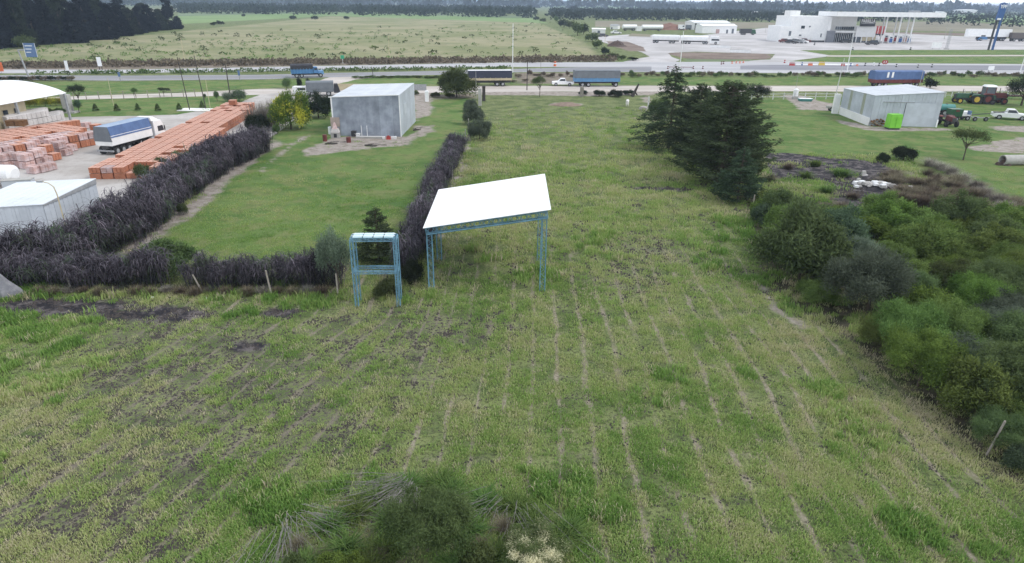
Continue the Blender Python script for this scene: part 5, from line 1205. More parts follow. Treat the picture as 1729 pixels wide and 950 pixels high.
# ================================================================== BRICK YARD
def pallet_mesh(mt, bx=3, by=3, bz=4, s=1.14, h=.80):
    m = MB().mat(mt)
    for i in range(bx):
        for j in range(by):
            for k in range(bz):
                g = .02; m.box(-s / 2 + i * s / bx + g, -s / 2 + (i + 1) * s / bx - g, -s / 2 + j * s / by + g, -s / 2 + (j + 1) * s / by - g, .06 + k * h / bz + .008, .06 + (k + 1) * h / bz - .012)
    me = m.mesh('pallet_of_bricks'); return me
PB = [pallet_mesh(brick_orange), pallet_mesh(brick_orange, 2, 4, 4), pallet_mesh(brick_orange, 4, 3, 5)]
PW = pallet_mesh(brick_pale, 2, 2, 3); PC = pallet_mesh(block_grey, 3, 2, 4); PWD = pallet_mesh(wood_brown, 1, 6, 3)
rb = random.Random(12)
def pal(me, x, y, z, rz, label, group, cat='pallet of bricks', name='brick_pallet'):
    o = bpy.data.objects.new(name, me); COL.objects.link(o); o.location = (x, y, z); o.rotation_euler = (0, 0, rz + rb.uniform(-.04, .04)); tag(o, label, cat, group); return o
# long row along the hedge: from the nearest end towards the road
a = Vector((*G(152, 303), 0)); b = Vector((-50.6, 118, 0)); d = (b - a); L = d.length; u = d.normalized(); v = Vector((u.y, -u.x, 0)); rzz = atan2(u.y, u.x)
lower = []
nrow = int(L / 1.26); cnt = 0
for i in range(nrow):
    y_ = i * 1.26 + .6
    gap = rb.random() < .04
    for j in range(7):
        p = a + u * y_ + v * (.6 + j * 1.24)
        if j > 6.2 - 2.6 * i / nrow: continue
        top = 1.12 + rb.choice((0, 0, 0, .03))
        if (i < 2 and j in (3, 4)) or (j == 0 and i % 9 == 4) or rb.random() < .03: lvl = 1
        else: lvl = 2
        if lvl == 2 and j < 6 and cnt < 215:
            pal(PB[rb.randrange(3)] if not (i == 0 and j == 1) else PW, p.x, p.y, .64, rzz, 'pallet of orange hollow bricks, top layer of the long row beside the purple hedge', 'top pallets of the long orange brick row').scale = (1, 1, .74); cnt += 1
        lower.append((p.x, p.y, 0 if lvl == 2 or True else 0))
m = MB().mat(brick_orange)
for x, y, _ in lower:
    for k in range(4): m.box(x - .56, x + .56, y - .56, y + .56, .03 + k * .15, .03 + k * .15 + .14, rzz)
o = m.build('brick_stock'); tag(o, 'bottom layer of stacked orange hollow bricks under the long row', None, None, 'stuff')
pal(PB[0], *G(396, 190), 1.28, rzz, 'single pallet of orange bricks on top of the far end of the long row', None)
# left stocks
a = Vector((*G(145, 236), 0)); dirv = (Vector((*G(0, 262), 0)) - a).normalized(); vv = Vector((-dirv.y, dirv.x, 0)); vv = vv if vv.y > 0 else -vv; rz2 = atan2(dirv.y, dirv.x)
lw2 = []
for i in range(15):
    for j in range(-3, 6):
        p = a + dirv * (i * 1.3 + .4) + vv * (j * 1.3)
        if j < 0 and i < 1: continue
        wrapped = j < 0 and (i + j) % 5 != 0
        lv2 = 2 if rb.random() > .08 else 1
        if lv2 == 2: pal(PW if wrapped else PB[rb.randrange(3)], p.x, p.y, .86, rz2, 'film-wrapped pale pallet of bricks in the front rows of the left stock' if wrapped else 'pallet of orange hollow bricks in the left stock below the pale blocks', 'film-wrapped brick pallets at left' if wrapped else 'top pallets of the left orange brick stock')
        lw2.append((p.x, p.y))
m = MB().mat(brick_orange)
for x, y in lw2:
    for k in range(4): m.box(x - .58, x + .58, y - .58, y + .58, .05 + k * .2, .05 + k * .2 + .188, rz2)
tag(m.build('brick_stock'), 'bottom layer of the left orange brick stock', None, None, 'stuff')
# far ridge of orange bricks
m_ = 0
for i in range(17):
    x = -2 + i * 8.2; y = 243 - i * 1.25; X, Y = G(x, y); Y -= 6
    for lv_ in range(2): pal(PB[i % 3], X, Y + 6, lv_ * .86, rz2, 'pallet of orange bricks in the two-high ridge behind the left stock', 'pallets in the orange ridge behind the left stock')
# loose stacks
spots = [(82, 268, 2, 'o'), (92, 270, 1, 'o'), (78, 276, 1, 'w'), (112, 262, 1, 'w'), (104, 262, 2, 'w'), (120, 255, 1, 'w'), (140, 247, 2, 'o'), (147, 246, 1, 'o'), (60, 292, 1, 'w'), (72, 290, 1, 'w'), (84, 287, 1, 'w'), (48, 284, 2, 'w'), (36, 282, 2, 'w'), (24, 282, 2, 'w'), (12, 284, 2, 'w'), (0, 284, 2, 'w'), (64, 278, 2, 'w'), (70, 274, 2, 'w'), (163, 219, 1, 'o'), (146, 216, 1, 'w'), (-12, 286, 2, 'w')]
for i, (x, y, n_, k) in enumerate(spots):
    X, Y = G(x, y)
    for q in range(n_): pal(PW if k == 'w' else PB[0], X, Y, q * .86, rz2 + .2, 'film-wrapped pale brick pallet loose at the edge of the yard road' if k == 'w' else 'loose orange brick pallet at the edge of the yard road', 'loose film-wrapped pallets by the yard road' if k == 'w' else 'loose orange pallets by the yard road')
# pale concrete block stacks
for i in range(11):
    for j in range(3):
        x = 24 + i * 8; y = 232 - i * 1.6 - j * 3; X, Y = G(x, y); X -= 1.5; Y += 2.0
        for q in range(3 if i < 8 else 2):
            pal(PC, X, Y, q * .86, rz2, 'pallet of pale concrete blocks in the high stack under the arched roof', 'pallets of pale concrete blocks', 'pallet of blocks', 'block_pallet')
for i, (x, q) in enumerate([(6, 0), (22, 0), (6, 1), (22, 1)]):
    X, Y = G(x, 240); pal(PWD, X, Y + 2.5, .2 + q * 1.5, .1, ['lower brown crate at the far left in front of the pale blocks', 'lower brown crate, right one of the two in front of the pale blocks', 'upper brown crate at the far left in front of the pale blocks', 'upper brown crate, right one of the two in front of the pale blocks'][i], None, 'crate', 'wooden_crate')
# white tank and precast posts bottom left
def wtank(t):
    MB().mat(white).tube((-2.4, 0, 1.25), (1.6, 0, 1.25), .92, n=24).build('tank_shell', t, smooth=False); MB().mat(white).tube((1.6, 0, 1.25), (1.8, 0, 1.25), .92, .55, n=24).build('end_cap', t)
    MB().mat(steel_grey).box(-1.8, -1.5, -.8, .8, 0, .5).build('cradle', t); MB().mat(steel_grey).box(.8, 1.1, -.8, .8, 0, .5).build('cradle', t)
simple('storage_tank', 'white horizontal cylinder tank at the left edge in the brick yard', 'tank', 3, 313, wtank, -.05)
def posts(t):
    for i in range(7): MB().mat(concrete).box(-4.5 + (i % 2) * .4, 2.5, -.9 + i * .26, -.72 + i * .26, .05 + (i % 3) * .12, .2 + (i % 3) * .12).build('concrete_post', t)
simple('post_stack', 'stack of long precast concrete posts on the verge at left', 'post stack', 30, 338, posts, .35)
def bin_(t):
    MB().mat(galv_light).box(-1.3, 1.3, -.5, .5, 0, .95).build('box_body', t); MB().mat(concrete).box(-1.35, 1.35, -.55, .55, .95, 1.0).build('lid', t)
simple('metal_box', 'grey metal box right of the white tank', 'box', 34, 318, bin_, .3)
MBs = MB().mat(concrete); 
X, Y = G(335, 185.5); t = thing('concrete_slab', 'white concrete slab on the yard lawn between the two tall thin poles', 'slab', (X, Y, 0), 0); MB().mat(white_wall).box(-3.1, 3.1, -1.4, 1.4, 0, .12).build('slab_top', t); MB().mat(concrete).box(-3.2, 3.2, -1.5, 1.5, 0, .06).build('slab_base', t)
X, Y = G(117, 190); t = thing('gate_pillar', 'grey plinth pillar at the end of the warehouse beside the umbrella tree', 'pillar', (X, Y, 0)); MB().mat(concrete).box(-.6, .6, -.5, .5, .25, 3.0).build('pillar_shaft', t); MB().mat(concrete).box(-1.4, 1.4, -.8, .8, 0, .25).build('plinth', t)

# ================================================================== POLES, SIGNS, POSTS
def pole(x, y, ytop, r, mt, label, cat='pole', name='utility_pole', arm=None, group=None, lean=0):
    X, Y = G(x, y); h = HT(x, y, ytop); t = thing(name, label, cat, (X, Y, 0), 0, group)
    MB().mat(mt).tube((0, 0, -.1), (lean, 0, h), r, r * .65, 8).build('pole_shaft', t)
    if arm == 'cross': MB().mat(mt).box(-.8, .8, -.05, .05, h - .5, h - .4).build('crossarm', t); [MB().mat(steel_grey).tube((x_, 0, h - .4), (x_, 0, h - .2), .05, n=6).build('insulator', t) for x_ in (-.7, 0, .7)]
    elif arm == 'lamp': MB().mat(mt).tube((lean, 0, h - .05), (lean + 1.6, 0, h + .25), .05, n=6).build('lamp_arm', t); MB().mat(steel_grey).box(lean + 1.3, lean + 2.0, -.14, .14, h + .2, h + .32).build('lamp_head', t)
    else: MB().mat(mt).tube((lean, 0, h), (lean, 0, h + .06), r * .8, n=8).build('cap', t)
    return t
pole(865.5, 122, 40, .13, white, 'tall white lamp pole at the end of the parked trailer, centre of the highway', 'lamp pole', 'lamp_pole')
pole(1147, 122, 53, .12, white, 'white lamp pole behind the drooping conifer top', 'lamp pole', 'lamp_pole')
pole(1430, 121, 53, .12, white, 'white lamp pole by the road barriers, behind the shorter leaning pole', 'lamp pole', 'lamp_pole', lean=-.3)
pole(1412, 156, 99, .10, gate_white, 'white pole at the back left corner of the right shed', 'pole', lean=.3)
pole(1722, 123, 88, .12, white, 'white lamp pole at the right frame edge beyond the road', 'lamp pole', 'lamp_pole')
pole(320.5, 186, 97, .09, wood_dark, 'tall thin dark pole, left one of two beside the white slab', 'pole', lean=-.5)
pole(348, 184, 94, .09, wood_dark, 'tall thin dark pole, right one of two beside the white slab', 'pole', lean=-.5)
pole(388, 157, 110, .13, wood_dark, 'dark utility pole with a crossarm by the dirt road left of the clipped bushes', 'utility pole', arm='cross')
pole(889.7, 152, 103, .11, wood_dark, 'dark pole standing at the dirt road left of the white pickup', 'utility pole')
pole(630, 131, 115, .08, wood_dark, 'short dark post on the verge above the grey shed', 'pole')
pole(312, 103, 64, .10, cream_paint, 'pale pole on the far side of the highway above the two dark thin poles', 'pole')
pole(657.5, 92, 60, .09, cream_paint, 'pale pole standing in the far meadow', 'pole')
pole(913, 116, 100, .07, wood_grey, 'short marker post in the highway median', 'post')
pole(1021, 77, 58, .09, cream_paint, 'pale pole at the entrance to the far yard', 'pole')
pole(355, 182, 135, .05, cream_paint, 'thin yellowish pole right of the two dark thin poles', 'pole')
pole(192, 178, 132, .05, cream_paint, 'thin pale pole on the yard lawn above the truck', 'pole')
pole(804, 166, 120, .06, concrete, 'thin grey pole at the boundary between the plots', 'pole')
pole(1341, 165, 128, .05, concrete, 'thin grey pole by the white rail fence', 'pole')
pole(1552, 147, 118, .08, concrete, 'grey pole behind the right end of the blue and red trailer', 'pole')
pole(1594, 66, 40, .12, concrete, 'pale lamp pole on the forecourt right of the canopy', 'lamp pole', 'lamp_pole')
pole(1292, 56, 31, .1, concrete, 'pale lamp pole left of the white station building', 'lamp pole', 'lamp_pole')
pole(1364, 72, 58, .08, white, 'short white pole in front of the parked cars at the station', 'pole')
pole(1706, 60, 44, .12, concrete, 'pale pole behind the station sign at right', 'pole')
# lamp pole with a curved arm behind the low shed
X, Y = G(116, 400); t = thing('lamp_pole', 'thin cream lamp pole with a curved arm behind the low pale shed', 'lamp pole', (X, Y, 0)); h = 4.6
MB().mat(cream_paint).path([(0, 0, 0), (0, 0, h - 1), (-.1, 0, h - .4), (-.45, 0, h - .1), (-.9, 0, h)], .05, .035, 6).build('pole_shaft', t); MB().mat(steel_grey).box(-1.3, -.85, -.1, .1, h - .05, h + .07).build('lamp_head', t)
# gantry sign far left
X, Y = G(50, 133); t = thing('gantry_sign', 'highway gantry arm holding a blue direction sign at far left', 'road sign', (X, Y, 0)); h = HT(50, 133, 84); s = SC(50, 133)
MB().mat(steel_grey).tube((0, 0, 0), (-.9, 0, h), .2, .16, 8).build('gantry_post', t); MB().mat(steel_grey).tube((-.9, 0, h), (32 * s - .9, 0, h), .14, n=8).build('gantry_arm', t)
MB().mat(sign_blue).box(12 * s - .9, 31 * s - .9, -.2, -.12, h - 11 * s, h + 11 * s).build('sign_board', t)
for a_x in (12, 31): MB().mat(white).box(a_x * s - .95, a_x * s - .86, -.22, -.205, h - 11 * s, h + 11 * s).build('sign_border', t)
for k in range(3): MB().mat(white).box(14 * s - .9, (26 - 2 * k) * s - .9, -.22, -.205, h + (6 - 5 * k) * s, h + (7.2 - 5 * k) * s).build('sign_line', t)
X, Y = G(2, 123); t = thing('orange_sign', 'orange board at the far left edge beside the highway', 'road sign', (X, Y, 0)); MB().mat(orange_paint).box(-1.2, .8, -.05, .05, .4, 2.6).build('sign_board', t); MB().mat(steel_grey).tube((0, .1, 0), (0, .1, 2.4), .05).build('leg', t)
def billboard(x, y, w, y0, y1, mt, label, cat='billboard', name='billboard', back=wood_dark, posts_=2):
    X, Y = G(x, y); s = SC(x, y); t = thing(name, label, cat, (X, Y, 0)); z0, z1 = HT(x, y, y1), HT(x, y, y0)
    MB().mat(mt).box(-w * s / 2, w * s / 2, -.06, .0, z0, z1).build('sign_board', t)
    for k in ((-.3, .3) if posts_ == 2 else (0,)): MB().mat(back).box(k * w * s - .07, k * w * s + .07, .004, .12, 0, z1 - .1).build('sign_post', t)
    return t
billboard(116, 126, 5.2, 102, 119, white, 'narrow white roadside board, left one of two on the far verge')
t = billboard(170.5, 118, 7, 96, 111.5, white, 'larger white roadside board, right one of two on the far verge')
billboard(203.5, 137, 4, 121.5, 129, sign_blue, 'small dark blue road sign between the two carriageways at left', 'road sign', 'road_sign', steel_grey, 1)
billboard(405, 135, 3.4, 118.5, 127, sign_blue, 'small grey road sign by the highway above the clipped bushes', 'road sign', 'road_sign', steel_grey, 1)
billboard(579, 107, 6, 93, 99, sign_green, 'small green road sign on the far verge right of the blue truck', 'road sign', 'road_sign', white, 1)
billboard(1672, 121, 10, 111, 118, white, 'white sign board on the roadside near the right edge', 'road sign', 'road_sign', steel_grey)
# barriers and barrels along the road works
def barrier(x, y, w, h_, mt, label, group=None):
    X, Y = G(x, y); s = SC(x, y); t = thing('road_barrier', label, 'barrier', (X, Y, 0), 0, group); ww = w * s; hh = h_ * s
    MB().mat(mt).profile([(-.35, 0), (.35, 0), (.12, hh * .5), (.08, hh), (-.08, hh), (-.12, hh * .5)], -ww / 2, ww / 2).build('barrier_body', t).rotation_euler = (0, 0, pi / 2)
    MB().mat(white).box(-ww / 2, ww / 2, -.125, -.10, hh * .72, hh * .82).build('stripe', t)
barrier(1337, 110.5, 9, 5, red_paint, 'large red plastic barrier, leftmost big one of the road works'); barrier(1368, 110.5, 7, 4.5, orange_paint, 'light red plastic barrier between the big red and the yellow one')
barrier(1387, 110, 10, 6, yellow_paint, 'yellow plastic barrier in the row along the road works'); barrier(1423, 111, 6, 4, red_paint, 'red plastic barrier at the foot of the white lamp pole')
barrier(1447, 111, 3, 3, orange_paint, 'small orange barrier right of the lamp pole')
for i, (x0_, x1_) in enumerate(((1344, 1364), (1372, 1382), (1392, 1420), (1426, 1440))): barrier((x0_ + x1_) / 2, 109.5, x1_ - x0_, 2.2, white, 'long low white barrier section between the coloured ones along the road works', 'low white barriers along the road works')
def barrel(x, y, label, group=None, mt=orange_paint, w=2.6, hh=4.5):
    X, Y = G(x, y); s = SC(x, y); t = thing('traffic_drum', label, 'traffic drum', (X, Y, 0), 0, group); r_ = w * s / 2; h_ = hh * s
    MB().mat(mt).tube((0, 0, 0), (0, 0, h_), r_, r_ * .8, 10).build('drum_body', t); MB().mat(white).tube((0, 0, h_ * .45), (0, 0, h_ * .65), r_ * .95, n=10).build('reflective_band', t)
for x in (1127.5, 1142, 1170.5, 1186.5): barrel(x, 116, 'dark traffic drum in the row on the road behind the drooping conifer', 'traffic drums behind the conifer', dull_red)
X, Y = G(1148, 116); s = SC(1148, 116); t = thing('barrier_rail', 'low reddish rail linking the traffic drums behind the conifer', 'rail', (X, Y, 0)); MB().mat(dull_red).box(-20 * s, 22 * s, -.03, .03, .45, .6).build('rail_bar', t); [MB().mat(steel_grey).box(k * s - .04, k * s + .04, -.04, .04, 0, .44).build('leg', t) for k in (-18, -6, 6, 20)]
for x, y in ((1218, 108.5), (1221.5, 108)): barrel(x, y, 'dark traffic drum of the pair by the forecourt entrance', 'pair of traffic drums by the entrance', dull_red)
for x, y in ((1236, 107), (1243, 106.5), (1249, 106.5), (1255, 106)): barrel(x, y, 'red and white traffic drum in the short row by the forecourt entrance', 'short row of red traffic drums', orange_paint, 3, 3.6)
for x, y, m_, l in ((1354, 110, sign_blue, 'blue traffic drum between the red and light red barriers'), (1324.5, 106, red_paint, 'small red and white drum at the left end of the barriers'), (1436, 111.5, sign_blue, 'blue traffic drum right of the leaning lamp pole'), (1460.5, 111, steel_dark, 'dark traffic drum left of the round red boards'), (1475, 110.5, white, 'white traffic drum left of the round red boards'), (1484, 111, steel_dark, 'small dark drum just left of the round red boards'), (1513, 113, steel_dark, 'dark drum on the dark lane right of the round red boards'), (1549.5, 114, steel_dark, 'dark drum on the dark lane, left one of the far pair'), (1573, 113.5, steel_dark, 'dark drum on the dark lane, right one of the far pair'), (937, 111.5, orange_paint, 'orange and white drum on the far carriageway above the white pickup')):
    barrel(x, y, l, None, m_, 3 if m_ != orange_paint else 5, 5 if m_ != orange_paint else 8)
for x in (1491, 1494.5):
    X, Y = G(x, 112); t = thing('round_sign', 'round red road-works board, ' + ('left' if x < 1492 else 'right') + ' one of the pair on the lane', 'road sign', (X, Y, 0)); MB().mat(red_paint).tube((0, -.05, 1.35), (0, 0, 1.35), .62, n=16).build('sign_disc', t); MB().mat(white).box(-.08, .08, -.07, -.052, 1.0, 1.7).build('sign_bar', t); MB().mat(steel_grey).tube((0, .05, 0), (0, .05, 1.3), .04).build('leg', t)
for x, y in ((1439.5, 84), (1537, 84), (1375, 76)): barrel(x, y, {1439.5: 'dark litter bin on the forecourt edge left of centre', 1537: 'dark litter bin on the forecourt edge below the canopy posts', 1375: 'dark bollard on the forecourt in front of the white building'}[x], None, steel_dark, 3, 4)

def post(x, y, yt, r, mt, label, lean=0, group=None):
    X, Y = G(x, y); h = HT(x, y, yt); t = thing('fence_post', label, 'fence post', (X, Y, 0), 0, group)
    MB().mat(mt).tube((0, 0, -.1), (lean, 0, h), r, r * .9, 8).build('post_shaft', t); MB().mat(mt).tube((lean, 0, h), (lean, 0, h + .03), r * .9, r * .6, 8).build('post_top', t)
post(122, 490, 455, .065, wood_grey, 'grey wooden post in front of the hedge, leftmost of five', -.18); post(229, 480, 456, .06, wood_grey, 'grey wooden post in front of the hedge, second from left', -.15)
post(343, 494, 464, .06, wood_grey, 'slanting grey wooden post in front of the hedge, third from left', -.45); post(459, 500, 457, .065, wood_grey, 'pale upright wooden post in front of the hedge, fourth from left', -.15)
post(571, 500, 462, .06, wood_grey, 'pale post under the slender grey-green tree'); post(1665, 768, 711, .05, wood_grey, 'leaning weathered wooden post at the thicket edge, bottom right', .28)
post(1270, 356, 329, .07, wood_grey, 'dark wooden post at the corner between conifers and thicket'); post(1512, 553, 548, .06, white, 'short pale stub in the thicket left of the bright shrub')
for i, (x, y, yt) in enumerate(((791, 215, 200), (796, 200, 188), (786, 235, 218), (775, 265, 245), (764, 300, 276))): post(x, y, yt, .06, concrete, 'pale concrete post along the boundary line beside the narrow hedge', 0, 'pale posts along the boundary beside the narrow hedge')
# netting heap at the left edge
X, Y = G(2, 500); t = thing('netting_pile', 'grey netting draped over a post at the left edge in front of the hedge', 'netting', (X, Y, 0))
rings = []
for k, (z, rx) in enumerate(((0, 1.15), (.5, .95), (1.1, .5), (1.7, .18), (2.4, .12))):
    rings.append([(cos(2 * pi * i / 14) * rx * (1 + .15 * (i % 2)) + (.35 * (1 - z / 2.4)), sin(2 * pi * i / 14) * rx * .5 * (1 + .15 * (i % 2)), z) for i in range(14)])
MB().mat(grey_cloth).loft(rings).build('net_cloth', t); MB().mat(wood_grey).tube((.05, .1, 0), (.0, .1, 2.55), .07).build('net_post', t)
# gate posts and gates
for i, (x, y, yt, w, mt, l) in enumerate(((721, 171, 154, .32, white, 'white square gate pillar on the drive right of the grey shed'), (810.5, 178, 150, .3, concrete, 'pale square gate pillar at the boundary, left of the dark stump'), (817, 170, 146, .3, wood_dark, 'dark post beside the pale gate pillar'), (982, 163, 147, .35, wood_grey, 'grey stump post by the dirt road right of the small bushy tree'), (1094, 184, 164, .11, gate_white, 'thin white gate post left of the conifers'))):
    X, Y = G(x, y); h = HT(x, y, yt); t = thing('gate_post', l, 'gate post', (X, Y, 0)); MB().mat(mt).box(-w, w, -w, w, 0, h).build('post_shaft', t); MB().mat(mt).taper(-w - .05, w + .05, -w - .05, w + .05, h, h + .15, .15, .15, .15).build('post_cap', t)
X, Y = G(1072, 163); t = thing('dead_stump', 'dark slanting dead trunk left of the conifers by the dirt road', 'stump', (X, Y, 0)); MB().mat(wood_dark).path([(-.6, 0, 0), (-.1, 0, 1.0), (.6, 0, 2.6)], .42, .16, 9).build('trunk', t); MB().mat(wood_dark).tube((-.1, 0, 1.0), (.5, .2, .3), .2, .1).build('root', t)
# rail fence at right
A = G(1232, 168); B = G(1412, 167); L = hypot(B[0] - A[0], B[1] - A[1]); t = thing('rail_fence', 'white rail fence along the dirt road left of the right shed', 'fence', (A[0], A[1], 0), ang(A, B))
for k in range(11): MB().mat(gate_white).box(k * L / 10 - .07, k * L / 10 + .07, -.07, .07, 0, 1.3).build('post', t)
for z in (.5, 1.05): MB().mat(gate_white).box(0, L, -.115, -.075, z, z + .09).build('rail', t)
A = G(1585, 164); B = G(1700, 163); L = hypot(B[0] - A[0], B[1] - A[1]); t = thing('rail_fence', 'pale rail fence behind the green tractor at right', 'fence', (A[0], A[1], 0), ang(A, B))
for k in range(12): MB().mat(gate_white).box(k * L / 11 - .06, k * L / 11 + .06, -.06, .06, 0, 1.4).build('post', t)
for z in (.4, 1.2): MB().mat(gate_white).box(0, L, -.10, -.065, z, z + .06).build('rail', t)
A = G(60, 171); B = G(330, 163); L = hypot(B[0] - A[0], B[1] - A[1]); t = thing('wire_fence', 'wire fence with thin posts along the dirt road above the yard lawn', 'fence', (A[0], A[1], 0), ang(A, B))
for k in range(14): MB().mat(wood_grey).box(k * L / 13 - .06, k * L / 13 + .06, -.06, .06, 0, 1.5).build('post', t)
for z in (.5, 1.0, 1.4): MB().mat(steel_grey).tube((0, 0, z), (L, 0, z), .012, n=4).build('wire', t)

# ================================================================== VEHICLES (front along +x)
WH = {}
def wheel(t, x, y, r, w=.26, rimc=None, n=18):
    rimc = rimc or steel_grey; k = (r, w, rimc.name)
    if k not in WH:
        a = MB().mat(rubber).tube((0, -w / 2, 0), (0, w / 2, 0), r, n=n).mesh('wheel'); b = MB().mat(rimc).tube((0, -w / 2 - .012, 0), (0, w / 2 + .012, 0), r * .58, n=12).mesh('rim'); WH[k] = (a, b)
    o = link('wheel', WH[k][0], t); o.location = (x, y, r); q = link('rim', WH[k][1], o); return o
def pickup(label, loc, rz, sc=1.0, mt=white, cat='pickup'):
    t = thing('pickup_truck', label, cat, loc, rz)
    MB().mat(mt).profile([(-2.6, .5), (-2.6, 1.02), (-.55, 1.05), (-.5, 1.08), (1.05, 1.08), (2.45, .95), (2.62, .75), (2.62, .42), (2.3, .35), (-2.3, .38)], -.88, .88).build('body', t, bevel=.06)
    MB().mat(mt).taper(-.72, 1.15, -.80, .80, 1.06, 1.72, .62, .22, .13).build('cab', t, bevel=.05)
    MB().mat(glass).add([(1.05, -.72, 1.12), (1.05, .72, 1.12), (.58, .66, 1.64), (.58, -.66, 1.64)], [(0, 1, 2, 3)]).build('windscreen', t).location.x = .03
    for s_ in (-1, 1):
        MB().mat(glass).add([(-.55, s_ * .805, 1.14), (.92, s_ * .805, 1.14), (.52, s_ * .725, 1.6), (-.48, s_ * .725, 1.6)], [(0, 1, 2, 3)]).build('side_window', t)
        MB().mat(glass_lt).box(2.50, 2.60, s_ * .6 - .17, s_ * .6 + .17, .72, .88).build('headlight', t)
        for x in (-1.6, 1.65): wheel(t, x, s_ * .78, .38, .26)
    MB().mat(black_panel).box(-2.45, -.85, -.74, .74, .9, 1.07).build('cargo_bed', t); MB().mat(steel_dark).box(2.6, 2.66, -.45, .45, .5, .76).build('grille', t)
    MB().mat(steel_dark).box(2.55, 2.7, -.86, .86, .34, .48).build('bumper', t)
    t.scale = (sc, sc, sc); return t
def sedan(label, x, y, rz, mt, L=4.4, name='parked_car', cat='car', suv=0, sc=1.0):
    X, Y = G(x, y); t = thing(name, label, cat, (X, Y, .02), rz); h = L / 2
    MB().mat(mt).profile([(-h, .35), (-h, .85), (-h * .8, .95), (h * .55, .92), (h * .95, .75), (h, .55), (h, .3), (-h, .3)], -.86, .86).build('body', t)
    MB().mat(mt).taper(-h * (.85 if suv else .62), h * .45, -.8, .8, .93, 1.42 + suv * .25, .65, .3, .15).build('cab', t)
    MB().mat(glass).taper(-h * (.85 if suv else .62) + .12, h * .45 + .02, -.815, .815, 1.0, 1.32 + suv * .22, .55, .25, .09).build('windows', t)
    for sx in (-.6, .62):
        for sy in (-1, 1): wheel(t, sx * h, sy * .76, .33, .22)
    t.scale = (sc, sc, sc); return t
def wheels(t, xs, r=.5, w=.3, y=1.0, rimc=None):
    for x in xs:
        for s_ in (-1, 1): wheel(t, x, s_ * y, r, w, rimc)
def cab_over(t, x0, x1, mt, h=2.75):
    MB().mat(mt).profile([(x0, .6), (x0, h), (x0 + .3, h + .12), (x1 - .55, h + .1), (x1 - .18, h - .45), (x1, 1.5), (x1, .5)], -1.22, 1.22).build('cab', t, bevel=.06)
    MB().mat(glass).add([(x1 + .01, -1.08, 1.62), (x1 + .01, 1.08, 1.62), (x1 - .18, 1.02, h - .42), (x1 - .18, -1.02, h - .42)], [(0, 1, 2, 3)]).build('windscreen', t).location.x = .02
    for s_ in (-1, 1):
        MB().mat(glass).add([(x0 + .75, s_ * 1.232, 1.6), (x1 - .2, s_ * 1.232, 1.6), (x1 - .35, s_ * 1.232, 2.3), (x0 + .75, s_ * 1.232, 2.3)], [(0, 1, 2, 3)]).build('side_window', t)
        MB().mat(steel_dark).box(x1 - .15, x1 - .03, s_ * 1.3 - .07, s_ * 1.3 + .07, 1.6, 2.2).build('mirror', t)
    MB().mat(steel_dark).box(x1 + .005, x1 + .06, -.7, .7, .95, 1.4).build('grille', t); MB().mat(steel_grey).box(x1 - .1, x1 + .12, -1.2, 1.2, .45, .8).build('bumper', t)
# articulated truck in the brick yard: rear towards the camera
P1 = Vector(G(180, 262)); P2 = Vector(G(263, 239)); dv = (P2 - P1).normalized(); rz = atan2(dv.y, dv.x)
t = thing('articulated_truck', 'white lorry with a blue tarpaulin over its long trailer parked in the brick yard', 'truck', (P1.x + dv.x * 4.9, P1.y + dv.y * 4.9, 0), rz)
hb = 5.8
MB().mat(white).box(-hb, 2.6, -1.25, 1.25, 1.25, 2.45).build('trailer_side', t); MB().mat(white_wall).box(-hb - .03, -hb, -1.22, 1.22, 1.2, 1.7).build('tailboard', t)
MB().mat(tarp_blue_top).profile([(-hb - .02, 3.35), (2.62, 3.4), (2.62, 3.55), (-hb - .02, 3.52)], -1.0, 1.0).build('tarpaulin_top', t)
MB().mat(tarp_blue).add([(-hb - .03, -1.29, 2.2), (2.64, -1.29, 2.2), (2.64, -1.0, 3.56), (-hb - .03, -1.0, 3.53), (-hb - .03, 1.29, 2.2), (2.64, 1.29, 2.2), (2.64, 1.0, 3.56), (-hb - .03, 1.0, 3.53)], [(0, 1, 2, 3), (5, 4, 7, 6), (1, 5, 6, 2)]).build('tarpaulin_side', t)
MB().mat(tarp_grey).add([(-hb - .06, -1.29, 1.72), (-hb - .06, 1.29, 1.72), (-hb - .04, 1.0, 3.54), (-hb - .04, -1.0, 3.54), (-hb + .02, -1.29, 1.72), (-hb + .02, 1.29, 1.72), (-hb + .02, 1, 3.54), (-hb + .02, -1, 3.54)], [(0, 3, 2, 1), (4, 5, 6, 7), (0, 1, 5, 4), (2, 3, 7, 6)]).build('tarpaulin_back', t)
MB().mat(steel_dark).box(-hb, 4.6, -.45, .45, .75, 1.2).build('chassis', t); MB().mat(steel_grey).box(-hb - .1, -hb + .05, -1.2, 1.2, .45, .65).build('rear_bumper', t)
for s_ in (-1, 1): MB().mat(chrome).tube((2.0, s_ * .95, .75), (3.4, s_ * .95, .75), .3, n=12).build('fuel_tank', t)
for x in (3.05, 5.3): 
    pass
wheels(t, (-5.0, -3.8, -2.6), .5, .42, 1.0); wheels(t, (1.0, 2.0), .5, .42, 1.0); wheels(t, (4.75,), .5, .3, 1.0)
t.scale = (.84, .98, .98); cab_over(t, 3.2, 5.5, white, 2.95); MB().mat(white).taper(2.9, 4.7, -1.15, 1.15, 3.07, 3.6, 1.0, .1, .15).build('roof_fairing', t)
# white pickup on the right lawn
X, Y = G(1703, 201); pickup('white double-cab pickup parked on the lawn near the right edge', (X, Y, 0), radians(-24), 1.02)
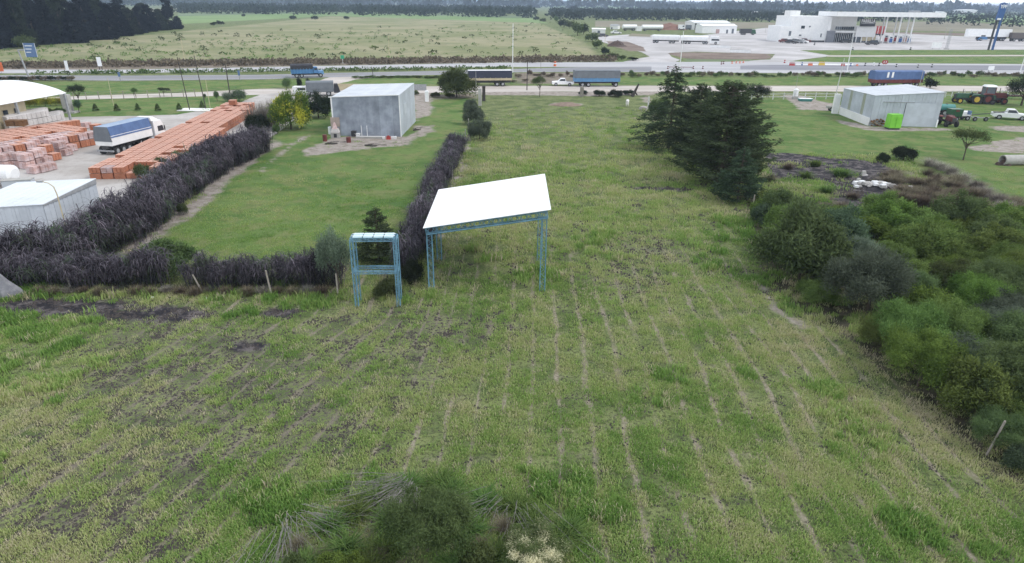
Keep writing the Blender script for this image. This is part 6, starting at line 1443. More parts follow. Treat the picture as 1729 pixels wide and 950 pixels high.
# white pickup on the dirt road
X, Y = G(950, 144.5); pickup('white pickup facing left on the dirt road in front of the blue trailer', (X, Y, .02), pi, .98)
def tarp_trailer(label, x0, x1, y, h_top, h_mid, tarp, side_m, axles, base=1.15, name='tarped_trailer', cat='trailer', extra=None, rz=None):
    A = G(x0, y[0]); B = G(x1, y[1]); L = hypot(B[0] - A[0], B[1] - A[1]); rz = ang(A, B) if rz is None else rz
    t = thing(name, label, cat, ((A[0] + B[0]) / 2, (A[1] + B[1]) / 2 + 1.2, 0), rz); h = L / 2
    MB().mat(side_m).box(-h, h, -1.25, 1.25, base, h_mid).build('trailer_side', t)
    nn = int(L / 1.2)
    for k in range(nn + 1): MB().mat(side_m).box(-h + k * L / nn - .05, -h + k * L / nn + .05, -1.31, -1.25, base - .05, h_mid + .02).build('side_post', t)
    MB().mat(tarp).profile([(-1.3, h_mid - .1), (1.3, h_mid - .1), (1.27, h_top - .2), (.6, h_top), (-.6, h_top), (-1.27, h_top - .2)], -h - .02, h + .02).build('tarpaulin', t).rotation_euler = (0, 0, pi / 2)
    MB().mat(steel_dark).box(-h + .2, h - .2, -.5, .5, .75, base - .003).build('chassis', t)
    wheels(t, [-h + a * L for a in axles], .5, .42, 1.0)
    return t, h
t, h = tarp_trailer('blue sided trailer with a grey tarpaulin parked on the dirt road behind the white pickup', 969, 1045, (146.5, 146.5), 3.65, 2.05, tarp_grey, sky_blue_paint, (.18, .31, .92))
MB().mat(tarp_grey).box(-h - .03, h + .03, -1.28, 1.28, 3.50, 3.53).build('tarp_seam', t)
t, h = tarp_trailer('dark tarped trailer with a cream side rail on the dirt road behind the leafy tree', 790, 863, (146, 145.5), 3.45, 1.95, tarp_navy, cream_paint, (.66, .79, .12), 1.35)
MB().mat(white_sheet).box(-h, h, -1.0, 1.0, 3.46, 3.50).build('roof_strip', t)
t, h = tarp_trailer('long trailer with a navy tarpaulin and red side behind the right shed roof', 1473, 1554, (147, 146.5), 3.75, 1.85, tarp_blue, dull_red, (.12, .25, .78, .9), 1.0)
for x in (-h + 2.9, -h + 4.1): MB().mat(white).box(x, x + .5, -1.335, -1.30, 2.2, 3.45).build('white_stripe', t)
# blue truck on the highway
A = G(492, 131); B = G(547, 129.5); L = hypot(B[0] - A[0], B[1] - A[1])
t = thing('cargo_truck', 'old blue lorry with a dark tarpaulin driving right on the highway', 'truck', ((A[0] + B[0]) / 2, A[1] + 1.6, .02), ang(A, B)); h = L / 2
MB().mat(blue_paint).box(-h, h * .32, -1.2, 1.2, 1.0, 2.1).build('cargo_side', t)
for k in range(8): MB().mat(sky_blue_paint).box(-h + k * L * .66 / 7 - .05, -h + k * L * .66 / 7 + .05, -1.26, -1.2, .95, 2.2).build('side_post', t)
MB().mat(tarp_black).profile([(-1.24, 2.0), (1.24, 2.0), (1.2, 2.9), (.7, 3.2), (-.7, 3.2), (-1.2, 2.9)], -h - .02, h * .34).build('tarpaulin', t).rotation_euler = (0, 0, -pi / 2)
MB().mat(blue_paint).taper(h * .36, h * .68, -1.05, 1.05, 1.0, 2.5, .35, .05, .12).build('cab', t, bevel=.05)
MB().mat(sky_blue_paint).taper(h * .66, h, -.9, .9, .7, 1.6, .12, 0, .15).build('bonnet', t, bevel=.06); MB().mat(glass).box(h * .42, h * .6, -1.02, -.98, 1.75, 2.25).build('side_window', t)
MB().mat(glass).add([(h * .67, -.85, 1.65), (h * .67, .85, 1.65), (h * .60, .8, 2.35), (h * .60, -.8, 2.35)], [(0, 1, 2, 3)]).build('windscreen', t); MB().mat(steel_dark).box(-h + .1, h - .3, -.4, .4, .6, 1.0).build('chassis', t)
wheels(t, (-h + 1.2, -h + 2.4, h - .9), .5, .32, 1.0)
# grey trailer left of the shed
t, h = tarp_trailer('grey trailer on the dirt road behind the cypress pair', 516, 562, (163, 162), 2.9, 1.6, tarp_grey, tarp_grey, (.2, .8), .9); MB().mat(tarp_black).taper(h, h + 1.3, -1, 1, .6, 2.3, .5, .1, .15).build('cab', t, bevel=.1)
simple('white_van', 'small white vehicle partly hidden behind the cypress pair', 'van', 513, 161, lambda t: (MB().mat(white).profile([(-1.9, .4), (-1.9, 1.8), (.8, 1.8), (1.4, 1.1), (2.0, .95), (2.0, .4)], -.85, .85).build('body', t), MB().mat(glass).box(-.9, .7, -.87, -.85, 1.15, 1.6).build('side_window', t), wheels(t, (-1.2, 1.2), .33, .2, .75)))
# ---- tanker by the station
A = G(1101, 72); B = G(1214, 75); L = hypot(B[0] - A[0], B[1] - A[1]); t = thing('tanker_truck', 'long white road train with tank trailers parked on the pale forecourt', 'truck', ((A[0] + B[0]) / 2, (A[1] + B[1]) / 2, .03), ang(A, B)); h = L / 2; S = L / 25.0
def zz(v): return v * S
for a_, b_ in ((-h, -h * .18), (-h * .14, h * .66)):
    MB().mat(white).profile([(-1.25, 1.3), (-1.5, 1.7), (-1.5, 3.0), (-1.0, 3.45), (1.0, 3.45), (1.5, 3.0), (1.5, 1.7), (1.25, 1.3)], a_, b_).build('tank_body', t).rotation_euler = (0, 0, -pi / 2)
    MB().mat(white_wall).box(a_, b_, -1.56, -1.51, 2.2, 2.32).build('side_band', t)
    MB().mat(steel_dark).box(a_ + .3, b_ - .2, -.5, .5, .8, 1.3).build('chassis', t)
    MB().mat(white_wall).box(a_ + .5, b_ - .5, -.4, .4, 3.46, 3.56).build('catwalk', t)
for ob in list(t.children):
    if ob.name.startswith('tank_body'): pass
wheels(t, (-h + 1.0, -h + 2.4, -h * .45, -h * .35, -h * .08, h * .02, h * .12, h * .55, h * .63, h * .9), .6, .5, 1.1)
cab_over(t, h * .72, h, white, 3.3)
t.scale = (1, 1.1, 1.08)

# ---- tractors and implements on the right lawn
def tractor(label, loc, rz, paint, rim, sc=1.0, cab=True, big=1.0, duals=False, roof=None):
    t = thing('tractor', label, 'tractor', loc, rz)
    MB().mat(paint).taper(.2, 2.5, -.42, .42, .95, 1.75, .2, 0, .08).build('bonnet', t, bevel=.05); MB().mat(steel_dark).box(-1.2, 2.3, -.32, .32, .6, .95).build('chassis', t)
    MB().mat(steel_dark).box(2.48, 2.56, -.35, .35, 1.0, 1.6).build('grille', t); MB().mat(steel_dark).tube((1.4, .2, 1.7), (1.4, .2, 2.5), .05).build('exhaust', t)
    if cab:
        MB().mat(glass_lt).taper(-1.15, .35, -.68, .68, 1.35, 2.65, .1, .05, .06).build('cab', t)
        for x in (-1.15, .27):
            for y in (-.66, .66): MB().mat(paint).box(x, x + .09, y - .045, y + .045, 1.3, 2.68).build('pillar', t)
        MB().mat(roof or paint).taper(-1.3, .5, -.78, .78, 2.66, 2.95, .2, .2, .2).build('cab_roof', t, bevel=.05)
    else:
        MB().mat(steel_dark).taper(-1.1, -.5, -.3, .3, 1.25, 1.75, .3, 0, .05).build('seat', t); MB().mat(steel_dark).tube((-.1, 0, 1.5), (-.25, 0, 1.85), .03).build('steering_column', t); MB().mat(steel_dark).tube((-.24, 0, 1.84), (-.27, 0, 1.89), .2, n=12).build('steering_wheel', t)
    for s_ in (-1, 1): MB().mat(paint).taper(-1.5, .1, s_ * .95 - .28, s_ * .95 + .28, 1.5, 1.68, .25, .25, .0).build('mudguard', t)
    for s_ in (-1, 1):
        wheel(t, -.75, s_ * .98, .82 * big, .46, rim); wheel(t, 1.9, s_ * .85, .5 * big, .32, rim)
        if duals: wheel(t, -.75, s_ * 1.5, .82 * big, .44, rim)
    t.scale = (sc,) * 3; return t
X, Y = G(1634, 174); tractor('green tractor with yellow wheel hubs on the right lawn', (X, Y, 0), pi - .1, green_paint, yellow_paint, 1.12, False)
X, Y = G(1652, 175); tractor('dark green tractor without cab wedged between the yellow-hubbed and the red one', (X + .4, Y + .3, 0), -.25, green_paint, steel_dark, 1.0, False)
X, Y = G(1668, 174.5); tractor('dull red tractor with a glazed cab and white roof dome', (X, Y, 0), -.12, dull_red, dull_red, 1.22, True, roof=white)
MB()
X, Y = G(1596, 211); tractor('old open tractor seen from the front beside the right shed corner', (X, Y, 0), -pi / 2 - .1, dull_red, steel_dark, .92, False, 1.05)
def tank_trailer(t):
    MB().mat(teal_paint).tube((-1.5, 0, 1.35), (1.3, 0, 1.3), .62, n=16).build('tank_shell', t); MB().mat(teal_paint).tube((1.3, 0, 1.3), (1.5, 0, 1.3), .62, .35, 16).build('end_cap', t)
    MB().mat(steel_dark).box(-1.4, 1.5, -.35, .35, .5, .7).build('chassis', t); MB().mat(steel_dark).tube((0, 0, 1.9), (0, 0, 2.02), .2, n=10).build('hatch', t); wheels(t, (-.4,), .5, .3, .8); MB().mat(steel_dark).tube((1.5, 0, .55), (2.8, 0, .5), .06).build('drawbar', t)
simple('tank_trailer', 'teal cylindrical tank trailer between the right shed and the green hopper', 'trailer', 1594, 194, tank_trailer, -.15)
def hopper(t):
    MB().mat(green_paint).taper(-.95, .95, -.7, .7, .85, 2.05, -.05, -.05, -.05).build('hopper_body', t); MB().mat(dull_red).box(-.3, .3, -.79, -.76, 1.65, 1.95).build('emblem_plate', t); MB().mat(steel_dark).box(-.7, .7, -.5, .5, .45, .85).build('chassis', t); wheels(t, (0,), .42, .25, .8)
simple('seed_hopper', 'dark green hopper trailer with a small red plate behind the open tractor', 'hopper', 1608, 204, hopper, .0)
def white_tank(t):
    MB().mat(white).taper(-.95, .95, -.6, .6, .65, 1.5, .12, .12, .1).build('tank_body', t, bevel=.12); MB().mat(steel_dark).box(-.9, .9, -.4, .4, .4, .65).build('chassis', t); wheels(t, (.2,), .38, .22, .7); MB().mat(steel_grey).tube((.95, 0, .55), (2.6, 0, .5), .05).build('drawbar', t)
simple('sprayer_tank', 'white sprayer tank on wheels right of the green hopper', 'sprayer', 1626, 202, white_tank, 0)
def boom(t):
    MB().mat(steel_grey).box(-1.4, 1.5, -.06, .06, .55, .66).build('axle_beam', t); MB().mat(steel_dark).path([(-1.6, .2, 1.0), (1.5, .1, 1.35), (5.0, 0, 1.85)], .08, .05, 6).build('boom_arm', t); MB().mat(sign_blue).box(-2.2, -1.8, -.1, .4, 1.1, 1.7).build('motor', t)
    MB().mat(steel_grey).tube((-1.6, .2, .2), (-1.6, .2, 1.1), .06).build('jack_leg', t); wheels(t, (-.9, .95), .36, .2, .0)
simple('grain_auger', 'long auger boom on two small wheels between the sprayer tank and the white pickup', 'auger', 1654, 204.5, boom, 0)
def disc(t):
    MB().mat(steel_dark).box(-3.2, 3.2, -.5, .5, .55, .85).build('frame', t); MB().mat(dull_red).box(-3.2, 3.2, -.56, -.5, .7, .85).build('front_bar', t)
    for s_ in (-1, 1): wheel(t, s_ * 2.9, 0, .45, .25)
simple('disc_harrow', 'long dark implement with a wheel at its end right of the red tractor', 'implement', 1706, 167, disc, 0)
# concrete pipe, car by the annex, trough
def pipe(t):
    m = MB().mat(concrete); rg = []
    for x, r_ in ((-1.8, .62), (2.6, .62), (2.6, .5), (-1.8, .5)): rg.append([(x, cos(2 * pi * i / 20) * r_, .62 + sin(2 * pi * i / 20) * r_) for i in range(20)])
    rg.append(rg[0]); m.loft(rg, cap=False).build('pipe_shell', t)
simple('concrete_pipe', 'large grey concrete pipe lying on the lawn at the right edge', 'pipe', 1713, 278, pipe, .1)
X, Y = G(1696, 278); t = thing('soil_heap', 'dark brown heap of soil at the mouth of the concrete pipe', 'soil heap', (X, Y, 0))
def heap(t, rx, ry, hh, mt, name='heap_surface', seed=1):
    r_ = random.Random(seed); rings = []
    for k in range(6):
        f = k / 5; rings.append([(cos(2 * pi * i / 16) * rx * (1 - f) * r_.uniform(.85, 1.15), sin(2 * pi * i / 16) * ry * (1 - f) * r_.uniform(.85, 1.15), hh * sin(f * pi / 2) * r_.uniform(.9, 1.1) - .03) for i in range(16)])
    return MB().mat(mt).loft(rings).build(name, t)
soil_dark = plain('dark_soil', (.11, .075, .06), (.06, .045, .04), 2, .95, bmp=.8); soil_red = plain('reddish_soil', (.27, .15, .11), (.18, .10, .08), 2, .95, bmp=.8); soil_tan = plain('tan_soil', (.26, .19, .15), (.18, .13, .10), 2, .95, bmp=.8)
heap(t, .8, .7, .8, soil_dark)
MB().mat(soil_dark).taper(-1.1, -.5, -.4, .2, 0, .35, .1, .1, .1).build('clod', t)
X, Y = G(956, 177); t = thing('soil_mound', 'low reddish-brown mound of earth on the far end of the field', 'mound', (X, Y, 0)); heap(t, 3.2, 2.0, .55, soil_tan, seed=4)
X, Y = G(1042, 78); t = thing('soil_heap', 'dark soil heap beside the far yard entrance', 'soil heap', (X, Y, 0)); heap(t, 4.5, 3, 2.4, soil_dark, seed=5)
X, Y = G(1130, 50); t = thing('soil_heap', 'long reddish heap of earth behind the white road train', 'soil heap', (X, Y, 0)); heap(t, 12, 5, 4.5, soil_red, seed=6)
X, Y = G(1308, 58); t = thing('soil_heap', 'reddish heap at the left end of the white station building', 'soil heap', (X, Y, 0)); heap(t, 5, 3, 5.0, soil_red, seed=7)
simple('green_boat', 'small pale green boat-shaped trough by the path left of the right shed', 'trough', 1359, 170.5, lambda t: (MB().mat(teal_paint).taper(-1.1, 1.1, -.5, .5, .0, .5, -.3, -.3, -.15).build('trough_body', t), MB().mat(white).box(-1.3, 1.3, -.6, .6, .5, .56).build('rim', t)))
simple('water_tank', 'white round tank on a stand by the white rail fence', 'tank', 1342, 167, lambda t: (MB().mat(white).tube((0, 0, .6), (0, 0, 1.9), .5, n=16).build('tank_shell', t), MB().mat(white).tube((0, 0, 1.9), (0, 0, 2.1), .5, .2, 16).build('lid', t), MB().mat(concrete).box(-.5, .5, -.5, .5, 0, .6).build('stand', t)))
simple('hand_cart', 'small greenish cart at the left foot of the right shed', 'cart', 1401, 187, lambda t: (MB().mat(concrete).box(-.7, .5, -.35, .35, .5, .9).build('tray', t), wheel(t, .1, -.3, .35, .12), wheel(t, .1, .3, .35, .12), MB().mat(steel_grey).tube((.5, 0, .7), (1.2, 0, .9), .03).build('handle', t)))
# rubbish heap
X, Y = G(1480, 316); t = thing('rubble_heap', 'heap of white rubble and rubbish on the burnt ground above the thicket', 'rubble', (X, Y, 0)); rr = random.Random(2)
heap(t, 1.9, 1.3, .35, ash, 'ash_bed', 8)
for i in range(46):
    x, y = rr.gauss(0, .95), rr.gauss(0, .55); s_ = rr.uniform(.12, .36); z = max(0, .35 - (x * x + y * y) * .08)
    MB().mat([rubble, rubble, white, concrete][i % 4]).taper(x - s_, x + s_, y - s_ * .7, y + s_ * .7, z, z + s_ * .9, s_ * .3, s_ * .2, s_ * .1).build('rubble_chunk', t)
for i, (x, y) in enumerate(((1508, 319), (1536, 322), (1458, 296), (1449, 309))):
    simple('rubble_lump', ['white lump right of the rubble heap', 'upright white lump farther right of the rubble heap', 'small pale lump above the rubble heap', 'small pale lump left of the rubble heap'][i], 'rubble', x, y, lambda t: (MB().mat(rubble).taper(-.25, .25, -.2, .2, 0, .55, .12, .05, .08).build('lump_body', t), MB().mat(rubble).box(.1, .4, -.2, .1, 0, .15).build('chip', t)))
for i, (x, y) in enumerate(((258, 503), (347, 505))): simple('litter', ['white scrap of litter below the second fence post', 'white scrap of litter below the third fence post'][i], 'litter', x, y, lambda t: (MB().mat(white).taper(-.1, .1, -.07, .07, 0, .1, .05, .03, .02).build('scrap', t)))

# ---- animals
def quadruped(t, L=1.5, hgt=1.35, mt=animal_white, graze=True, girth=1.0, dark=None):
    """one continuous skin: trunk, neck, head, four jointed legs, tail; faces +x"""
    P_ = []; E_ = []; Rr = []
    def v(p, r_): P_.append(p); Rr.append(r_ if isinstance(r_, tuple) else (r_, r_)); return len(P_) - 1
    def e(a, b): E_.append((a, b))
    g = girth
    pel = v((-.42 * L, 0, hgt * .80), (.26 * g, .28 * g)); mid_ = v((-.05 * L, 0, hgt * .74), (.30 * g, .32 * g)); sh = v((.32 * L, 0, hgt * .78), (.25 * g, .31 * g)); e(pel, mid_); e(mid_, sh)
    if graze: nk = v((.50 * L, 0, hgt * .62), (.13, .17)); po = v((.66 * L, 0, hgt * .34), (.10, .12)); mz = v((.74 * L, 0, hgt * .10), (.07, .075))
    else: nk = v((.48 * L, 0, hgt * 1.0), (.12, .17)); po = v((.62 * L, 0, hgt * 1.18), (.10, .12)); mz = v((.84 * L, 0, hgt * 1.06), (.07, .075))
    e(sh, nk); e(nk, po); e(po, mz)
    for s_ in (-1, 1):
        a = v((.34 * L, s_ * .16 * g, hgt * .58), .12); b = v((.35 * L, s_ * .17 * g, hgt * .30), .07); c = v((.34 * L, s_ * .17 * g, hgt * .07), .05); d_ = v((.38 * L, s_ * .17 * g, .02), .06); e(sh, a); e(a, b); e(b, c); e(c, d_)
        a = v((-.38 * L, s_ * .17 * g, hgt * .56), .15); b = v((-.50 * L, s_ * .17 * g, hgt * .33), .075); c = v((-.46 * L, s_ * .17 * g, hgt * .07), .05); d_ = v((-.42 * L, s_ * .17 * g, .02), .06); e(pel, a); e(a, b); e(b, c); e(c, d_)
        er = v((po_x(P_, po) - .06, s_ * .12, P_[po][2] + .12), .03); e(po, er)
    ta = v((-.60 * L, 0, hgt * .74), .05); tb = v((-.66 * L, 0, hgt * .38), .045); e(pel, ta); e(ta, tb)
    me = bpy.data.meshes.new('body'); me.from_pydata(P_, E_, []); o = link('body', me, t)
    sk = o.modifiers.new('skin', 'SKIN'); 
    for i, r_ in enumerate(Rr): me.skin_vertices[0].data[i].radius = r_
    me.skin_vertices[0].data[0].use_root = True; ss = o.modifiers.new('smooth', 'SUBSURF'); ss.levels = 1; ss.render_levels = 1
    dg = bpy.context.evaluated_depsgraph_get(); m2 = bpy.data.meshes.new_from_object(o.evaluated_get(dg)); o.modifiers.clear(); o.data = m2; m2.materials.clear(); m2.materials.append(mt)
    if dark: MB().mat(dark).taper(-.15 * L, .15 * L, -.31 * g, .31 * g, hgt * .6, hgt * 1.0, .1, .1, .12).build('coat_patch', t)
    return o
def po_x(P_, i): return P_[i][0]
X, Y = G(1059, 179); t = thing('grazing_horse', 'white horse grazing with its rump to the camera at the far end of the field', 'horse', (X, Y, 0), radians(78)); quadruped(t, 1.6, 1.45, animal_white, True, 1.05)
X, Y = G(1086, 187); t = thing('pale_calf', 'pale calf with its head down beside the soil strip left of the conifers', 'calf', (X, Y, 0), radians(172)); quadruped(t, 1.1, .95, plain('pale_pinkish_coat', (.55, .5, .5), (.42, .37, .38), 1.5, .8), True, .85)

# ================================================================== FILLING STATION
def place(x, y): X, Y = G(x, y); return X, Y
s = SC(1380, 70); X0_, Y0_ = G(1331, 70.3); XR, YR = G(1444, 71.5); rz = ang((X0_, Y0_), (XR, YR))
t = thing('station_building', 'white two-storey filling station building with a grand glazed entrance and a restaurant sign', 'building', (X0_, Y0_, .02), rz)
W = hypot(XR - X0_, YR - Y0_); k = W / 113.0           # metres per photo pixel along the facade
zt = HT(1331, 70.3, 27); 
def zp(y): return max(0, (70.6 - y) * zt / 43.5)
wb = white_wall
MB().mat(white).box(0, 62 * k, 0, 22, 0, zp(27)).build('main_block', t)
MB().mat(white).box(62 * k, 66 * k, -.6, 22, 0, zp(27)).build('corner_wall', t)
MB().mat(white_wall).box(1, 20 * k, 6, 14, zp(27), zp(18)).build('roof_block', t)
MB().mat(white).box(-19 * k, -.01, -2, 16, 0, zp(44)).build('side_wing', t)
# recessed concave front under the canopy
pts = [(66 * k + (45 * k) * i / 10, 5 * sin(pi * i / 10 * .5 + .0) * (1 - i / 10) * 1.2 + 1.5) for i in range(11)]
conc = MB().mat(white_wall).prism([(x, y) for x, y in pts] + [(111 * k, 20), (66 * k, 20)], zp(50), zp(27)).build('curved_facade', t)
MB().mat(white_wall).box(66 * k, 111 * k, 3.2, 20, 0, zp(50) - .02).build('lower_facade', t)
for i in range(9):
    x0_ = 77 * k + i * 3.55 * k; 
    if x0_ > 108 * k: break
    w_ = MB().mat(glass_lt if i < 3 else glass).box(x0_, x0_ + 2.6 * k, 1.0 - .03 * 0, 1.35, zp(49.2), zp(43.5)).build('window', t); MB().mat(white).box(x0_ - .1, x0_ + 2.6 * k + .1, .9, .99, zp(43.6), zp(42.9)).build('window_frame', w_)
MB().mat(white).box(74 * k, 111 * k, .8, 3.1, zp(54), zp(51)).build('entrance_canopy', t)
for i in range(11):
    x0_ = 76 * k + i * 3.15 * k; d_ = MB().mat(glass if i % 2 else steel_dark).box(x0_, x0_ + 2.5 * k, 2.9, 3.15, .05, zp(55.5)).build('entrance_glass', t); MB().mat(white).box(x0_ + 2.55 * k, x0_ + 3.0 * k, 2.85, 3.18, .05, zp(55.5)).build('mullion', d_)
MB().mat(plain('grey_cladding', (.22, .23, .26), None, .5, .6)).box(61 * k, 75 * k, -.8, -.62, 0, zp(51)).build('grey_panel', t)
for x0_, x1_, y0_, y1_, mt in ((17.5, 23.5, 43, 48, glass), (30.5, 33, 43, 45.5, glass_lt), (-4, 10, 52, 60, glass_lt), (16, 20, 58, 60.5, glass_lt), (36, 39, 61, 66, white_wall), (52, 54, 56, 62, glass_lt)):
    yy_ = -2.12 if x0_ < 0 else -.12
    w_ = MB().mat(mt).box(max(x0_, -18) * k, (x1_ if x0_ >= 0 else -.3) * k, yy_, yy_ + .1, zp(y1_), zp(y0_)).build('window', t); MB().mat(white_wall).box(x0_ * k, (x1_ if x0_ >= 0 else -.3) * k, yy_ - .1, yy_ - .02, zp(y1_) - .3, zp(y1_)).build('sill', w_)
MB().mat(steel_dark).box(30 * k, 60 * k, -.3, -.02, 0, .8).build('plinth', t)
MB().mat(white).box(111 * k, 144 * k, 0, 12, zp(61), zp(43)).build('right_block', t); MB().mat(glass_lt).box(111 * k, 142 * k, 1.2, 11.5, 0, zp(61) - .02).build('ground_floor', t)
MB().mat(white_wall).box(123 * k, 125 * k, -.08, -.01, zp(53), zp(51)).build('wall_lamp', t)
for x in (113, 122, 131, 141): MB().mat(white).box(x * k, x * k + .4, .2, .6, 0, zp(61) - .02).build('column', t)
sb = MB().mat(black_panel).box(113 * k, 138 * k, -1.4, -.9, zp(43) + .02, zp(30.2)).build('sign_board', t)
def text_mesh(body, size, mt, parent, loc_, name='sign_lettering', extrude=.06, stretch=1.0, rot=(pi / 2, 0, 0), bold=.0):
    cu = bpy.data.curves.new(name, 'FONT'); cu.body = body; cu.size = size; cu.extrude = extrude; cu.align_x = 'CENTER'; cu.align_y = 'CENTER'; cu.offset = bold
    o = bpy.data.objects.new(name, cu); COL.objects.link(o); dg = bpy.context.evaluated_depsgraph_get(); me = bpy.data.meshes.new_from_object(o.evaluated_get(dg)); bpy.data.objects.remove(o)
    me.materials.clear(); me.materials.append(mt); q = link(name, me, parent); q.location = loc_; q.rotation_euler = rot; q.scale = (stretch, 1, 1); return q
text_mesh('PARRILLA', 2.3, white, sb, (125.5 * k, -1.46, zp(34.2)), stretch=.72, bold=.05)
MB().mat(white).box(114.5 * k, 136.5 * k, -1.47, -1.41, zp(38.2), zp(37.8)).build('sign_line', sb)
# canopy over the pumps
Xa, Ya = G(1377, 62); t2 = thing('station_canopy', 'huge white flat canopy over the fuel pumps on slender white posts', 'canopy', (X0_, Y0_, .02), rz)
cz0, cz1 = zp(26.3), zp(18.6)
MB().mat(white).box(62 * k, 239 * k, -8, -7.4, cz0, cz1).build('fascia', t2); MB().mat(white).box(239 * k, 239.4 * k, -7.4, 14, cz0, cz1).build('fascia', t2); MB().mat(white).box(61.6 * k, 62 * k, -7.4, 14, cz0, cz1).build('fascia', t2)
MB().mat(white).box(62 * k, 239 * k, -7.4, 14, cz0 + .3, cz0 + .8).build('soffit', t2)
for i in range(12): MB().mat(grey_roof).box((62 + i * 14.75) * k + .1, (62 + (i + 1) * 14.75) * k - .1, -7.3, 13.9, cz1 - .6, cz1 - .45).build('roof_panel', t2)
MB().mat(steel_grey).box(205 * k, 214 * k, 2, 8, cz1 - .45, cz1 + .8).build('roof_unit', t2)
for i, x in enumerate((152, 164, 175, 185, 196, 206)):
    MB().mat(white).tube((x * k, (-4 if i % 2 == 0 else 6), 0), (x * k, (-4 if i % 2 == 0 else 6), cz0 + .3), .35, n=10).build('column', t2)
# red shaded kiosk and pumps
t = thing('red_trailer', 'red-sided trailer standing behind the pump posts', 'trailer', (*G(1487, 62), .02), rz); MB().mat(red_paint).box(-15 * k, 15 * k, 6, 9, 1.6, 6).build('trailer_side', t); MB().mat(steel_dark).box(-15 * k, 15 * k, 6.4, 8.6, .6, 1.6).build('chassis', t)
for i in range(4): MB().mat(white).box((-14 + i * 8) * k, (-13.2 + i * 8) * k, 5.9, 6, 1.6, 6).build('side_rib', t)
wheels(t, (-12 * k, -9 * k, 10 * k), .6, .4, 0)
for w_ in list(t.children):
    if w_.name.startswith('wheel'): w_.location.y = 6.6
for i, (x, y) in enumerate(((1494, 71), (1502, 73), (1510, 71), (1518, 72.5), (1526, 71), (1533, 72.5))):
    X, Y = G(x, y); t = thing('fuel_pump', 'fuel pump under the big canopy, number of its row told by its place between the posts' if False else 'tall blue and white fuel pump standing among the canopy posts', 'fuel pump', (X, Y, .02), rz, 'fuel pumps under the canopy')
    MB().mat(white).box(-1.0, 1.0, -.5, .5, 0, 3.6).build('pump_body', t); MB().mat(totem_blue if i % 2 else red_paint).box(-.8, .8, -.56, -.5, .4, 2.4).build('pump_panel', t); MB().mat(glass).box(-.6, .6, -.56, -.5, 2.6, 3.2).build('display', t); MB().mat(concrete).box(-1.8, 1.8, -1, 1, 0, .18).build('island', t)
# cars at the station (as large as they show)
SCAR = 1.32
for (x, y, rz_, mt, lab, suv) in ((1325, 71.5, 0.2, dull_red, 'red car parked at the left end of the white station building', 0), (1336, 73, -.9, steel_dark, 'black car, front one of the cluster before the station building', 0), (1341, 71, 2.6, white, 'white car behind the black one before the station building', 0), (1347, 72.5, -.7, steel_grey, 'silver car right of the black one before the station building', 0), (1354, 72.5, -.6, white, 'white car at the right of the parked cluster', 0), (1358.5, 71, -.5, dull_red, 'dark red car at the right end of the parked cluster', 0),
        (1428, 72, 0, steel_dark, 'dark car below the glazed entrance, left one of two', 0), (1450, 71, 0.1, steel_dark, 'dark car in front of the white right block', 1), (1472, 75.5, pi, steel_dark, 'black station car in front of the pumps, nearest the road', 1)):
    sedan(lab, x, y, rz_ + rz, mt, 4.6, suv=suv, sc=SCAR)
X, Y = G(1470, 72); t = thing('parked_van', 'pale box van behind the black car before the pumps', 'van', (X, Y + 3, .02), rz); MB().mat(cream_paint).box(-4.5, 3, -1.2, 1.2, .8, 3.6).build('cargo_box', t); MB().mat(white).taper(3.02, 5, -1.15, 1.15, .6, 2.6, .6, 0, .1).build('cab', t); wheels(t, (-3, 3.6), .5, .3, 1.0)
# green hedge strips etc. around; totem sign
X, Y = G(1672, 84); h = HT(1672, 84, 5); s = SC(1672, 84)
t = thing('station_sign', 'tall dark blue filling station totem on two legs near the right edge', 'sign', (X, Y, .02), 0)
MB().mat(steel_dark).box(-4.6 * s, -2.2 * s, -.3, .3, 0, h * .66).build('sign_leg', t); MB().mat(totem_blue).box(2.0 * s, 4.8 * s, -.3, .3, 0, h * .66).build('sign_leg', t)
MB().mat(totem_blue).profile([(-4.6 * s, h * .64), (4.8 * s, h * .64), (6.2 * s, h), (-3.6 * s, h)], -.55, .55).build('sign_panel', t)
MB().mat(white).box(-4.4 * s, 1.8 * s, -.62, -.56, h * .645, h * .685).build('price_panel', t)
text_mesh('YPF', 2.0, white, t, (.8 * s, -.62, h * .925), stretch=.9, bold=.04)
MB().mat(black_panel).box(-4.7 * s, -2.6 * s, -.36, -.31, h * .3, h * .62).build('price_board', t)
# trailers at the right
X, Y = G(1672, 69); s = SC(1672, 69); t = thing('blue_truck', 'blue cabbed lorry with a long white trailer behind the blue totem', 'truck', (X, Y + 2, .02), -.03)
MB().mat(white).box(-39 * s, 33 * s, -1.5, 1.5, 2.2, 6.2).build('trailer_side', t); MB().mat(steel_dark).box(-20 * s, 28 * s, -.8, .8, 1.0, 2.19).build('chassis', t); MB().mat(blue_paint).taper(-20 * s, -4 * s, -1.5, -1.52 + 2.9, .7, 3.4, 1.2, 2.2, .2).build('cab', t)
MB().mat(glass).box(-16 * s, -9 * s, -1.56, -1.50, 2.3, 3.0).build('side_window', t); wheels(t, (-15 * s, 18 * s, 22 * s), .75, .5, 1.3)
X, Y = G(1722, 70); t = thing('brown_trailer', 'dark brown trailer at the right edge behind the totem', 'trailer', (X, Y + 2, .02), 0); MB().mat(plain('brown_tarp', (.12, .10, .09))).box(-14 * s, 12 * s, -1.4, 1.4, 1.6, 4.6).build('trailer_side', t); MB().mat(steel_dark).box(-13 * s, 11 * s, -.7, .7, .9, 1.59).build('chassis', t); wheels(t, (-9 * s, 6 * s), .75, .5, 1.2)
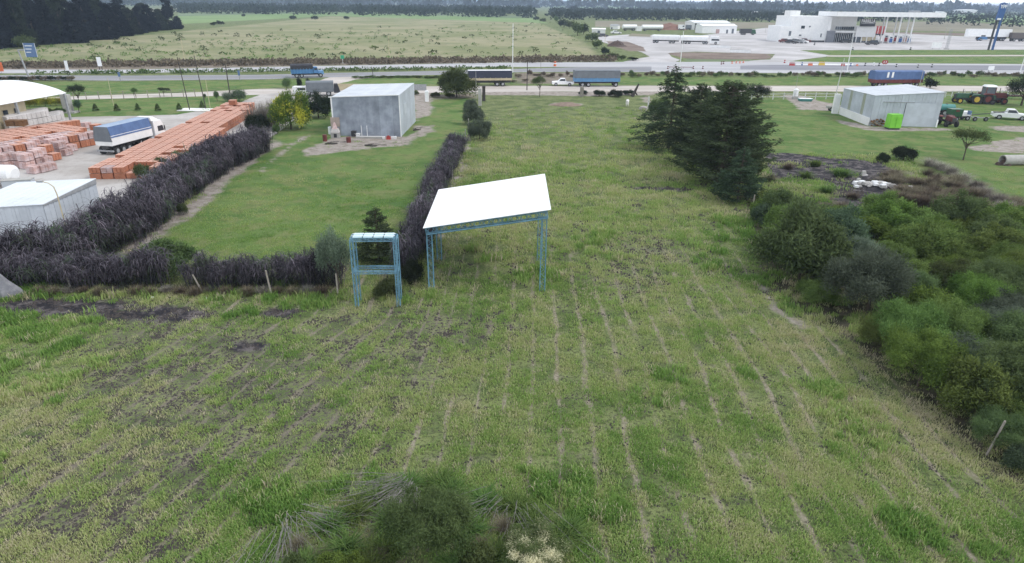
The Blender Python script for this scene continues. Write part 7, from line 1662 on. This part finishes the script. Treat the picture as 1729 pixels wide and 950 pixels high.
t = thing('lattice_mast', 'thin grey lattice mast on the forecourt left of the totem', 'mast', (*G(1598, 83), .02)); lattice(MB().mat(steel_grey), (0, 0, 0), (0, 0, 8.5), .8, .8, (1, 0, 0), 12, .06, .03).build('mast_frame', t); MB().mat(concrete).box(-.8, .8, -.8, .8, 0, .3).build('mast_base', t)
t = thing('notice_board', 'white notice board on the forecourt edge left of the lattice mast', 'board', (*G(1580, 83), .02)); MB().mat(white).box(-2.2, 2.2, -.08, 0, .6, 3.0).build('board_face', t); [MB().mat(steel_grey).box(x, x + .15, .01, .12, 0, 2.8).build('leg', t) for x in (-1.6, 1.4)]
# hedge line / kerb walls: low white wall at the entrance
A = G(1199, 80); B = G(1234, 81); Cc = G(1232, 88); Dd = G(1267, 89)
for a, b, l in ((A, B, 'low white wall on the forecourt in front of the road train cab'), (Cc, Dd, 'low white wall nearer the road by the brown soil strip')):
    L = hypot(b[0] - a[0], b[1] - a[1]); t = thing('low_wall', l, 'wall', (*a, .03), ang(a, b)); MB().mat(white).box(0, L, -.15, .15, 0, 1.1).build('wall_body', t); MB().mat(concrete).box(0, L, -.2, .2, 1.1, 1.18).build('coping', t)

# ---- sheds and stored tanks behind the road train
def hall(label, x0, x1, yb, yt, dep, mt, roofm, doors=(), name='storage_hall', arch=False):
    A = G(x0, yb); B = G(x1, yb + .3); L = hypot(B[0] - A[0], B[1] - A[1]); h = HT(x0, yb, yt) ; t = thing(name, label, 'hall', (*A, .02), ang(A, B))
    MB().mat(mt).box(0, L, 0, dep, 0, h * .8).build('walls', t)
    MB().mat(roofm).add([(-.3, -.4, h * .78), (L + .3, -.4, h * .78), (L + .3, dep / 2, h), (-.3, dep / 2, h), (-.3, dep + .4, h * .78), (L + .3, dep + .4, h * .78)], [(0, 1, 2, 3), (3, 2, 5, 4), (0, 3, 4), (1, 5, 2)]).build('roof', t)
    for x, w, hh, m2 in doors: MB().mat(m2).box(x * L, (x + w) * L, -.08, -.01, 0, h * hh).build('door', t)
    return t
hall('large white hall behind the road train, higher and left one', 1171, 1232, 50, 34.5, 18, white_wall, white_sheet, ((.02, .05, .7, steel_dark), (.1, .09, .5, glass_lt)))
hall('long white low hall in front of the larger white one', 1185, 1243, 56, 40, 12, white, white_sheet, ((.40, .1, .45, brick_pale), (.7, .05, .4, glass_lt), (.86, .06, .5, glass_lt)))
hall('small white house with a grey roof left of the white tanks', 1030, 1043, 49, 41, 8, white_wall, steel_grey, ((.15, .15, .4, glass),), 'small_house')
hall('white low building hidden by bushes at the far yard entrance', 1000, 1022, 56, 47, 8, white_wall, white_wall, ((.4, .2, .5, glass_lt),), 'small_house')
hall('distant white farm building in the fields above the meadow', 882, 893, 19.5, 15, 20, white_wall, white_sheet, (), 'farm_building')
hall('distant white shed on the right beyond the green field', 1622, 1650, 21.5, 15.5, 40, white_wall, white_sheet, (), 'farm_building')
hall('distant white shed directly right of the station canopy', 1572, 1588, 24, 19, 30, white_wall, white_sheet, (), 'farm_building')
hall('distant white roof seen left of the station roof block', 1281, 1330, 25.5, 19.5, 40, white_wall, white_sheet, (), 'farm_building')
for i, (x0_, x1_, y, l) in enumerate(((1051, 1074, 51.5, 'white tank trailer left of the long white tank behind the road train'), (1084, 1118, 52, 'long white tank lying behind the rear of the road train'))):
    A = G(x0_, y); B = G(x1_, y); L = hypot(B[0] - A[0], B[1] - A[1]); t = thing('tank_trailer', l, 'tank', (*A, .02), ang(A, B)); MB().mat(white).tube((0, 0, 2.6), (L, 0, 2.6), 1.4, n=16).build('tank_shell', t); MB().mat(steel_dark).box(1, L - 1, -.8, .8, .7, 1.3).build('chassis', t); wheels(t, (2, L - 2.5), .7, .4, 1)
simple('white_container', 'white container between the two white tanks behind the road train', 'container', 1078, 52, lambda t: (MB().mat(white_wall).box(-2, 2, -1.2, 1.2, 0, 3).build('box_body', t), MB().mat(steel_grey).box(-1.9, -1.8, -1.25, -1.2, .1, 2.9).build('door_bar', t)))
simple('dark_lorry', 'dark green lorry right of the white halls', 'truck', 1262, 58.5, lambda t: (MB().mat(L_far and steel_dark).box(-5, 2, -1.3, 1.3, 1, 3.6).build('cargo_box', t), MB().mat(green_paint).taper(2.05, 5, -1.2, 1.2, .7, 3.2, .8, .1, .1).build('cab', t), wheels(t, (-3.5, -2, 3.4), .6, .4, 1.1)))
simple('parked_lorry', 'grey and white lorry between the heap and the white halls', 'truck', 1150, 50.5, lambda t: (MB().mat(white).taper(-2.4, 2.4, -1.2, 1.2, .8, 3.6, .6, .1, .1).build('cab', t), MB().mat(glass).box(.6, 1.8, -1.24, -1.2, 2.2, 3.1).build('side_window', t), wheels(t, (-1.6, 1.5), .6, .4, 1.1)))
simple('dark_lorry', 'small dark lorry between the pale lorry and the white halls', 'truck', 1162, 50, lambda t: (MB().mat(tarp_grey).box(-2, 2, -1.2, 1.2, 1, 3.4).build('cargo_box', t), MB().mat(steel_dark).box(-2, 2, -.8, .8, .5, .99).build('chassis', t), wheels(t, (-1.3, 1.3), .55, .4, 1.0)))
sedan('white car on the soil track left of the road train', 1040, 57, .1, white, 4.6, sc=1.4)
sedan('dark car beside the bushes at the far yard entrance', 1018, 62, .4, steel_dark, 4.6, sc=1.3)

# ================================================================== HAZE
hz = MB().box(-17000, 17000, -17000, 17000, -1.0, 34.0)
ho = hz.build('haze'); tag(ho, kind='stuff')
hm = bpy.data.materials.new('haze_volume'); hm.use_nodes = True; hn = hm.node_tree; hn.nodes.clear(); ho_ = hn.nodes.new('ShaderNodeOutputMaterial'); pv = hn.nodes.new('ShaderNodeVolumePrincipled')
pv.inputs['Color'].default_value = (0.62, 0.77, 1.0, 1); pv.inputs['Density'].default_value = 0.00020; pv.inputs['Anisotropy'].default_value = 0.0
hn.links.new(pv.outputs[0], ho_.inputs['Volume']); ho.data.materials.append(hm)
